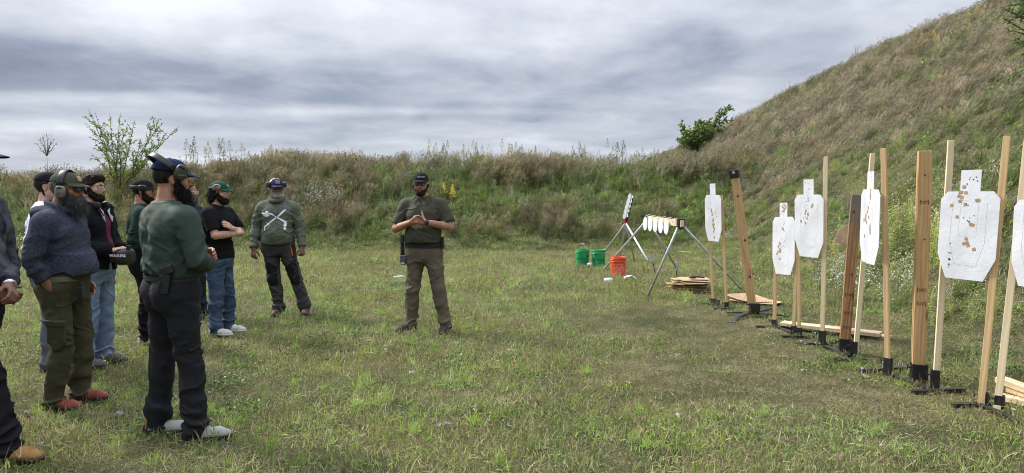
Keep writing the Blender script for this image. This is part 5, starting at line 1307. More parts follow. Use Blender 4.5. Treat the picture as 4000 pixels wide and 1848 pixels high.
def muffs(root, M, cupm, bandm, cups, band, cushion=True, bandw=0.017, text=None, sides=(-1, 1), up=(0, 1, 0)):
    """ear protectors: cups at (y, z) beside the head, band a list of points in head space (from one cup to the other)"""
    e = link('ear_protectors', bpy.data.meshes.new('ear_protectors'), root); e.matrix_local = M
    s = MB(); s.smooth = True; s.tube(band, bandw, 10, flat=(0.16, 1.0), up=up)
    e.data = s.mesh('ear_protectors', bandm)
    for sg in sides:
        (x, y, z, rx, ry, rz_, ang) = cups
        Mx = Matrix.Rotation(R(ang), 3, 'X'); s = MB(); s.smooth = True; s.add(*superell((sg * x, y, z), (rx, ry, rz_), 2.9, M=Mx)); cu = s.build('ear_cup', cupm, e)
        s = MB(); s.smooth = True; s.add(*superell((sg * (x - rx * 0.95), y, z), (rx * 0.55, ry * 0.98, rz_ * 0.98), 2.6, M=Mx)); s.build('cushion', BLACKP, cu)
        s = MB(); s.smooth = True; s.add(*superell((sg * (x + rx * 0.98), y + 0.0, z + rz_ * 0.62), (0.004, ry * 0.55, 0.006), 3, 12, 6, M=Mx)); s.build('slot', BLACKP, cu)
        if text and sg == text[3]:
            T_ = frame((sg * (x + rx + 0.0015), y, z - rz_ * 0.3), (0, sg, 0), (0, 0, 1)); text_part(text[0], text[1], text[2], Matrix.Rotation(0, 4, 'X') @ T_, cu, depth=0.0006)
    return e

def person(label, loc, rz, H, skinm, head=(0, 0), arms=None, legs=None, build=(1, 1, 0.0), sleeves='long', hand=None, mouth=0, shirt=None, pants=None, shoes=None,
           lean=0.0, hem=0.93, res=0.0070, seed=1, group='people standing on the range', hood=False, jaw=1.0, headoff=(0, 0, 0), jacket=False, sleeve_r=1.0, openf=0.0, inner=None, dz=0.0, fold=1.5, cres=0.0078, cuff=0.0):
    """reference height 1.80 m; the root is scaled to H"""
    root = empty('person', (*loc, 0.0), label, 'person', group, rz); sc = H / 1.80; root.scale = (sc, sc, sc); root.location.z = hz_(*loc) + 0.004
    bx, by, belly = build
    A = {k: [np.array(p, np.float32) for p in v] for k, v in arms.items()}      # 'R','L': shoulder, elbow, wrist
    Lg = {k: [np.array(p, np.float32) + (np.array((0, 0, dz * (1.0, 0.5, 0, 0)[i]), np.float32)) for i, p in enumerate(v)] for k, v in legs.items()}      # hip, knee, ankle, toe
    Mh = Matrix.Translation(Vector(HEADC) + Vector((0, 0.02 + lean * 0.6, 0)) + Vector(headoff)) @ Matrix.Rotation(R(head[0]), 4, 'Z') @ Matrix.Rotation(R(head[1]), 4, 'X')
    Mi = np.array(Mh.inverted().to_3x3(), np.float32); Ti = np.array(Mh.translation, np.float32)
    hands_ = {}
    for k, hp in (hand or {}).items():
        if hp is None: continue
        hands_[k] = hand_prims(A[k][2], hp[0], hp[1], 1 if k == 'R' else -1, *hp[2:])
    cyt = np.array([0, 0, 0.0, 0.0, 0.005, 0.0, -0.01, -0.02, -0.02]); Z_T = np.array([0.86, 0.95, 1.03, 1.12, 1.24, 1.36, 1.44, 1.49, 1.53])
    def torso(P, off=0.0, tz=1.53):
        rx = (np.array([0.165, 0.165, 0.155, 0.152, 0.165, 0.172, 0.150, 0.105, 0.06]) * bx) + off
        ry = (np.array([0.115, 0.115, 0.105, 0.108, 0.118, 0.118, 0.098, 0.075, 0.05]) * by) + off
        d = loft(P, Z_T, rx, ry, 0, cyt + lean * (Z_T - 0.9), 2.3)
        Am = np.abs(P[:, 0]); Pm = np.stack([Am, P[:, 1], P[:, 2]], 1)
        sh = (A['R'][0] + A['L'][0] * np.array([-1, 1, 1], np.float32)) / 2; sh = np.abs(sh) * np.array([1, np.sign(sh[1]) if sh[1] else 1, 1])
        d = smin(d, cone(Pm, (0.0, -0.02 + lean * 0.6, 1.502), (sh[0] * 0.85, -0.01 + lean * 0.55, 1.452), 0.042 + off, 0.048 + off), 0.07)
        d = smin(d, ell(P, (0, 0.035 + belly * 0.5, 1.08), (0.135 * bx + off, 0.10 * by + belly * 0.5 + off, 0.16)), 0.08) if belly else d
        d = smin(d, cone(Pm, (0.075, 0.055 * by, 1.33), (0.05, 0.055 * by, 1.30), 0.072 * by + off, 0.070 * by + off, ((0, 1, 0), 0.8)), 0.05)
        d = smin(d, cone(Pm, (0.085, -0.045 * by, 1.36), (0.075, -0.045, 1.28), 0.075 * by + off, 0.070 * by + off), 0.06)
        return d
    def arm(P, k, off=0.0, upto=1.0):
        s_, e_, w_ = A[k]; r0, r1, r2 = 0.056 * (0.4 + 0.6 * bx) + off, 0.043 * (0.4 + 0.6 * bx) + off, 0.029 + off
        m_ = s_ + (e_ - s_) * 0.45
        d = smin(cone(P, s_, m_, r0, r0 * 0.94), cone(P, m_, e_, r0 * 0.94, r1), 0.01)
        if upto >= 1:
            fm_ = e_ + (w_ - e_) * 0.28; d = smin(d, smin(cone(P, e_, fm_, r1, r1 * 0.98), cone(P, fm_, w_, r1 * 0.98, r2), 0.01), 0.012)
        return d
    def legsf(P, off=0.0, o2=None, cuff=False):
        o2 = off if o2 is None else o2; d = None
        for k in 'RL':
            h_, kn, an = Lg[k][:3]; f = 0.5 + 0.5 * bx
            c_ = smin(cone(P, h_, kn, 0.088 * f + off, 0.056 + o2), cone(P, kn, kn + (an - kn) * 0.35, 0.056 + o2, 0.055 + o2, None), 0.02)
            c_ = smin(c_, cone(P, kn + (an - kn) * 0.35, an, 0.055 + o2, (0.040 if not cuff else 0.046) + o2 * (1 if not cuff else 1.15)), 0.02)
            d = c_ if d is None else smin(d, c_, 0.012)
        pel = loft(P, [0.80 + dz, 0.88 + dz, 0.97 + dz, 1.02 + dz], [0.13 * bx + off, 0.168 * bx + off, 0.158 * bx + off, 0.152 * bx + off], [0.10 * by + off, 0.118 * by + off, 0.108 * by + off + belly * 0.25, 0.105 * by + off + belly * 0.35], 0, [0, 0, belly * 0.15, belly * 0.25], 2.3)
        pel = smin(pel, cone(np.stack([np.abs(P[:, 0]), P[:, 1], P[:, 2]], 1), (0.075, -0.05 * by, 0.90 + dz), (0.07, -0.045, 0.86 + dz), 0.078 * by + off, 0.075 * by + off), 0.05)
        return smin(d, pel, 0.05)
    def foot(P, k, off=0.0):
        an, to = Lg[k][2], Lg[k][3]; dr = to - an; dr = dr * np.array([1, 1, 0]); dr = dr / np.linalg.norm(dr); g = np.array([an[0], an[1], 0.0])
        hl = g - dr * 0.045; ba = g + dr * 0.135; tp = g + dr * 0.185
        up_ = (0, 0, 1)
        d = cone(P, hl + (0, 0, 0.045), ba + (0, 0, 0.034), 0.036 + off, 0.042 + off); d = smin(d, cone(P, ba + (0, 0, 0.034), tp + (0, 0, 0.03), 0.042 + off, 0.030 + off), 0.02)
        d = smin(d, cone(P, an + (0, 0, 0.03), g + dr * 0.05 + (0, 0, 0.06), 0.040 + off, 0.038 + off), 0.03)
        return smax(d, -(P[:, 2] - 0.012), 0.006)
    # --- body: one continuous skin surface
    def body(P):
        d = smin(smax(torso(P, -0.016), (0.99 + dz - P[:, 2]).astype(np.float32), 0.02), legsf(P, -0.020), 0.03); d = d + 0.016 * np.clip((1.16 - P[:, 2]) / 0.08, 0, 1) * (np.abs(P[:, 0]) < 0.24) * (P[:, 2] > 0.3)
        for k in 'RL': d = smin(d, arm(P, k), 0.03); d = smin(d, culled(P, Lg[k][2], 0.32, lambda Q, k=k: foot(Q, k, -0.010)), 0.02)
        nk = Vector(Mh @ Vector((0, -0.022, -0.06)))
        d = smin(d, cone(P, nk, (0, -0.02 + lean * 0.6, 1.50), 0.055 * (0.6 + 0.4 * bx), 0.064 * (0.6 + 0.4 * bx)), 0.03)
        def hf(Q): return head_sdf(((Q - Ti) @ Mi.T).astype(np.float32), mouth, jaw)
        d = smin(d, culled(P, Ti, 0.20, hf), 0.02)
        for k, (L_, cen) in hands_.items():
            def hh(Q):
                r_ = None
                for i, (a, b, ra, rb) in enumerate(L_):
                    c_ = cone(Q, a, b, ra, rb, (Vector(hand[k][1]), 0.85) if i < 4 else None); r_ = c_ if r_ is None else smin(r_, c_, 0.016 if i < 4 else 0.0045)
                return r_
            d = smin(d, culled(P, cen, 0.19, hh), 0.012)
        return d
    pts = np.array([p for v in list(A.values()) + list(Lg.values()) for p in v] + [h[1] for h in hands_.values()] + [tuple(Mh.translation)])
    lo = np.minimum(pts.min(0) - 0.22, (-0.33, -0.24, -0.02)); hi = np.maximum(pts.max(0) + 0.22, (0.33, 0.26, 1.84)); lo[2] = -0.02; hi[2] = 1.86
    Vb, Qb = nets(body, lo, hi, res); Vb = relax(Vb, Qb, 1, 0.4)
    if mouth:
        Vh = (Vb - Ti) @ Mi.T
    bo = tomesh('body', Vb, Qb, skinm, root)
    # --- clothes
    info = dict(root=root, Mh=Mh, Vb=Vb, Qb=Qb, A=A, L=Lg, torso=torso, arm=arm, Ti=Ti, Mi=Mi)
    if shirt:
        o1 = 0.014 if not jacket else 0.026
        def sh(P):
            d = torso(P, o1)
            hemz = hem + 0.012 * np.sin(P[:, 0] * 9 + seed)
            Zs = [hem - 0.02, hem + 0.06, hem + 0.16]; f = (1.0 if not jacket else 1.04)
            skirt = loft(P, Zs, [0.166 * bx * f + 0.012, 0.166 * bx * f + 0.012, 0.158 * bx + 0.012], [0.122 * by * f + 0.012 + belly * 0.35, 0.120 * by + 0.014 + belly * 0.45, 0.112 * by + 0.012 + belly * 0.5], 0, [belly * 0.25] * 3, 2.3)
            d = smin(d, skirt, 0.03); d = smax(d, hemz - P[:, 2], 0.008)
            for k in 'RL':
                if sleeves == 'long': a_ = arm(P, k, (0.017 if not jacket else 0.024) * sleeve_r)
                else:
                    s_, e_, w_ = A[k]; en = s_ + (e_ - s_) * 0.80; a_ = cone(P, s_, en, 0.056 * (0.4 + 0.6 * bx) + 0.014, 0.050 * (0.4 + 0.6 * bx) + 0.024)
                    ax = (e_ - s_) / np.linalg.norm(e_ - s_); a_ = smax(a_, (P - en) @ ax - 0.005, 0.008)
                d = smin(d, a_, (0.005 + 0.04 * np.clip((P[:, 2] - 1.30) / 0.10, 0, 1)).astype(np.float32))
                if sleeves == 'long':
                    s_, e_, w_ = A[k]; ax = (w_ - e_) / np.linalg.norm(w_ - e_); cut = (P - w_) @ ax + 0.008 + cuff; near_ = ((P - w_) ** 2).sum(1) < (0.11 + cuff * 0.6) ** 2
                    d = np.where(near_, smax(d, cut.astype(np.float32), 0.008), d)
            if openf:
                wv = openf * (0.55 + 1.1 * np.clip(P[:, 2] - 1.25, 0, 0.3)); d = smax(d, -np.maximum(np.abs(P[:, 0]) - wv, -P[:, 1]).astype(np.float32), 0.006)
            # neck opening
            nk = (0, -0.018 + lean * 0.6, 1.56)
            d = smax(d, -ell(P, (0, 0.005 + lean * 0.6, 1.575), (0.062 + 0.01 * bx, 0.068, 0.075)), 0.008)
            if hood: 
                hd_ = ell(P, (0, -0.110, 1.505), (0.135, 0.085, 0.055)); hd_ = smin(hd_, ell(P, (0, -0.165, 1.41), (0.085, 0.045, 0.085)), 0.04)
                hd_ = smax(hd_, -ell(P, (0, -0.01, 1.60), (0.078, 0.085, 0.085)), 0.015)
                ring = np.abs(np.sqrt((P[:, 0] / 0.088) ** 2 + ((P[:, 1] - 0.015) / 0.098) ** 2) - 1) * 0.09; ring = np.sqrt(ring ** 2 + ((P[:, 2] - 1.552 + 0.35 * (P[:, 1] - 0.0)) / 1.3) ** 2) - 0.019
                d = smin(d, hd_, 0.02); d = smin(d, ring.astype(np.float32), 0.02)
            return d
        V1, Q1 = nets(sh, (lo[0], lo[1], min(hem, min(float(A[k][2][2]) for k in 'RL') if sleeves == 'long' else hem) - 0.06), (hi[0], hi[1], 1.70), cres)
        zn = []
        for k in 'RL':
            s_, e_, w_ = A[k]
            if sleeves == 'long':
                zn += [(e_, 0.10, (e_ - s_) / 1 + (w_ - e_), 0.010, 32), ((e_ + w_) / 2, 0.10, w_ - e_, 0.006, 38), (w_, 0.07, w_ - e_, 0.008, 45)]
            zn += [((s_ + e_) / 2, 0.12, np.array([0.2, 0.3, 0.0]) + (s_ - e_) * 0.5, 0.005, 20), (s_ * np.array([0.75, 1, 1]) + np.array([0, 0.03, -0.09]), 0.11, (0.6 if s_[0] > 0 else -0.6, 0, 0.8), 0.009, 22)]
        zn += [((0, 0, hem + 0.07), 0.17, (0.25, 0.2, 1), 0.010, 24), ((0, 0, 1.15), 0.22, (0.9, 0.3, 0.35), 0.007, 15), ((0, -0.1, 1.3), 0.22, (1, 0, 0.5), 0.005, 15), ((0.08, -0.1, 1.14), 0.13, (0.5, 0, 1), 0.009, 22), ((-0.08, 0.1, 1.1), 0.13, (-0.5, 0, 1), 0.007, 22)]
        V1 = folds(relax(V1, Q1, 2, 0.5), Q1, zn, seed * 11, 0.0030, fold)
        shirt_o = tomesh('jacket' if jacket else ('hoodie' if hood else 'shirt'), V1, Q1, shirt, root); info['shirt'] = shirt_o; info['Vs'] = V1; info['Qs'] = Q1
    if inner:
        def inn(P): return smax(smax(torso(P, 0.008), 0.97 - P[:, 2], 0.006), -ell(P, (0, 0.005, 1.575), (0.07, 0.07, 0.075)), 0.008)
        V3_, Q3_ = nets(inn, (-0.3, -0.25, 0.94), (0.3, 0.3, 1.62), 0.010); tomesh('inner_shirt', folds(relax(V3_, Q3_, 1), Q3_, [((0, 0.1, 1.15), 0.2, (0.4, 0, 1), 0.006, 16)], seed), Q3_, inner, root)
    if pants:
        def pn(P):
            d = legsf(P, 0.014, 0.020, True)
            for k in 'RL':
                h_, kn, an = Lg[k][:3]; c_ = cone(P, an + (0, 0.012, 0.03), an + (0, 0.018, -0.03), 0.058, 0.066, ((1, 0, 0), 0.9)); d = smin(d, c_, 0.03)
            return smax(smax(d, P[:, 2] - 1.015 - dz, 0.006), 0.035 - P[:, 2], 0.008)
        V2, Q2 = nets(pn, (lo[0], lo[1], 0.0), (hi[0], hi[1], 1.06 + dz), cres)
        zn = [((0, 0, 0.86 + dz), 0.12, (0.3, 0.2, 1), 0.010, 20)]
        for k in 'RL':
            h_, kn, an = Lg[k][:3]; sx = 1 if h_[0] > 0 else -1
            zn += [(kn + (0, 0, 0.0), 0.13, (0.8 * sx, 0.2, 0.75), 0.010, 16), (an + (0, 0, 0.06), 0.11, (0.2, 0.2, 1), 0.016, 26), (an + (0, 0, 0.22), 0.16, (-0.9 * sx, 0.2, 0.6), 0.008, 15), (h_ + (0, 0.0, -0.10), 0.13, (0.7 * sx, 0, 0.8), 0.010, 17), ((h_ + kn) / 2, 0.16, (0.9 * sx, 0.4, 0.3), 0.006, 14)]
        V2 = folds(relax(V2, Q2, 2, 0.5), Q2, zn, seed * 7 + 3, 0.003, fold)
        info['pants'] = tomesh('trousers', V2, Q2, pants, root)
    if shoes:
        um, sm_ = shoes[:2]; cm = shoes[2] if len(shoes) > 2 else None
        for k in 'RL':
            def uf(P, k=k):
                d = foot(P, k, 0.004); an = Lg[k][2]
                return smax(smax(d, P[:, 2] - (an[2] + 0.035), 0.006), 0.030 - P[:, 2], 0.004)
            def sf(P, k=k):
                q = P.copy(); q[:, 2] = np.maximum(q[:, 2], 0.03) if False else q[:, 2]
                d = foot(P, k, 0.010); return smax(smax(d, P[:, 2] - 0.034, 0.006), 0.004 - P[:, 2], 0.004)
            an, to = Lg[k][2], Lg[k][3]; a_ = np.minimum(an, to); b_ = np.maximum(an, to); l_ = (a_[0] - 0.14, a_[1] - 0.14, -0.01); h_ = (b_[0] + 0.14, b_[1] + 0.14, 0.22)
            Vu, Qu = nets(uf, l_, h_, 0.0062); su = tomesh('shoe', relax(Vu, Qu, 1), Qu, um, root)
            Vs_, Qs_ = nets(sf, l_, h_, 0.0062); tomesh('sole', relax(Vs_, Qs_, 1), Qs_, sm_, su)
            dr = (to - an) * np.array([1, 1, 0]); dr = dr / np.linalg.norm(dr); g = np.array([an[0], an[1], 0.0]); sdv = np.cross(dr, (0, 0, 1))
            s = MB()
            for q in range(5):
                c_ = g + dr * (0.055 + 0.020 * q) + np.array([0, 0, 0.102 - 0.0075 * q]); s.tube([c_ - sdv * 0.026 - (0, 0, 0.012), c_ + (0, 0, 0.001), c_ + sdv * 0.026 - (0, 0, 0.012)], 0.0028, 5)
            lo_ = s.build('laces', cm or sm_, su); lo_['kind'] = 'stuff'
            info['shoe' + k] = su
    for sg in (-1, 1):
        s = MB(); s.smooth = True; s.add(*superell((sg * 0.032, 0.079, 0.003), (0.0125, 0.0125, 0.0125), 2, 14, 10)); eo = s.build('eye', EYEW, root); eo.matrix_local = Mh
        s = MB(); s.smooth = True; s.add(*superell((sg * 0.032, 0.0885, 0.003), (0.0058, 0.004, 0.0058), 2, 12, 8)); s.build('iris', EYEI, eo)
        s = MB(); s.smooth = True; s.tube([(sg * 0.014, 0.099, 0.023), (sg * 0.032, 0.0965, 0.029), (sg * 0.050, 0.084, 0.024)], [0.0035, 0.0045, 0.0025], 6, flat=(1, 0.8)); b_ = s.build('eyebrow', HAIR, root); b_.matrix_local = Mh
    s = MB(); s.smooth = True
    zo = 0.010 * mouth
    s.tube([(-0.024, 0.090, -0.060), (-0.010, 0.1015, -0.056 + zo * 0.5), (0, 0.1025, -0.057 + zo * 0.5), (0.010, 0.1015, -0.056 + zo * 0.5), (0.024, 0.090, -0.060)], [0.002, 0.0042, 0.0042, 0.0042, 0.002], 8)
    s.tube([(-0.022, 0.090, -0.062), (0, 0.1005, -0.067 - zo), (0.022, 0.090, -0.062)], [0.002, 0.0052, 0.002], 8); lp = s.build('lips', LIPS, root); lp.matrix_local = Mh
    if mouth:
        s = MB(); s.smooth = True; s.add(*superell((0, 0.086, -0.066), (0.019, 0.006, 0.012 * mouth), 2, 14, 8)); mo = s.build('mouth', MOUTH, root); mo.matrix_local = Mh
        s = MB(); s.smooth = True; s.add(*superell((0, 0.093, -0.055), (0.014, 0.004, 0.003), 2, 12, 6)); s.build('teeth', EYEW, mo)
    return info
def head_hair(info, m, fn, name='hair', res=0.006, ns=0, ln=0.02, amp=0.004, freq=60, gk=0.5, box=((-0.16, -0.20, -0.20), (0.16, 0.20, 0.17)), wd=0.0018, seed=3, curl=0.004):
    V, Q = nets(fn, box[0], box[1], res)
    N_ = vnormals(V, Q); V = V + N_ * (amp * (fbm(V[:, 0] * freq, V[:, 1] * freq, V[:, 2] * freq, seed=seed) - 0.4) * 2)[:, None]
    o = tomesh(name, V, Q, m, info['root']); o.matrix_local = info['Mh']
    if ns:
        st_ = strands('strands', V, N_, ln, m, o, ns, gk=gk, wd=wd, seed=seed, curl=curl)
    return o
def beard_fn(th=0.010, chin=0.0, side=True, stache=True, low=-0.064, long_=None, back=0.02):
    def f(P):
        A = np.stack([np.abs(P[:, 0]), P[:, 1], P[:, 2]], 1)
        h = head_sdf(P)
        d = h - th
        # keep the jaw, cheeks' lower part, chin; cut the rest
        cheek = P[:, 2] - (low + 0.85 * np.clip(0.080 - P[:, 1], 0, 0.09))           # rises towards the ears
        d = smax(d, cheek.astype(np.float32), 0.012)
        d = smax(d, (back * -1 + (-(P[:, 1]) )), 0.012) if False else smax(d, -(P[:, 1] - (-0.005)), 0.01)
        d = smax(d, -(ell(P, (0, 0.110, -0.064), (0.024, 0.026, 0.0115))), 0.004)
        if stache: d = smin(d, cone(A, (0.0, 0.098, -0.046), (0.028, 0.086, -0.060), 0.0070, 0.0055), 0.008)
        if side: d = smin(d, cone(A, (0.068, 0.014, 0.012), (0.060, 0.018, -0.05), 0.005 + th * 0.25, 0.009 + th * 0.4), 0.012)
        if chin: d = smin(d, ell(P, (0, 0.062, -0.10 - chin * 0.4), (0.048, 0.036, 0.03 + chin * 0.6)), 0.02)
        if long_: d = smin(d, long_(P, A), 0.025)
        return d
    return f
def short_hair_fn(th=0.006, line=0.0, nape=-0.075, fronty=0.06):
    def f(P):
        d = head_sdf(P) - th
        d = smax(d, (nape - P[:, 2]).astype(np.float32), 0.01)
        d = smax(d, (P[:, 1] - (fronty - 0.075 + 0.6 * np.clip(P[:, 2] + 0.02, 0, 0.2))).astype(np.float32), 0.008)
        A = np.stack([np.abs(P[:, 0]), P[:, 1], P[:, 2]], 1)
        d = smax(d, -cone(A, (0.085, -0.006, -0.008), (0.085, -0.006, -0.02), 0.034, 0.034), 0.006)
        return d
    return f
def belt(info, m, z=0.99, w_=0.04, bx=1.0, by=1.0, off=0.028, name='belt', th=0.006, tiltf=0.0):
    V_ = []; n_ = 48
    for i in range(n_):
        a = 2 * math.pi * i / n_; c, s_ = math.cos(a), math.sin(a); p = 2.3
        rx, ry = 0.157 * bx + off, 0.107 * by + off; r_ = 1 / ((abs(c) / rx) ** p + (abs(s_) / ry) ** p) ** (1 / p)
        zz0 = z - tiltf * s_ 
        for rr_, zz1 in ((r_, zz0 - w_ / 2), (r_ + th, zz0 - w_ / 2), (r_ + th, zz0 + w_ / 2), (r_, zz0 + w_ / 2)): V_.append((c * rr_, s_ * rr_, zz1))
    F_ = [(4 * i + j, 4 * ((i + 1) % n_) + j, 4 * ((i + 1) % n_) + (j + 1) % 4, 4 * i + (j + 1) % 4) for i in range(n_) for j in range(4)]
    return link(name, mesh_from(name, V_, F_, [m], smooth=False), info['root'])
# ================================================================== the ten people
def cloth(name, c, **k): 
    a = dict(rough=0.9, var=0.10, vscale=5, bump=0.35, bscale=420, spec=0.12, sheen=0.0, fold=0.06); a.update(k); return mat('cloth_' + name, c, **a)
C_GREEN = cloth('dark_green_jersey', (0.026, 0.046, 0.036), rough=0.72, spec=0.3)
C_GREEN2 = cloth('darker_green', (0.012, 0.028, 0.022))
C_NAVYP = cloth('charcoal_trousers', (0.0095, 0.0100, 0.0145), rough=0.75, spec=0.25)
C_OLIVEP = cloth('olive_trousers', (0.058, 0.056, 0.034), rough=0.8)
C_HEATH = cloth('heather_navy', (0.070, 0.080, 0.115), color2=(0.022, 0.027, 0.045), vscale=70, stretch=(1.0, 1.0, 3.2), bump=0.6, bscale=200)
C_WHITE = cloth('lavender_white', (0.56, 0.58, 0.74)); C_GREYP = cloth('grey_trousers', (0.10, 0.105, 0.13))
C_BLACK = cloth('black', (0.008, 0.008, 0.009)); C_MAROON = cloth('maroon', (0.115, 0.025, 0.055)); C_JEANL = cloth('light_denim', (0.20, 0.27, 0.38), color2=(0.11, 0.16, 0.25), vscale=9, bump=0.5)
C_JEAN = cloth('denim', (0.065, 0.098, 0.15), color2=(0.033, 0.058, 0.105), vscale=9, bump=0.5); C_NAVYJ = cloth('dark_denim', (0.02, 0.03, 0.05))
C_HOOD = cloth('sage_hoodie', (0.105, 0.120, 0.088), vscale=14); C_DGREY = cloth('charcoal_hiking', (0.045, 0.045, 0.045), rough=0.75); 
C_POLO = cloth('olive_polo', (0.052, 0.055, 0.034), rough=0.75, spec=0.25); C_KHAKI = cloth('brown_khaki', (0.115, 0.096, 0.070), rough=0.75)
C_CAMO = cloth('grey_camo', (0.009, 0.010, 0.014), color2=(0.085, 0.09, 0.11), vscale=11); C_DPLUM = cloth('dark_plum_trousers', (0.016, 0.015, 0.019))
CAPN = cloth('navy_cap', (0.018, 0.028, 0.075)); CAPO = cloth('olive_cap', (0.065, 0.066, 0.048)); CAPB = cloth('black_cap', (0.013, 0.013, 0.016)); CAPG = cloth('green_cap', (0.012, 0.075, 0.045)); CAPW = cloth('white_mesh', (0.6, 0.63, 0.68)); CAPGR = cloth('grey_brim_edge', (0.12, 0.13, 0.15))
PATCHM = mat('leather_patch', (0.36, 0.19, 0.10), rough=0.6, var=0.15); PATCHT = mat('tan_patch', (0.40, 0.28, 0.16), rough=0.7)
RUB = mat('black_rubber', (0.012, 0.012, 0.013), rough=0.8, var=0.2); RUBW = mat('white_rubber', (0.6, 0.6, 0.58), rough=0.7, var=0.06)
SH_BLACK = mat('black_shoe', (0.015, 0.015, 0.016), rough=0.7, var=0.3, bump=0.3); SH_WHITE = mat('white_shoe', (0.55, 0.54, 0.52), rough=0.7, var=0.08, bump=0.2); SH_LGREY = mat('light_grey_shoe', (0.34, 0.34, 0.32), rough=0.75, var=0.12, bump=0.3, bscale=200)
SH_RED = mat('rust_red_shoe', (0.20, 0.045, 0.028), rough=0.7, var=0.18, bump=0.3); SH_TAN = mat('tan_suede', (0.30, 0.165, 0.06), rough=0.95, var=0.15, vscale=18, bump=0.4); SH_BROWN = mat('brown_boot', (0.075, 0.035, 0.028), rough=0.7, var=0.2); SH_GREY = mat('grey_shoe', (0.09, 0.09, 0.095), rough=0.75, var=0.2)
SK_M = skin('medium', (0.37, 0.185, 0.115)); SK_B = skin('brown', (0.27, 0.125, 0.075)); SK_L = skin('light', (0.50, 0.29, 0.21)); SK_D = skin('deep', (0.20, 0.095, 0.06)); SK_T = skin('tanned', (0.36, 0.175, 0.115))

def legs(ax=0.13, ay=0.0, toeR=-8, toeL=8, kb=0.015, cx=0.0, hip=0.095, ryo=0.0, lyo=0.0, lift=0.0):
    o = {}
    for k, s_, ta, yo in (('R', 1, toeR, ryo), ('L', -1, toeL, lyo)):
        h_ = (s_ * hip, 0, 0.91); an = (s_ * ax + cx, ay + yo, 0.085); kn = ((h_[0] * 0.45 + an[0] * 0.55), (h_[1] + an[1]) / 2 + kb + 0.01, 0.495)
        t = R(ta); to = (an[0] + 0.15 * math.sin(-t), an[1] + 0.15 * math.cos(t), 0.0); o[k] = [h_, kn, an, to]
    return o
def bevbox(root, name, c, size, m, rot=None, bev=0.004, parent=None):
    s = MB(); s.box((0, 0, 0), size); o = s.build(name, m, parent or root, bevel=bev); o.location = c
    if rot: o.rotation_euler = [R(v) for v in rot]
    return o
def band_over(r=0.118, x=0.100, zc=0.025, tilt=0, y0=-0.005, n=15, t0=88):
    pts = []; c, s_ = math.cos(R(tilt)), math.sin(R(tilt))
    for i in range(n):
        t = R(-t0 + 2 * t0 * i / (n - 1)); rr_ = r * math.cos(t); pts.append((x * math.sin(t), y0 - s_ * rr_, zc + c * rr_))
    return pts
def band_back(x=0.100, yb=-0.135, y0=0.0, z0=0.045, z1=0.02, n=15):
    return [(x * math.sin(t), y0 + (yb - y0) * math.cos(t), z0 + (z1 - z0) * math.cos(t)) for t in [R(-90 + 180 * i / (n - 1)) for i in range(n)]]
from mathutils import kdtree
def projector(V, N_=None, front=True, off=0.002):
    idx = [i for i in range(len(V)) if (V[i][1] > 0.03) == front]
    kd = kdtree.KDTree(len(idx))
    for j, i in enumerate(idx): kd.insert((V[i][0], 0, V[i][2]), j)
    kd.balance()
    def f(x, z, o=off):
        r_ = kd.find_n((x, 0, z), 6); w_ = [1 / (d + 0.002) for _, _, d in r_]; ys = [V[idx[j]][1] for _, j, _ in r_]
        y = sum(a * b for a, b in zip(w_, ys)) / sum(w_); return Vector((x, y + (o if front else -o), z))
    return f
def decal(name, poly, pr, m, parent, step=0.012):
    """flat print laid on cloth: a polygon (x,z) cut into small pieces and laid on the surface"""
    import bmesh
    bm = bmesh.new(); vs = [bm.verts.new((x, 0, z)) for x, z in poly]; bm.faces.new(vs); bmesh.ops.triangulate(bm, faces=bm.faces[:])
    for _ in range(4):
        long_ = [e for e in bm.edges if e.calc_length() > step]
        if not long_: break
        bmesh.ops.subdivide_edges(bm, edges=long_, cuts=1); bmesh.ops.triangulate(bm, faces=bm.faces[:])
    for v in bm.verts: v.co = pr(v.co.x, v.co.z)
    me = bpy.data.meshes.new(name); bm.to_mesh(me); bm.free(); me.materials.append(m); return link(name, me, parent)
def thick(poly_line, w_):
    """polyline (x,z) with widths -> polygon"""
    L_ = []; Rr = []
    n = len(poly_line)
    for i, (x, z) in enumerate(poly_line):
        a = poly_line[max(0, i - 1)]; b = poly_line[min(n - 1, i + 1)]; dx_, dz_ = b[0] - a[0], b[1] - a[1]; l_ = math.hypot(dx_, dz_) or 1; ww = (w_[i] if isinstance(w_, (list, tuple)) else w_) / 2
        L_.append((x - dz_ / l_ * ww, z + dx_ / l_ * ww)); Rr.append((x + dz_ / l_ * ww, z - dx_ / l_ * ww))
    return L_ + Rr[::-1]

# ---- 1 man in black-green long sleeve, seen from behind (nearest to the middle) ------------------------------
I = person('man seen from behind in dark green long-sleeve shirt, navy cap and raised earmuffs', (-2.18, 4.40), R(-38), 1.79, SK_M, cres=0.0068, fold=1.35, head=(-12, -2),
    arms={'R': [(0.208, 0.0, 1.44), (0.295, 0.03, 1.185), (0.07, 0.20, 1.13)], 'L': [(-0.205, 0, 1.44), (-0.27, 0.06, 1.18), (-0.02, 0.24, 1.20)]},
    legs={'R': [(0.10, 0, 0.91), (0.130, 0.035, 0.50), (0.158, 0.050, 0.085), (0.24, 0.16, 0)], 'L': [(-0.10, 0, 0.91), (-0.135, 0.0, 0.50), (-0.165, -0.045, 0.085), (-0.08, 0.07, 0)]},
    build=(1.15, 1.06, 0.03), shirt=C_GREEN, pants=C_NAVYP, shoes=(SH_LGREY, RUB), hem=1.080, seed=3, res=0.0062, dz=0.07,
    hand={'R': ((-0.9, 0.2, 0.15), (0.2, 0.6, 0.5), (0.3, 0.3, 0.2)), 'L': ((0.95, 0.1, 0.0), (0, 0.8, 0.3), (0.3, 0.4, 0.3))}, headoff=(0.005, 0.0, 0.0))
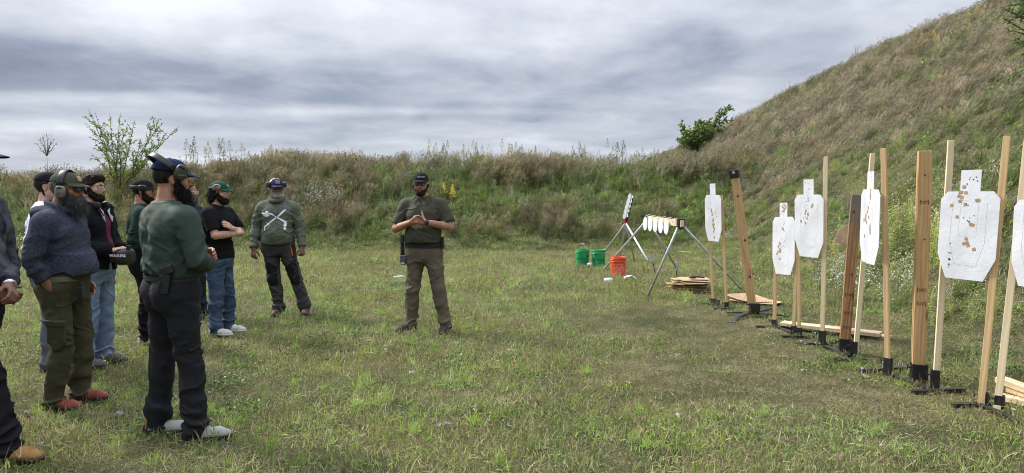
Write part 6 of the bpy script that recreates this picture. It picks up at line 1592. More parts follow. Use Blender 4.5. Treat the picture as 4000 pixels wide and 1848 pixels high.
r_ = I['root']; Mh = I['Mh']
belt(I, mat('black_belt', (0.018, 0.018, 0.02), rough=0.6), 1.062, 0.034, 1.15, 1.08, 0.022)
cap_mesh(r_, Mh, CAPN, patch=None, tilt=0.12, brimlen=0.080, curve=0.8)
head_hair(I, HAIR, short_hair_fn(0.0025, nape=-0.035), 'hair', amp=0.001)
def lb(P, A): return smin(ell(P, (0, 0.062, -0.135), (0.050, 0.034, 0.066)), ell(P, (0, 0.056, -0.190), (0.036, 0.024, 0.052)), 0.03)
head_hair(I, HAIR, beard_fn(0.010, 0.03, long_=lb), 'beard', amp=0.006, freq=50, ns=2200, ln=0.035, gk=1.4, box=((-0.13, -0.06, -0.26), (0.13, 0.16, 0.06)), wd=0.0016)
muffs(r_, Mh, OLIVEP, BLACKP, (0.098, 0.028, 0.042, 0.023, 0.040, 0.052, -28), band_over(0.158, 0.112, 0.055, 52, 0.0, t0=84), bandw=0.022, text=('Impact', 0.018, mat('green_ink', (0.18, 0.26, 0.08), rough=0.6), 1))
pr = projector(I['Vs'], front=False)
h_ = link('holster', bpy.data.meshes.new('holster'), r_); s = MB(); s.box((0, 0, 0), (0.036, 0.045, 0.12), taper=1.2); h_.data = s.mesh('holster', BLACKP); h_.location = (0.165, -0.115, 1.04); h_.rotation_euler = (R(-8), 0, R(-45))
bevbox(r_, 'grip', (0, 0.0, 0.085), (0.03, 0.075, 0.05), BLACKP, (25, 0, 0), parent=h_); bevbox(r_, 'belt_loop', (0.0, -0.03, -0.02), (0.05, 0.012, 0.06), BLACKP, parent=h_)
for q in (-1, 1): s = MB(); s.smooth = True; s.add(*superell((q * 0.011, -0.028, 0.045), (0.005, 0.004, 0.005), 2, 8, 6)); s.build('screw', SILVER, h_)
# trouser back pocket and patch
prp = projector(np.array([v.co for v in I['pants'].data.vertices]), front=False, off=0.0015)
decal('pocket_zip', [(-0.03, 0.970), (0.10, 0.975), (0.10, 0.967), (-0.03, 0.961)], prp, RUB, r_); 
decal('logo_patch', [(0.025, 1.000), (0.062, 1.002), (0.062, 1.022), (0.025, 1.020)], prp, mat('patch_dark', (0.045, 0.045, 0.05), rough=0.7), r_)
for k, t_ in (('L', 'OUTpulse'), ('R', 'SALOMON')):
    an = I['L'][k][2]; to = I['L'][k][3]; d = Vector(to - an); d.z = 0; d.normalize(); sd_ = Vector((d.y, -d.x, 0)); c_ = Vector((an[0], an[1], 0))
    sh_ = I['shoe' + k]; side = sd_
    # dark heel counter and orange pull tab
    Vh_, Qh_ = nets(lambda P: smax(smax(cone(P, Vector(c_ - d * 0.045 + Vector((0, 0, 0.045))), Vector(c_ + d * 0.055 + Vector((0, 0, 0.042))), 0.0435, 0.0480), P[:, 2] - 0.080, 0.004), 0.02 - P[:, 2], 0.004), tuple(np.array(c_) - (0.13, 0.13, 0.02)), tuple(np.array(c_) + (0.13, 0.13, 0.12)), 0.006)
    tomesh('heel_counter', Vh_, Qh_, RUB, sh_)
    T_ = frame(c_ - d * 0.005 + side * 0.047 + Vector((0, 0, 0.052)), d, (0, 0, 1)); text_part(t_, 0.019, WHITEINK, T_, sh_, depth=0.0008)
    s = MB(); s.box((0, 0, 0), (0.012, 0.034, 0.050), Matrix.Rotation(math.atan2(d.y, d.x), 3, 'Z')); tb = s.build('heel_tab', mat('orange_tab', (0.50, 0.17, 0.04), rough=0.7), sh_, bevel=0.003); tb.location = c_ - d * 0.072 * 0.9 + side * 0.006 + Vector((0, 0, 0.098))

# ---- 2 bearded man in heather hoodie ------------------------------------------------------
I = person('heavy grey-bearded man in heather navy hoodie, olive cargo trousers and rust-red shoes', (-3.285, 5.03), R(-84), 1.715, SK_B, cres=0.0072, head=(-2, -4),
    arms={'R': [(0.20, -0.02, 1.43), (0.245, -0.085, 1.15), (0.190, 0.020, 0.925)], 'L': [(-0.21, 0, 1.42), (-0.27, -0.02, 1.15), (-0.2, 0.06, 0.96)]},
    legs={'R': [(0.10, 0, 0.90), (0.115, 0.03, 0.49), (0.12, -0.05, 0.085), (0.13, 0.12, 0)], 'L': [(-0.10, 0.02, 0.90), (-0.11, 0.06, 0.50), (-0.12, 0.03, 0.085), (-0.12, 0.18, 0)]},
    build=(1.12, 1.16, 0.085), shirt=C_HEATH, pants=C_OLIVEP, shoes=(SH_RED, RUB), hem=1.03, seed=9, hood=True, res=0.0065, sleeve_r=1.2, dz=0.045, cuff=0.085,
    hand={'R': ((-0.38, 0.22, -0.9), (0.9, 0, 0), (0.1, 0.1, 0.1), 0.02, 0.25), 'L': ((0, 0.4, -0.9), (-0.9, 0, 0))}, headoff=(0, 0.035, -0.005))
r_ = I['root']; Mh = I['Mh']
cap_mesh(r_, Mh, CAPO, patch=(0.062, 0.040, PATCHT), tilt=0.06)
head_hair(I, HAIRG, short_hair_fn(0.010, nape=-0.085), 'hair', amp=0.003)
def lb2(P, A): return smin(ell(P, (0, 0.076, -0.110), (0.056, 0.044, 0.052)), ell(P, (0, 0.100, -0.145), (0.040, 0.036, 0.046)), 0.03)
head_hair(I, HAIRG, beard_fn(0.013, 0.04, long_=lb2), 'beard', amp=0.008, freq=42, ns=3000, ln=0.035, gk=0.9, box=((-0.14, -0.06, -0.26), (0.14, 0.19, 0.06)), wd=0.0022, curl=0.012)
muffs(r_, Mh, GREYP, BLACKP, (0.098, 0.004, -0.020, 0.022, 0.038, 0.048, 0), band_over(0.125, 0.103, 0.022, 4, 0.0), bandw=0.026, text=('/\\/\\', 0.022, BLACKP, 1))
glasses(r_, Mh, LENSD)
pr2 = projector(np.array([v.co for v in I['pants'].data.vertices]), front=True)
s = MB(); s.smooth = False; s.box((0, 0, 0), (0.035, 0.13, 0.17), taper=0.96); o = s.build('cargo_pocket', C_OLIVEP, I['pants'], bevel=0.012); o.location = (0.190, 0.035, 0.61); o.rotation_euler = (R(-4), R(6), 0)
bevbox(r_, 'pocket_flap', (0.008, 0.0, 0.075), (0.034, 0.135, 0.045), C_OLIVEP, parent=o, bev=0.008)
belt(I, mat('tan_belt', (0.14, 0.12, 0.08), rough=0.8), 1.01, 0.04, 1.12, 1.16, 0.035)
h_ = bevbox(r_, 'magazine_pouch', (0.12, 0.185, 0.90), (0.05, 0.04, 0.09), BLACKP); bevbox(r_, 'strap', (0, 0.0, 0.06), (0.03, 0.02, 0.05), BLACKP, parent=h_)

# ---- 3 man in white shirt behind -------------------------------------------------------------
I = person('man in lavender-white shirt and dark cap, half hidden behind the navy hoodie', (-4.06, 6.05), R(-72), 1.74, SK_L, head=(-6, 0),
    arms={'R': [(0.195, 0, 1.44), (0.235, -0.075, 1.16), (0.16, 0.10, 1.03)], 'L': [(-0.195, 0, 1.44), (-0.235, -0.05, 1.16), (-0.14, 0.12, 1.03)]},
    legs=legs(0.11, 0.0), build=(1.02, 1.0, 0.0), shirt=C_WHITE, pants=C_GREYP, shoes=(SH_GREY, RUB), hem=0.93, seed=5,
    hand={'R': ((-0.5, 0.8, 0), (0.2, 0, 1)), 'L': ((0.5, 0.8, 0), (-0.2, 0, 1))})
cap_mesh(I['root'], I['Mh'], CAPB); head_hair(I, HAIR, short_hair_fn(0.010, nape=-0.10), 'hair', amp=0.003)

# ---- 4 man with glasses, black jacket over maroon shirt -------------------------------------------
I = person('bearded man with glasses, black jacket over maroon shirt, light blue jeans', (-3.80, 6.25), R(-90), 1.735, SK_L, head=(0, -2),
    arms={'R': [(0.20, 0, 1.43), (0.25, 0.02, 1.14), (0.10, 0.235, 1.10)], 'L': [(-0.20, 0, 1.43), (-0.25, 0.03, 1.15), (-0.05, 0.25, 1.10)]},
    legs={'R': [(0.095, 0.0, 0.90), (0.10, 0.0, 0.50), (0.11, -0.06, 0.085), (0.11, 0.1, 0)], 'L': [(-0.095, 0.02, 0.90), (-0.10, 0.03, 0.50), (-0.11, 0.0, 0.085), (-0.11, 0.15, 0)]},
    build=(1.05, 1.12, 0.03), shirt=C_BLACK, jacket=True, openf=0.075, inner=C_MAROON, pants=C_JEANL, shoes=(SH_GREY, RUB), hem=0.92, seed=6,
    hand={'R': ((-0.6, 0.7, 0.1), (0.3, 0.3, 0.9), (0.5, 0.5, 0.4)), 'L': ((0.6, 0.7, 0.1), (-0.3, 0.3, 0.9), (0.5, 0.5, 0.4))})
r_ = I['root']; Mh = I['Mh']
def wavy(P):
    d = head_sdf(P) - 0.013; d = smin(d, ell(P, (0, 0.02, 0.085), (0.072, 0.085, 0.050)), 0.02)
    d = smax(d, (-0.065 - P[:, 2]).astype(np.float32), 0.01); A = np.stack([np.abs(P[:, 0]), P[:, 1], P[:, 2]], 1)
    d = smax(d, (P[:, 1] - (-0.005 + 1.1 * np.clip(P[:, 2] + 0.02, 0, 0.2))).astype(np.float32), 0.01); return smax(d, -cone(A, (0.09, 0.0, -0.008), (0.09, 0.0, -0.03), 0.034, 0.034), 0.006)
head_hair(I, HAIRB, wavy, 'hair', amp=0.008, freq=45, ns=500, ln=0.03, gk=0.2, curl=0.01)
head_hair(I, HAIR, beard_fn(0.007, 0.008), 'beard', amp=0.003, freq=70, ns=300, ln=0.015, box=((-0.12, -0.06, -0.17), (0.12, 0.15, 0.05)))
glasses(r_, Mh, LENSC)
# collar flaps, headphones round the neck, drop pouch in the hands
s = MB(); s.smooth = True; s.tube([(0.10 * math.sin(t), 0.005 - 0.085 * math.cos(t), 1.555 - 0.03 * (1 - math.cos(t)) * 0.5) for t in [R(-140 + 20 * i) for i in range(15)]], 0.014, 8, flat=(0.4, 1)); hp = s.build('neck_headphones', BLACKP, r_)
for sg in (-1, 1): s = MB(); s.smooth = True; s.add(*superell((sg * 0.075, 0.095, 1.515), (0.022, 0.036, 0.038), 2.6)); s.build('ear_cup', BLACKP, hp)
for sg in (-1, 1):
    s = MB(); s.plate([(sg * 0.02, 0.105, 1.47), (sg * 0.09, 0.10, 1.545), (sg * 0.125, 0.135, 1.50), (sg * 0.075, 0.155, 1.415)], (0, 0.006, 0.002)); s.build('collar', C_BLACK, r_)
    s = MB(); s.plate([(sg * 0.035, 0.125, 1.46), (sg * 0.075, 0.12, 1.49), (sg * 0.085, 0.148, 1.41), (sg * 0.055, 0.155, 1.36)], (0, 0.006, 0.002)); s.build('collar_lining', cloth('pale_grey', (0.42, 0.46, 0.52)), r_)
e = empty('carry_case', tuple(r_.matrix_basis @ Vector((0.06, 0.33, 1.04))), 'black zipped case with pale lettering held by the man in the maroon shirt', 'case', None, R(-95))
s = MB(); s.smooth = True; s.add(*superell((0, 0, 0), (0.10, 0.06, 0.075), 3.4)); s.build('shell', BLACKP, e)
text_part('WALKERS', 0.034, WHITEINK, frame((0.1005, 0.0, 0.015), (0, 1, 0), (0, 0, 1)), e); 
s = MB(); s.tube([(0, 0.04, 0.07), (0, 0.04, 0.10)], 0.02, 10); s.build('knob', BLACKP, e)

# ---- 5 man in dark green behind the first ---------------------------------------------------------
I = person('man in near-black green sweater and black trousers, half hidden behind the green shirt', (-3.875, 7.25), R(-64), 1.70, SK_T, head=(-10, -4),
    arms={'R': [(0.21, 0, 1.43), (0.27, -0.09, 1.15), (0.22, 0.04, 0.98)], 'L': [(-0.215, 0, 1.43), (-0.30, -0.10, 1.13), (-0.26, 0.0, 0.93)]},
    legs=legs(0.12, 0.0, -10, 14), build=(1.12, 1.1, 0.03), shirt=C_GREEN2, pants=C_BLACK, shoes=(SH_WHITE, RUBW), hem=0.93, seed=8,
    hand={'L': ((0.1, 0.6, -0.7), (-0.9, 0, 0.0), (0.4, 0.4, 0.3)), 'R': ((0, 0.5, -0.8), (0.9, 0, 0))})
r_ = I['root']; Mh = I['Mh']
cap_mesh(r_, Mh, CAPB); head_hair(I, HAIR, short_hair_fn(0.006, nape=-0.08), 'hair', amp=0.002); head_hair(I, HAIR, beard_fn(0.009, 0.01), 'beard', box=((-0.12, -0.06, -0.17), (0.12, 0.15, 0.05)))
muffs(r_, Mh, BLACKP, BLACKP, (0.098, 0.005, 0.035, 0.022, 0.045, 0.034, 0), band_back(0.105, -0.145, 0.0, 0.04, 0.03), bandw=0.020, up=(0, 0, 1), text=('| LT', 0.02, WHITEINK, -1))

# ---- 6 man with silver glasses, partly hidden -------------------------------------------------------
I = person('man with silver-rimmed glasses, mostly hidden, beside the long black beard', (-4.09, 8.75), R(-100), 1.70, SK_B, head=(14, -2),
    arms={'R': [(0.20, 0, 1.43), (0.26, 0.0, 1.15), (0.14, 0.22, 1.00)], 'L': [(-0.20, 0, 1.43), (-0.26, 0.06, 1.15), (-0.10, 0.28, 1.02)]},
    legs=legs(0.12, 0.06), build=(1.08, 1.1, 0.03), shirt=C_NAVYJ, pants=C_NAVYJ, shoes=(SH_BLACK, RUB), hem=0.93, seed=12,
    hand={'R': ((-0.2, 0.9, 0), (0.8, 0, 0.5), (0.6, 0.6, 0.5)), 'L': ((0.1, 0.95, 0), (-0.7, 0, 0.7), (0.6, 0.6, 0.5))})
r_ = I['root']; Mh = I['Mh']
head_hair(I, HAIR, short_hair_fn(0.006), 'hair', amp=0.002); head_hair(I, HAIRG, beard_fn(0.012, 0.03), 'beard', amp=0.005, ns=300, ln=0.03, box=((-0.12, -0.06, -0.19), (0.12, 0.16, 0.05)))
glasses(r_, Mh, LENSC, SILVER); muffs(r_, Mh, BLACKP, BLACKP, (0.098, -0.01, 0.02, 0.020, 0.038, 0.045, 0), band_over(0.128, 0.103, 0.03, 14), bandw=0.012)
e = empty('headphones', tuple(r_.matrix_basis @ Vector((-0.02, 0.42, 0.95))), 'black hoop of headphones held low beside the green sleeve', 'headphones', None, R(-100))
s = MB(); s.smooth = True; s.tube([(0, 0.085 * math.cos(t), 0.095 * math.sin(t) - 0.03) for t in [R(-150 + 20 * i) for i in range(15)]], 0.012, 8, flat=(0.5, 1.2)); s.build('headband', BLACKP, e)
for sg in (-1, 1): s = MB(); s.smooth = True; s.add(*superell((0, sg * 0.075, -0.085), (0.03, 0.018, 0.032), 2.6)); s.build('ear_cup', BLACKP, e)

# ---- 7 man in black T-shirt, arms crossed -------------------------------------------------------------
I = person('curly-haired bearded man with crossed arms, black T-shirt, blue jeans and green cap', (-3.29, 7.72), R(-97), 1.70, SK_L, head=(2, -2),
    arms={'R': [(0.205, 0, 1.44), (0.255, 0.115, 1.195), (-0.02, 0.27, 1.205)], 'L': [(-0.205, 0.02, 1.44), (-0.22, 0.16, 1.20), (0.085, 0.235, 1.265)]},
    legs={'R': [(0.095, 0, 0.91), (0.10, 0.02, 0.50), (0.11, 0.0, 0.085), (0.12, 0.15, 0)], 'L': [(-0.095, 0, 0.91), (-0.10, 0.05, 0.50), (-0.11, 0.04, 0.085), (-0.12, 0.2, 0)]},
    build=(1.08, 1.1, 0.0), sleeves='short', shirt=C_BLACK, pants=C_JEAN, shoes=(SH_WHITE, RUBW), hem=0.90, seed=14,
    hand={'R': ((-0.75, -0.25, 0.25), (0.1, 0.9, 0.3), (0.3, 0.5, 0.4)), 'L': ((0.85, -0.15, 0.45), (0.1, 0.9, 0.3), (0.15, 0.25, 0.2), 0.03, 0.5)}, headoff=(0, 0.02, 0))
r_ = I['root']; Mh = I['Mh']
cap_mesh(r_, Mh, CAPG, tilt=0.08, text=(('----', 0.03, 0.040, 0.0),), textm=WHITEINK)
def curly(P):
    d = smax(head_sdf(P) - 0.016, (P[:, 2] - 0.06).astype(np.float32), 0.01); d = smax(d, (-0.07 - P[:, 2]).astype(np.float32), 0.01); d = smax(d, (P[:, 1] + 0.012).astype(np.float32), 0.01)
    A = np.stack([np.abs(P[:, 0]), P[:, 1], P[:, 2]], 1)
    for c_ in ((0.05, -0.095, -0.01), (0.06, -0.085, -0.05), (0.03, -0.115, -0.03), (0.045, -0.10, -0.085), (0.015, -0.115, -0.075), (0.06, -0.065, -0.08), (0.03, -0.09, -0.115)): d = smin(d, cone(A, c_, c_, 0.030, 0.03), 0.01)
    return d
head_hair(I, HAIR, curly, 'hair', amp=0.012, freq=48, ns=900, ln=0.03, gk=0.2, curl=0.018, box=((-0.14, -0.18, -0.18), (0.14, 0.12, 0.10)))
head_hair(I, HAIR, beard_fn(0.009, 0.015), 'beard', amp=0.004, freq=60, ns=500, ln=0.02, box=((-0.12, -0.06, -0.18), (0.12, 0.16, 0.05)))
glasses(r_, Mh, LENSC, half=True); muffs(r_, Mh, TANP, BLACKP, (0.100, 0.010, 0.062, 0.020, 0.048, 0.034, 10), band_back(0.105, -0.135, 0.0, 0.05, 0.045), bandw=0.016, up=(0, 0, 1), text=('W', 0.03, BLACKP, 1))

# ---- 8 man in sage hoodie ------------------------------------------------------------------------------
I = person('grey-bearded man in sage hoodie printed with a white axe and sword', (-3.03, 8.93), R(188), 1.76, SK_D, head=(22, -3),
    arms={'R': [(0.200, 0, 1.405), (0.280, -0.02, 1.15), (0.290, 0.10, 0.895)], 'L': [(-0.200, 0, 1.405), (-0.285, -0.02, 1.15), (-0.320, 0.075, 0.905)]},
    legs={'R': [(0.10, 0, 0.90), (0.055, 0.04, 0.49), (0.00, 0.02, 0.085), (0.03, 0.16, 0)], 'L': [(-0.10, 0, 0.90), (-0.22, 0.05, 0.50), (-0.330, 0.02, 0.085), (-0.355, 0.16, 0)]},
    build=(1.13, 1.12, 0.07), shirt=C_HOOD, pants=C_DGREY, shoes=(SH_BROWN, RUB), hem=0.955, seed=17, hood=True, sleeve_r=1.2,
    hand={'R': ((0.0, 0.25, -0.95), (0.35, 0.9, 0.2), (0.45, 0.6, 0.4), 0.05, 0.4), 'L': ((-0.05, 0.2, -0.95), (-0.6, 0.75, 0.2), (0.8, 0.9, 0.6), 0.03, 0.4)}, headoff=(0, 0.02, -0.01))
r_ = I['root']; Mh = I['Mh']
cap_mesh(r_, Mh, CAPN, mesh_back=CAPW, mb=CAPN, tilt=0.10, patch=(0.066, 0.042, PATCHM), text=(('STOP', 0.020, 0.044, 0.0), ('WARS', 0.018, 0.026, 0.0)), textm=INK)
head_hair(I, HAIRW, beard_fn(0.0045, 0.004), 'beard', amp=0.002, freq=90, ns=300, ln=0.008, box=((-0.12, -0.06, -0.16), (0.12, 0.15, 0.05)))
glasses(r_, Mh, LENSD); muffs(r_, Mh, OLIVEP, BLACKP, (0.108, 0.005, 0.050, 0.024, 0.036, 0.038, 0), band_back(0.115, -0.14, 0.0, 0.05, 0.04), bandw=0.014, up=(0, 0, 1))
pr = projector(I['Vs'], off=0.003); ps = I['shirt']
Xp = lambda px, py: ((px - 575) / 1148 * 0.2377 / 0.0 if 0 else -(px - 575) * 0.000765 * 1.0, 1.30 - (py - 680) * 0.000765)
pl = lambda L_: [Xp(*q) for q in L_]
prn = empty_ = None
decal('sword_print', pl([(745, 543), (738, 565), (700, 612), (655, 655), (600, 690), (500, 770), (410, 842), (404, 900), (396, 900), (392, 835), (480, 762), (585, 672), (640, 625), (690, 575), (735, 545)]), pr, WHITEINK, ps)
decal('sword_guard_print', pl([(430, 768), (438, 765), (488, 815), (480, 822)]), pr, WHITEINK, ps)
decal('axe_handle_print', pl([(455, 598), (520, 612), (560, 640), (600, 672), (660, 698), (720, 735), (760, 758), (740, 768), (746, 890), (736, 890), (728, 850), (722, 888), (712, 860), (712, 762), (650, 720), (590, 690), (545, 655), (510, 635), (450, 622)]), pr, WHITEINK, ps)
decal('axe_head_print', pl([(350, 595), (395, 610), (420, 600), (410, 590), (428, 570), (462, 575), (458, 600), (440, 612), (430, 628), (490, 640), (470, 662), (430, 672), (390, 662), (362, 635)]), pr, WHITEINK, ps)
decal('pocket_seam', thick([Xp(*q) for q in ((360, 1035), (435, 955), (755, 945), (825, 1020))], 0.004), pr, cloth('sage_dark', (0.07, 0.085, 0.06)), ps, 0.02)
for sg in (-1, 1): 
    s = MB(); s.smooth = True; s.tube([pr(sg * 0.022, 1.46, 0.006), pr(sg * 0.03, 1.40, 0.006), pr(sg * 0.02 - 0.01, 1.33, 0.005), pr(sg * 0.012, 1.29, 0.004)], 0.003, 6); s.build('drawstring', C_HOOD, ps)
s = MB(); s.box((0, 0, 0), (0.055, 0.035, 0.115), taper=1.15); h_ = s.build('holster', GREYP, r_, bevel=0.006); h_.location = (0.205, 0.07, 0.935); h_.rotation_euler = (0, R(8), R(20))
bevbox(r_, 'grip', (0, 0.0, 0.085), (0.028, 0.03, 0.06), BLACKP, (0, 12, 0), parent=h_)
for q in range(3): s = MB(); s.smooth = True; s.add(*superell((-0.018, 0.019, -0.03 + 0.03 * q), (0.004, 0.003, 0.004), 2, 8, 6)); s.build('screw', BLACKP, h_)
bevbox(r_, 'magazine_pouch', (-0.205, 0.055, 0.965), (0.035, 0.035, 0.09), BLACKP, (0, -6, 0))
ppr = projector(np.array([v.co for v in I['pants'].data.vertices]), off=0.002); BLKN = cloth('black_panel', (0.012, 0.012, 0.013)); ORG = cloth('orange_zip', (0.62, 0.14, 0.03))
kz = [(0.005, 0.645), (0.145, 0.73), (0.135, 0.50), (0.105, 0.40), (-0.01, 0.40)]
decal('knee_panel', kz, ppr, BLKN, I['pants'], 0.02); decal('knee_panel', [(-0.085, 0.62), (-0.115, 0.60), (-0.18, 0.42), (-0.28, 0.40), (-0.29, 0.50), (-0.225, 0.745)][::-1], ppr, BLKN, I['pants'], 0.02)
decal('side_panel', [(-0.185, 0.93), (-0.215, 0.93), (-0.215, 0.78), (-0.20, 0.74)], ppr, BLKN, I['pants'], 0.02); decal('zip', thick([(-0.175, 0.92), (-0.195, 0.86), (-0.20, 0.79)], 0.009), projector(np.array([v.co for v in I['pants'].data.vertices]), off=0.005), ORG, I['pants'], 0.02)

# ---- 9 instructor -----------------------------------------------------------------------------------
I = person('instructor facing the group in olive polo and black cap, hands clasped at chest', (-1.00, 7.82), R(174), 1.80, SK_T, head=(6, -3), mouth=1.0,
    arms={'R': [(0.208, 0, 1.435), (0.312, 0.03, 1.17), (0.085, 0.235, 1.255)], 'L': [(-0.208, 0, 1.435), (-0.312, 0.05, 1.195), (-0.080, 0.245, 1.255)]},
    legs={'R': [(0.10, 0, 0.90), (0.120, 0.04, 0.495), (0.160, 0.01, 0.085), (0.25, 0.14, 0)], 'L': [(-0.10, 0, 0.90), (-0.175, 0.05, 0.50), (-0.250, 0.02, 0.085), (-0.245, 0.18, 0)]},
    build=(1.13, 1.10, 0.045), sleeves='short', shirt=C_POLO, pants=C_KHAKI, shoes=(SH_BLACK, RUB), hem=1.012, seed=21,
    hand={'R': ((-0.85, 0.25, 0.42), (0.2, -0.9, 0.3), (0.15, 0.25, 0.2), 0.02, 0.8, 1.0, 0.0), 'L': ((0.88, 0.22, 0.28), (-0.1, 0.9, 0.15), (0.35, 0.55, 0.5), 0.02, 0.8, 1.0, -0.2)}, headoff=(0.02, 0.02, -0.012))
r_ = I['root']; Mh = I['Mh']
cap_mesh(r_, Mh, CAPB, tilt=0.05, curve=1.1, text=(('========', 0.022, 0.030, -0.022),), textm=WHITEINK)
head_hair(I, HAIR, short_hair_fn(0.004), 'hair', amp=0.001)
head_hair(I, HAIR, beard_fn(0.0040, 0.004), 'beard', amp=0.002, freq=80, ns=200, ln=0.010, box=((-0.12, -0.06, -0.17), (0.12, 0.15, 0.05)))
glasses(r_, Mh, LENSB, w_=0.034, h=0.019)
s = MB(); s.smooth = True; s.add(*superell((-0.083, 0.0, -0.006), (0.008, 0.010, 0.010), 2, 10, 8)); o = s.build('ear_bud', BLACKP, r_); o.matrix_local = Mh
pr = projector(I['Vs'], off=0.004)
for sg in (-1, 1):
    V_ = []; A_ = [(0.008, 1.475, 0.006), (0.045, 1.52, 0.006), (0.075, 1.555, -0.0)]; B_ = [(0.022, 1.435, 0.008), (0.085, 1.455, 0.007), (0.115, 1.50, 0.004)]
    s = MB(); a = [Vector((sg * x, 0.085 - 0.8 * max(0, x - 0.03), z)) for x, z, o_ in A_]; b = [Vector((sg * x, pr(sg * x, z, 0.006).y, z)) for x, z, o_ in B_]
    for i in range(2): s.plate([a[i], a[i + 1], b[i + 1], b[i]], (0, 0.004, 0.002))
    s.build('collar', C_POLO, I['shirt'])
decal('placket', [(-0.016, 1.46), (0.016, 1.46), (0.016, 1.30), (-0.016, 1.30)], projector(I['Vs'], off=0.002), C_POLO, I['shirt'], 0.03)
for z in (1.425, 1.385, 1.345): s = MB(); s.smooth = True; s.add(*superell(pr(0, z, 0.004), (0.005, 0.003, 0.005), 2, 10, 6)); s.build('button', mat('olive_button', (0.12, 0.115, 0.08), rough=0.4), I['shirt'])
belt(I, mat('duty_belt', (0.014, 0.014, 0.015), rough=0.75, bump=0.8, bscale=60), 0.985, 0.052, 1.13, 1.12, 0.027, th=0.009)
for sx in (0.10, -0.09, -0.155): 
    bevbox(r_, 'belt_keeper', (sx, 0.155 - abs(sx) * 0.28, 0.998), (0.035, 0.012, 0.066), BLACKP, (0, 0, -sx * 160))
s = MB(); s.box((0, 0, 0), (0.04, 0.05, 0.14), taper=0.9); h_ = s.build('holster', BLACKP, r_, bevel=0.006); h_.location = (0.240, 0.03, 0.93); bevbox(r_, 'grip', (0.0, 0.01, 0.12), (0.034, 0.05, 0.10), BLACKP, (10, 0, 0), parent=h_)
s = MB(); s.smooth = True; s.tube([(0.0, -0.01, 0.12), (0.02, -0.01, 0.20), (0.035, -0.01, 0.17)], 0.004, 6); s.build('cord', BLACKP, h_)
s = MB(); s.box((0, 0, 0), (0.068, 0.032, 0.105)); rd = s.build('shot_timer', mat('slate_plastic', (0.075, 0.085, 0.10), rough=0.5, var=0.1), r_, bevel=0.006); rd.location = (0.222, 0.075, 0.820); rd.rotation_euler = (0, R(-2), R(-8))
for i in range(2):
    for j in range(2): s = MB(); s.smooth = True; s.add(*superell((-0.004 + 0.02 * i + 0.006, 0.017, 0.028 - 0.028 * j), (0.006, 0.003, 0.006), 2, 10, 6)); s.build('button', BLACKP, rd)
bevbox(r_, 'label_strip', (0.0, 0.0165, -0.035), (0.045, 0.002, 0.011), WHITEINK, parent=rd, bev=0.0005)
s = MB(); s.box((0, 0, 0), (0.032, 0.04, 0.13)); mp_ = s.build('magazine_pouch', BLACKP, r_, bevel=0.004); mp_.location = (-0.225, 0.04, 1.015); bevbox(r_, 'magazine_base', (0, 0, 0.082), (0.034, 0.042, 0.032), GOLD, parent=mp_)
# watch and ring
wv = Vector(I['A']['L'][2]); ev = Vector(I['A']['L'][1]); dv = (wv - ev).normalized(); c_ = wv - dv * 0.01
s = MB(); s.smooth = True; s.tube([c_ - dv * 0.011, c_ + dv * 0.011], 0.034, 16, cap=False); wt = s.build('watch', BLACKP, r_)
fr = Vector((0, 1, 0.15)).normalized(); s = MB(); s.smooth = True; s.tube([c_ + fr * 0.028, c_ + fr * 0.042], 0.021, 18, up=(1, 0, 0)); s.build('watch_case', mat('dark_steel', (0.05, 0.052, 0.055), rough=0.3, metal=0.6), wt)
s = MB(); s.tube([c_ + fr * 0.0425, c_ + fr * 0.0435], 0.016, 18, up=(1, 0, 0)); s.build('watch_face', LENSD, wt)

# ---- 10 man at the left edge in camouflage -----------------------------------------------------------------
I = person('man in dark camouflage jacket and tan suede shoes, cut off by the left edge', (-3.29, 4.12), R(-92), 1.88, SK_D, head=(0, 0),
    arms={'R': [(0.22, 0, 1.42), (0.28, -0.02, 1.14), (0.05, 0.22, 0.955)], 'L': [(-0.22, 0, 1.42), (-0.27, 0.03, 1.14), (-0.01, 0.26, 0.985)]},
    legs={'R': [(0.10, 0, 0.90), (0.11, 0.21, 0.50), (0.12, 0.30, 0.085), (0.12, 0.46, 0)], 'L': [(-0.10, 0, 0.90), (-0.11, -0.02, 0.50), (-0.12, -0.12, 0.085), (-0.12, 0.03, 0)]},
    build=(1.22, 1.25, 0.05), shirt=C_CAMO, pants=C_DPLUM, shoes=(SH_TAN, SH_BROWN), hem=0.94, seed=23, sleeve_r=1.2,
    hand={'R': ((-0.35, 0.7, -0.35), (0.85, 0.2, 0.3), (0.6, 0.7, 0.5)), 'L': ((0.45, 0.6, -0.5), (-0.2, 0.8, 0.3), (0.6, 0.7, 0.5))}, headoff=(0, 0.10, 0))
r_ = I['root']; Mh = I['Mh']
cap_mesh(r_, Mh, CAPN, brimlen=0.082, tilt=0.05); head_hair(I, HAIR, short_hair_fn(0.006), 'hair', amp=0.002); head_hair(I, HAIR, beard_fn(0.012, 0.02), 'beard', box=((-0.12, -0.06, -0.18), (0.12, 0.16, 0.05)))
wv = Vector(I['A']['L'][2]); ev = Vector(I['A']['L'][1]); dv = (wv - ev).normalized(); s = MB(); s.smooth = True; s.tube([wv - dv * 0.012, wv + dv * 0.012], 0.037, 16); s.build('watch', SILVER, r_)
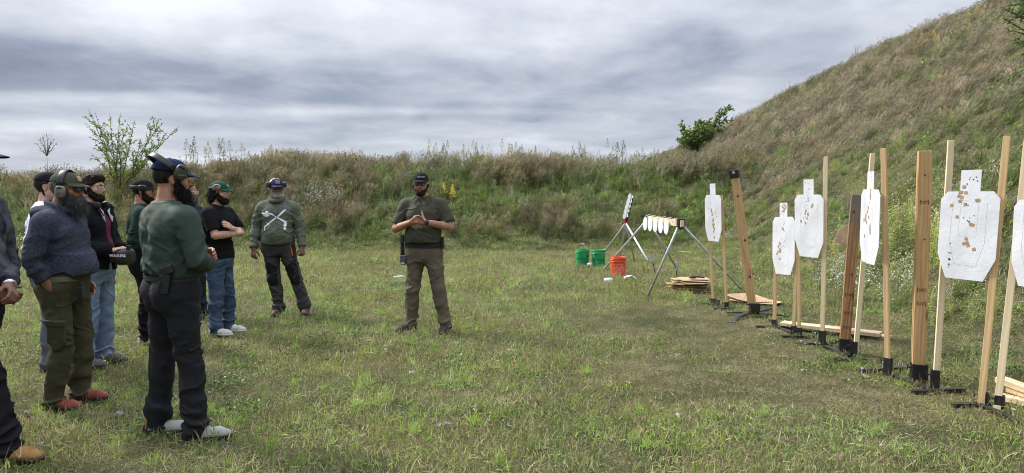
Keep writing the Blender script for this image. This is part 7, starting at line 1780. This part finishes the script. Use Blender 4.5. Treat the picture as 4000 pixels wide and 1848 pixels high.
# ================================================================== shrubs, trees and single plants
BARK = mat('bark', (0.12, 0.095, 0.075), rough=0.9, var=0.3, vscale=30, bump=0.6)
STEMD = mat('dry_stem', (0.20, 0.17, 0.13), rough=0.9, var=0.3, vscale=30)
def grow_tree(name, label, cat, base, shoots, leafc, leaf=(0.05, 0.02), twigs=9, rough=0.12, seed=1, group=None, trunk=None, ndens=1.0, curl=0.0, bark=None, sub=0.45):
    """shoots: list of (start, end, sag, radius); each gets side twigs; leaves sit on shoots and twigs"""
    global rng
    old = rng; rng = np.random.default_rng(seed)
    r_ = random.Random(seed); e = empty(name, base, label, cat, group); wood = MB(); wood.smooth = True; lf = Leafy(); P_ = []; D_ = []
    def shoot(a, b, sag, rad, dep):
        a, b = Vector(a), Vector(b); n_ = 6; pts = []
        off = Vector((r_.uniform(-1, 1), r_.uniform(-1, 1), r_.uniform(-.5, .5))) * (b - a).length * rough
        for i in range(n_ + 1):
            t = i / n_; p = a.lerp(b, t) + Vector((0, 0, sag)) * (t * (1 - t)) * 4 * 0.5 + off * math.sin(math.pi * t) * 0.6; pts.append(p)
        wood.tube(pts, [rad * (1 - 0.8 * i / n_) + 0.0015 for i in range(n_ + 1)], 5 if dep else 7)
        L_ = (b - a).length; k = int(L_ / 0.030 * ndens)
        for q in range(k):
            t = (0.25 if dep == 0 else 0.05) + (0.95 - 0.2 * 0) * r_.random() * (0.75 if dep == 0 else 0.95); i = min(n_ - 1, int(t * n_)); f_ = t * n_ - i
            P_.append(pts[i].lerp(pts[i + 1], min(1, f_))); D_.append((pts[i + 1] - pts[i]).normalized())
        if dep < 2:
            m_ = twigs if dep == 0 else max(2, twigs // 3)
            for q in range(m_):
                t = r_.uniform(0.25, 0.95); i = min(n_ - 1, int(t * n_)); p = pts[i]; d = (pts[i + 1] - pts[i]).normalized()
                a_ = r_.uniform(0, 6.28); x = d.orthogonal().normalized(); y = d.cross(x); nd = (d * 0.9 + (x * math.cos(a_) + y * math.sin(a_)) * r_.uniform(0.5, 1.0)).normalized()
                shoot(p, p + nd * L_ * sub * r_.uniform(0.5, 1.0) * (1.1 - 0.5 * t), r_.uniform(-0.03, 0.03), rad * 0.45, dep + 1)
    for s_ in shoots: shoot(*s_, 0)
    wood.build('trunk' if trunk is None else trunk, bark or BARK, e)
    if P_:
        P_ = np.array([tuple(p) for p in P_]); D_ = np.array([tuple(p) for p in D_]); k = len(P_)
        d = D_ * 0.6 + rng.normal(0, 0.75, (k, 3)); lf.ribbon(P_, d, rng.uniform(leaf[0] * 0.6, leaf[0] * 1.25, k), rng.uniform(leaf[1] * 0.7, leaf[1] * 1.2, k), bamt=rng.uniform(0, 0.3, k), col=mixcol(*leafc, k, 0.25), seg=3, shape='leaf')
        cr = link('crown', lf.mesh('crown'), e); cr['kind'] = 'stuff'
    rng = old
    return e
TL_ = (((0.13, 0.21, 0.04), (0.22, 0.29, 0.06), (0.09, 0.14, 0.035), (0.33, 0.33, 0.07)), (5, 4, 3, 1))
# shrub with long upright wands on the left berm
Ys = 21.5; base = P(462, 700, Ys); base.z = hz_(base.x, base.y) - 0.05
def rel(px, py, dy=0.0): return tuple(P(px, py, Ys + dy) - base)
sh = []
for (px, py, dy, sg) in ((345, 425, 0.2, -0.12), (372, 440, -0.2, -0.10), (428, 445, 0.3, 0.1), (470, 440, 0, 0.15), (525, 470, -0.3, 0.1), (600, 480, 0.2, 0.25), (640, 478, -0.1, 0.25), (700, 495, 0.1, 0.3), (625, 560, -0.4, 0.2), (372, 560, -0.4, 0.1), (355, 600, 0.3, 0.12), (600, 600, 0.4, 0.15), (400, 520, 0.6, 0.1), (500, 500, 0.7, 0.1), (550, 540, -0.6, 0.1), (450, 520, -0.6, 0.0), (560, 610, -0.6, 0.1), (420, 600, -0.7, 0.1)):
    b = Vector(rel(px, py, dy)); sh.append(((r0 := random.uniform(-0.15, 0.15), 0, 0), tuple(b), sg, 0.016))
grow_tree('shrub', 'tall wiry green shrub with long wands standing on the left berm against the sky', 'shrub', base, sh, TL_, (0.085, 0.030), twigs=8, seed=5, ndens=1.15, sub=0.28)
# bushy tree on the ridge at the right
Yt_ = 39.5; base = P(2735, 590, Yt_); base.z = hz_(base.x, base.y) - 0.1; Ys = Yt_
sh = []
rt = random.Random(9)
for i in range(44):
    a_ = rt.uniform(0, 6.28); q = math.sqrt(rt.random()); px = 2735 + math.cos(a_) * q * 88; py = 515 - abs(math.sin(a_)) * q * 60 + (q * 45 if math.sin(a_) < 0 else 0)
    b = P(px, py, Ys + rt.uniform(-1.0, 1.0)) - base; sh.append(((rt.uniform(-0.35, 0.35), 0, 0.0), tuple(b), rt.uniform(-0.1, 0.3), 0.03))
for px, py in ((2850, 405), (2838, 430), (2842, 455), (2650, 480), (2645, 545)): sh.append(((0, 0, 0.2), tuple(P(px, py, Ys) - base), 0.2, 0.018))
grow_tree('bushy_tree', 'round bushy green tree on the ridge where the hill begins', 'tree', base, sh, (((0.15, 0.25, 0.045), (0.24, 0.36, 0.06), (0.33, 0.43, 0.09)), (3, 4, 3)), (0.19, 0.10), twigs=10, seed=8, ndens=0.6, sub=0.34)
# overhanging branch foliage at the top right corner: a tree on the slope just outside the frame
base = Vector((9.35, 11.0, 0)); base.z = hz_(base.x, base.y) - 0.1; sh = []
for i in range(26):
    px, py = rt.uniform(3935, 4160), rt.uniform(-60, 165) ; b = P(px, py, 11.0 + rt.uniform(-0.6, 0.6)) - base; sh.append(((0, 0, rt.uniform(0.0, 1.0)), tuple(b), rt.uniform(0, 0.2), 0.022))
for px, py in ((3912, 35), (3918, 70), (3925, 110), (3950, 168)): sh.append(((0, 0, 0.6), tuple(P(px, py, 11.0) - base), 0.15, 0.02))
grow_tree('leaning_tree', 'green leafy branches of a small tree at the upper right corner', 'tree', base, sh, (((0.07, 0.14, 0.03), (0.12, 0.21, 0.04), (0.17, 0.25, 0.05)), (3, 4, 2)), (0.09, 0.030), twigs=7, seed=3, ndens=1.0, sub=0.3)
# bare umbel weed on the far left skyline
Yw = 21.0; base = P(185, 640, Yw); base.z = hz_(base.x, base.y); sh = []
for px, py in ((150, 540), (165, 528), (182, 520), (200, 524), (215, 540), (222, 556), (140, 556), (190, 560), (172, 570)): sh.append((tuple(P(183, 610, Yw) - base), tuple(P(px, py, Yw + rt.uniform(-0.2, 0.2)) - base), 0.02, 0.008))
sh.append(((0, 0, 0), tuple(P(183, 608, Yw) - base), 0.0, 0.012))
grow_tree('dead_weed', 'bare grey umbrella-shaped dead weed on the left skyline', 'plant', base, sh, (((0.19, 0.165, 0.14),), (1,)), (0.03, 0.016), twigs=7, seed=6, ndens=0.55, sub=0.3, trunk='stem', bark=STEMD)
# single plants: skyline goldenrods, yellow bloom near the instructor, pale bush at the left edge, white asters
def plant(name, label, cat, leafy, p, group=None, sc=1.0, rz=0.0):
    o = link(name, leafy.mesh(name), None, p); o.scale = (sc,) * 3; o.rotation_euler = (0, 0, rz); return tag(o, label, cat, group)
protoG = [weed(0.55, 5, flower=(0.14, 0.15, 0.04), lw=0.026), weed(0.6, 4, ll=(0.06, 0.11), lw=0.022), weed(0.6, 4, ((YELLG, TO, TG2), (1, 1, 2)), flower=(0.26, 0.23, 0.04), lw=0.026)]
gmesh = [p_.mesh('goldenrod') for p_ in protoG]
labs = ['tall weed on the skyline just left of the olive hoodie man', 'leafy weed on the skyline above the crossed-arms man', 'goldenrod on the skyline above the gap between hoodie man and instructor']
sky_px = [(745, 545), (770, 560), (830, 548), (880, 560), (905, 565), (945, 578), (1060, 575), (1135, 570), (1700, 560), (1740, 565), (1772, 568), (1822, 565), (1870, 572), (1900, 545), (1975, 560), (2010, 570), (2030, 560), (2045, 575), (2090, 580), (2195, 590), (2240, 570), (2275, 575), (2345, 565), (2400, 560), (2425, 565), (2470, 580), (2500, 585), (2560, 588)]
for i, (px, py) in enumerate(sky_px):
    Yg = 23.0 + (i % 3) * 0.3; top = P(px, py + 8, Yg); gz = hz_(top.x, Yg); o = link('skyline_weed', gmesh[i % 3], None, (top.x, Yg, gz - 0.02)); k = max(0.7, min(2.1, (top.z - gz) / 0.62)); o.scale = (1.0 * k ** 0.7, 1.0 * k ** 0.7, k); o.rotation_euler = (0, 0, i * 1.3)
    tag(o, 'leafy weed or goldenrod standing out against the sky on the berm crest', 'plant', 'weeds on the skyline of the berm')
yb = weed(0.5, 3, flower=(0.62, 0.42, 0.02)); g_ = P(1735, 790, 20.0); gz = hz_(g_.x, 20.0); plant('goldenrod', 'bright yellow goldenrod bloom just right of the instructor\'s head', 'plant', yb, (g_.x, 20.0, gz), sc=max(0.8, (P(1735, 745, 20.0).z - gz) / 0.55))
for i, (px, py, Yg, sc, lab) in enumerate(((20, 790, 15.5, 1.5, 'pale silvery bush at the left edge at head height of the hoodie man'), (3500, 880, 8.7, 1.25, 'white aster bush behind the narrow target and the yellow post'), (3250, 905, 9.6, 1.3, 'white aster bush left of the weathered post'), (3330, 930, 9.3, 1.1, 'small white aster bush right behind the weathered post'), (1255, 830, 20.2, 1.9, 'pale flowering weed patch right of the sage hoodie'))):
    g_ = P(px, py, Yg); gz = hz_(g_.x, Yg); pl_ = asterf(0.55, 26, 12 if i else 7)
    plant('aster_bush' if i else 'silver_bush', lab, 'bush', pl_, (g_.x, Yg, gz), sc=sc, rz=i)
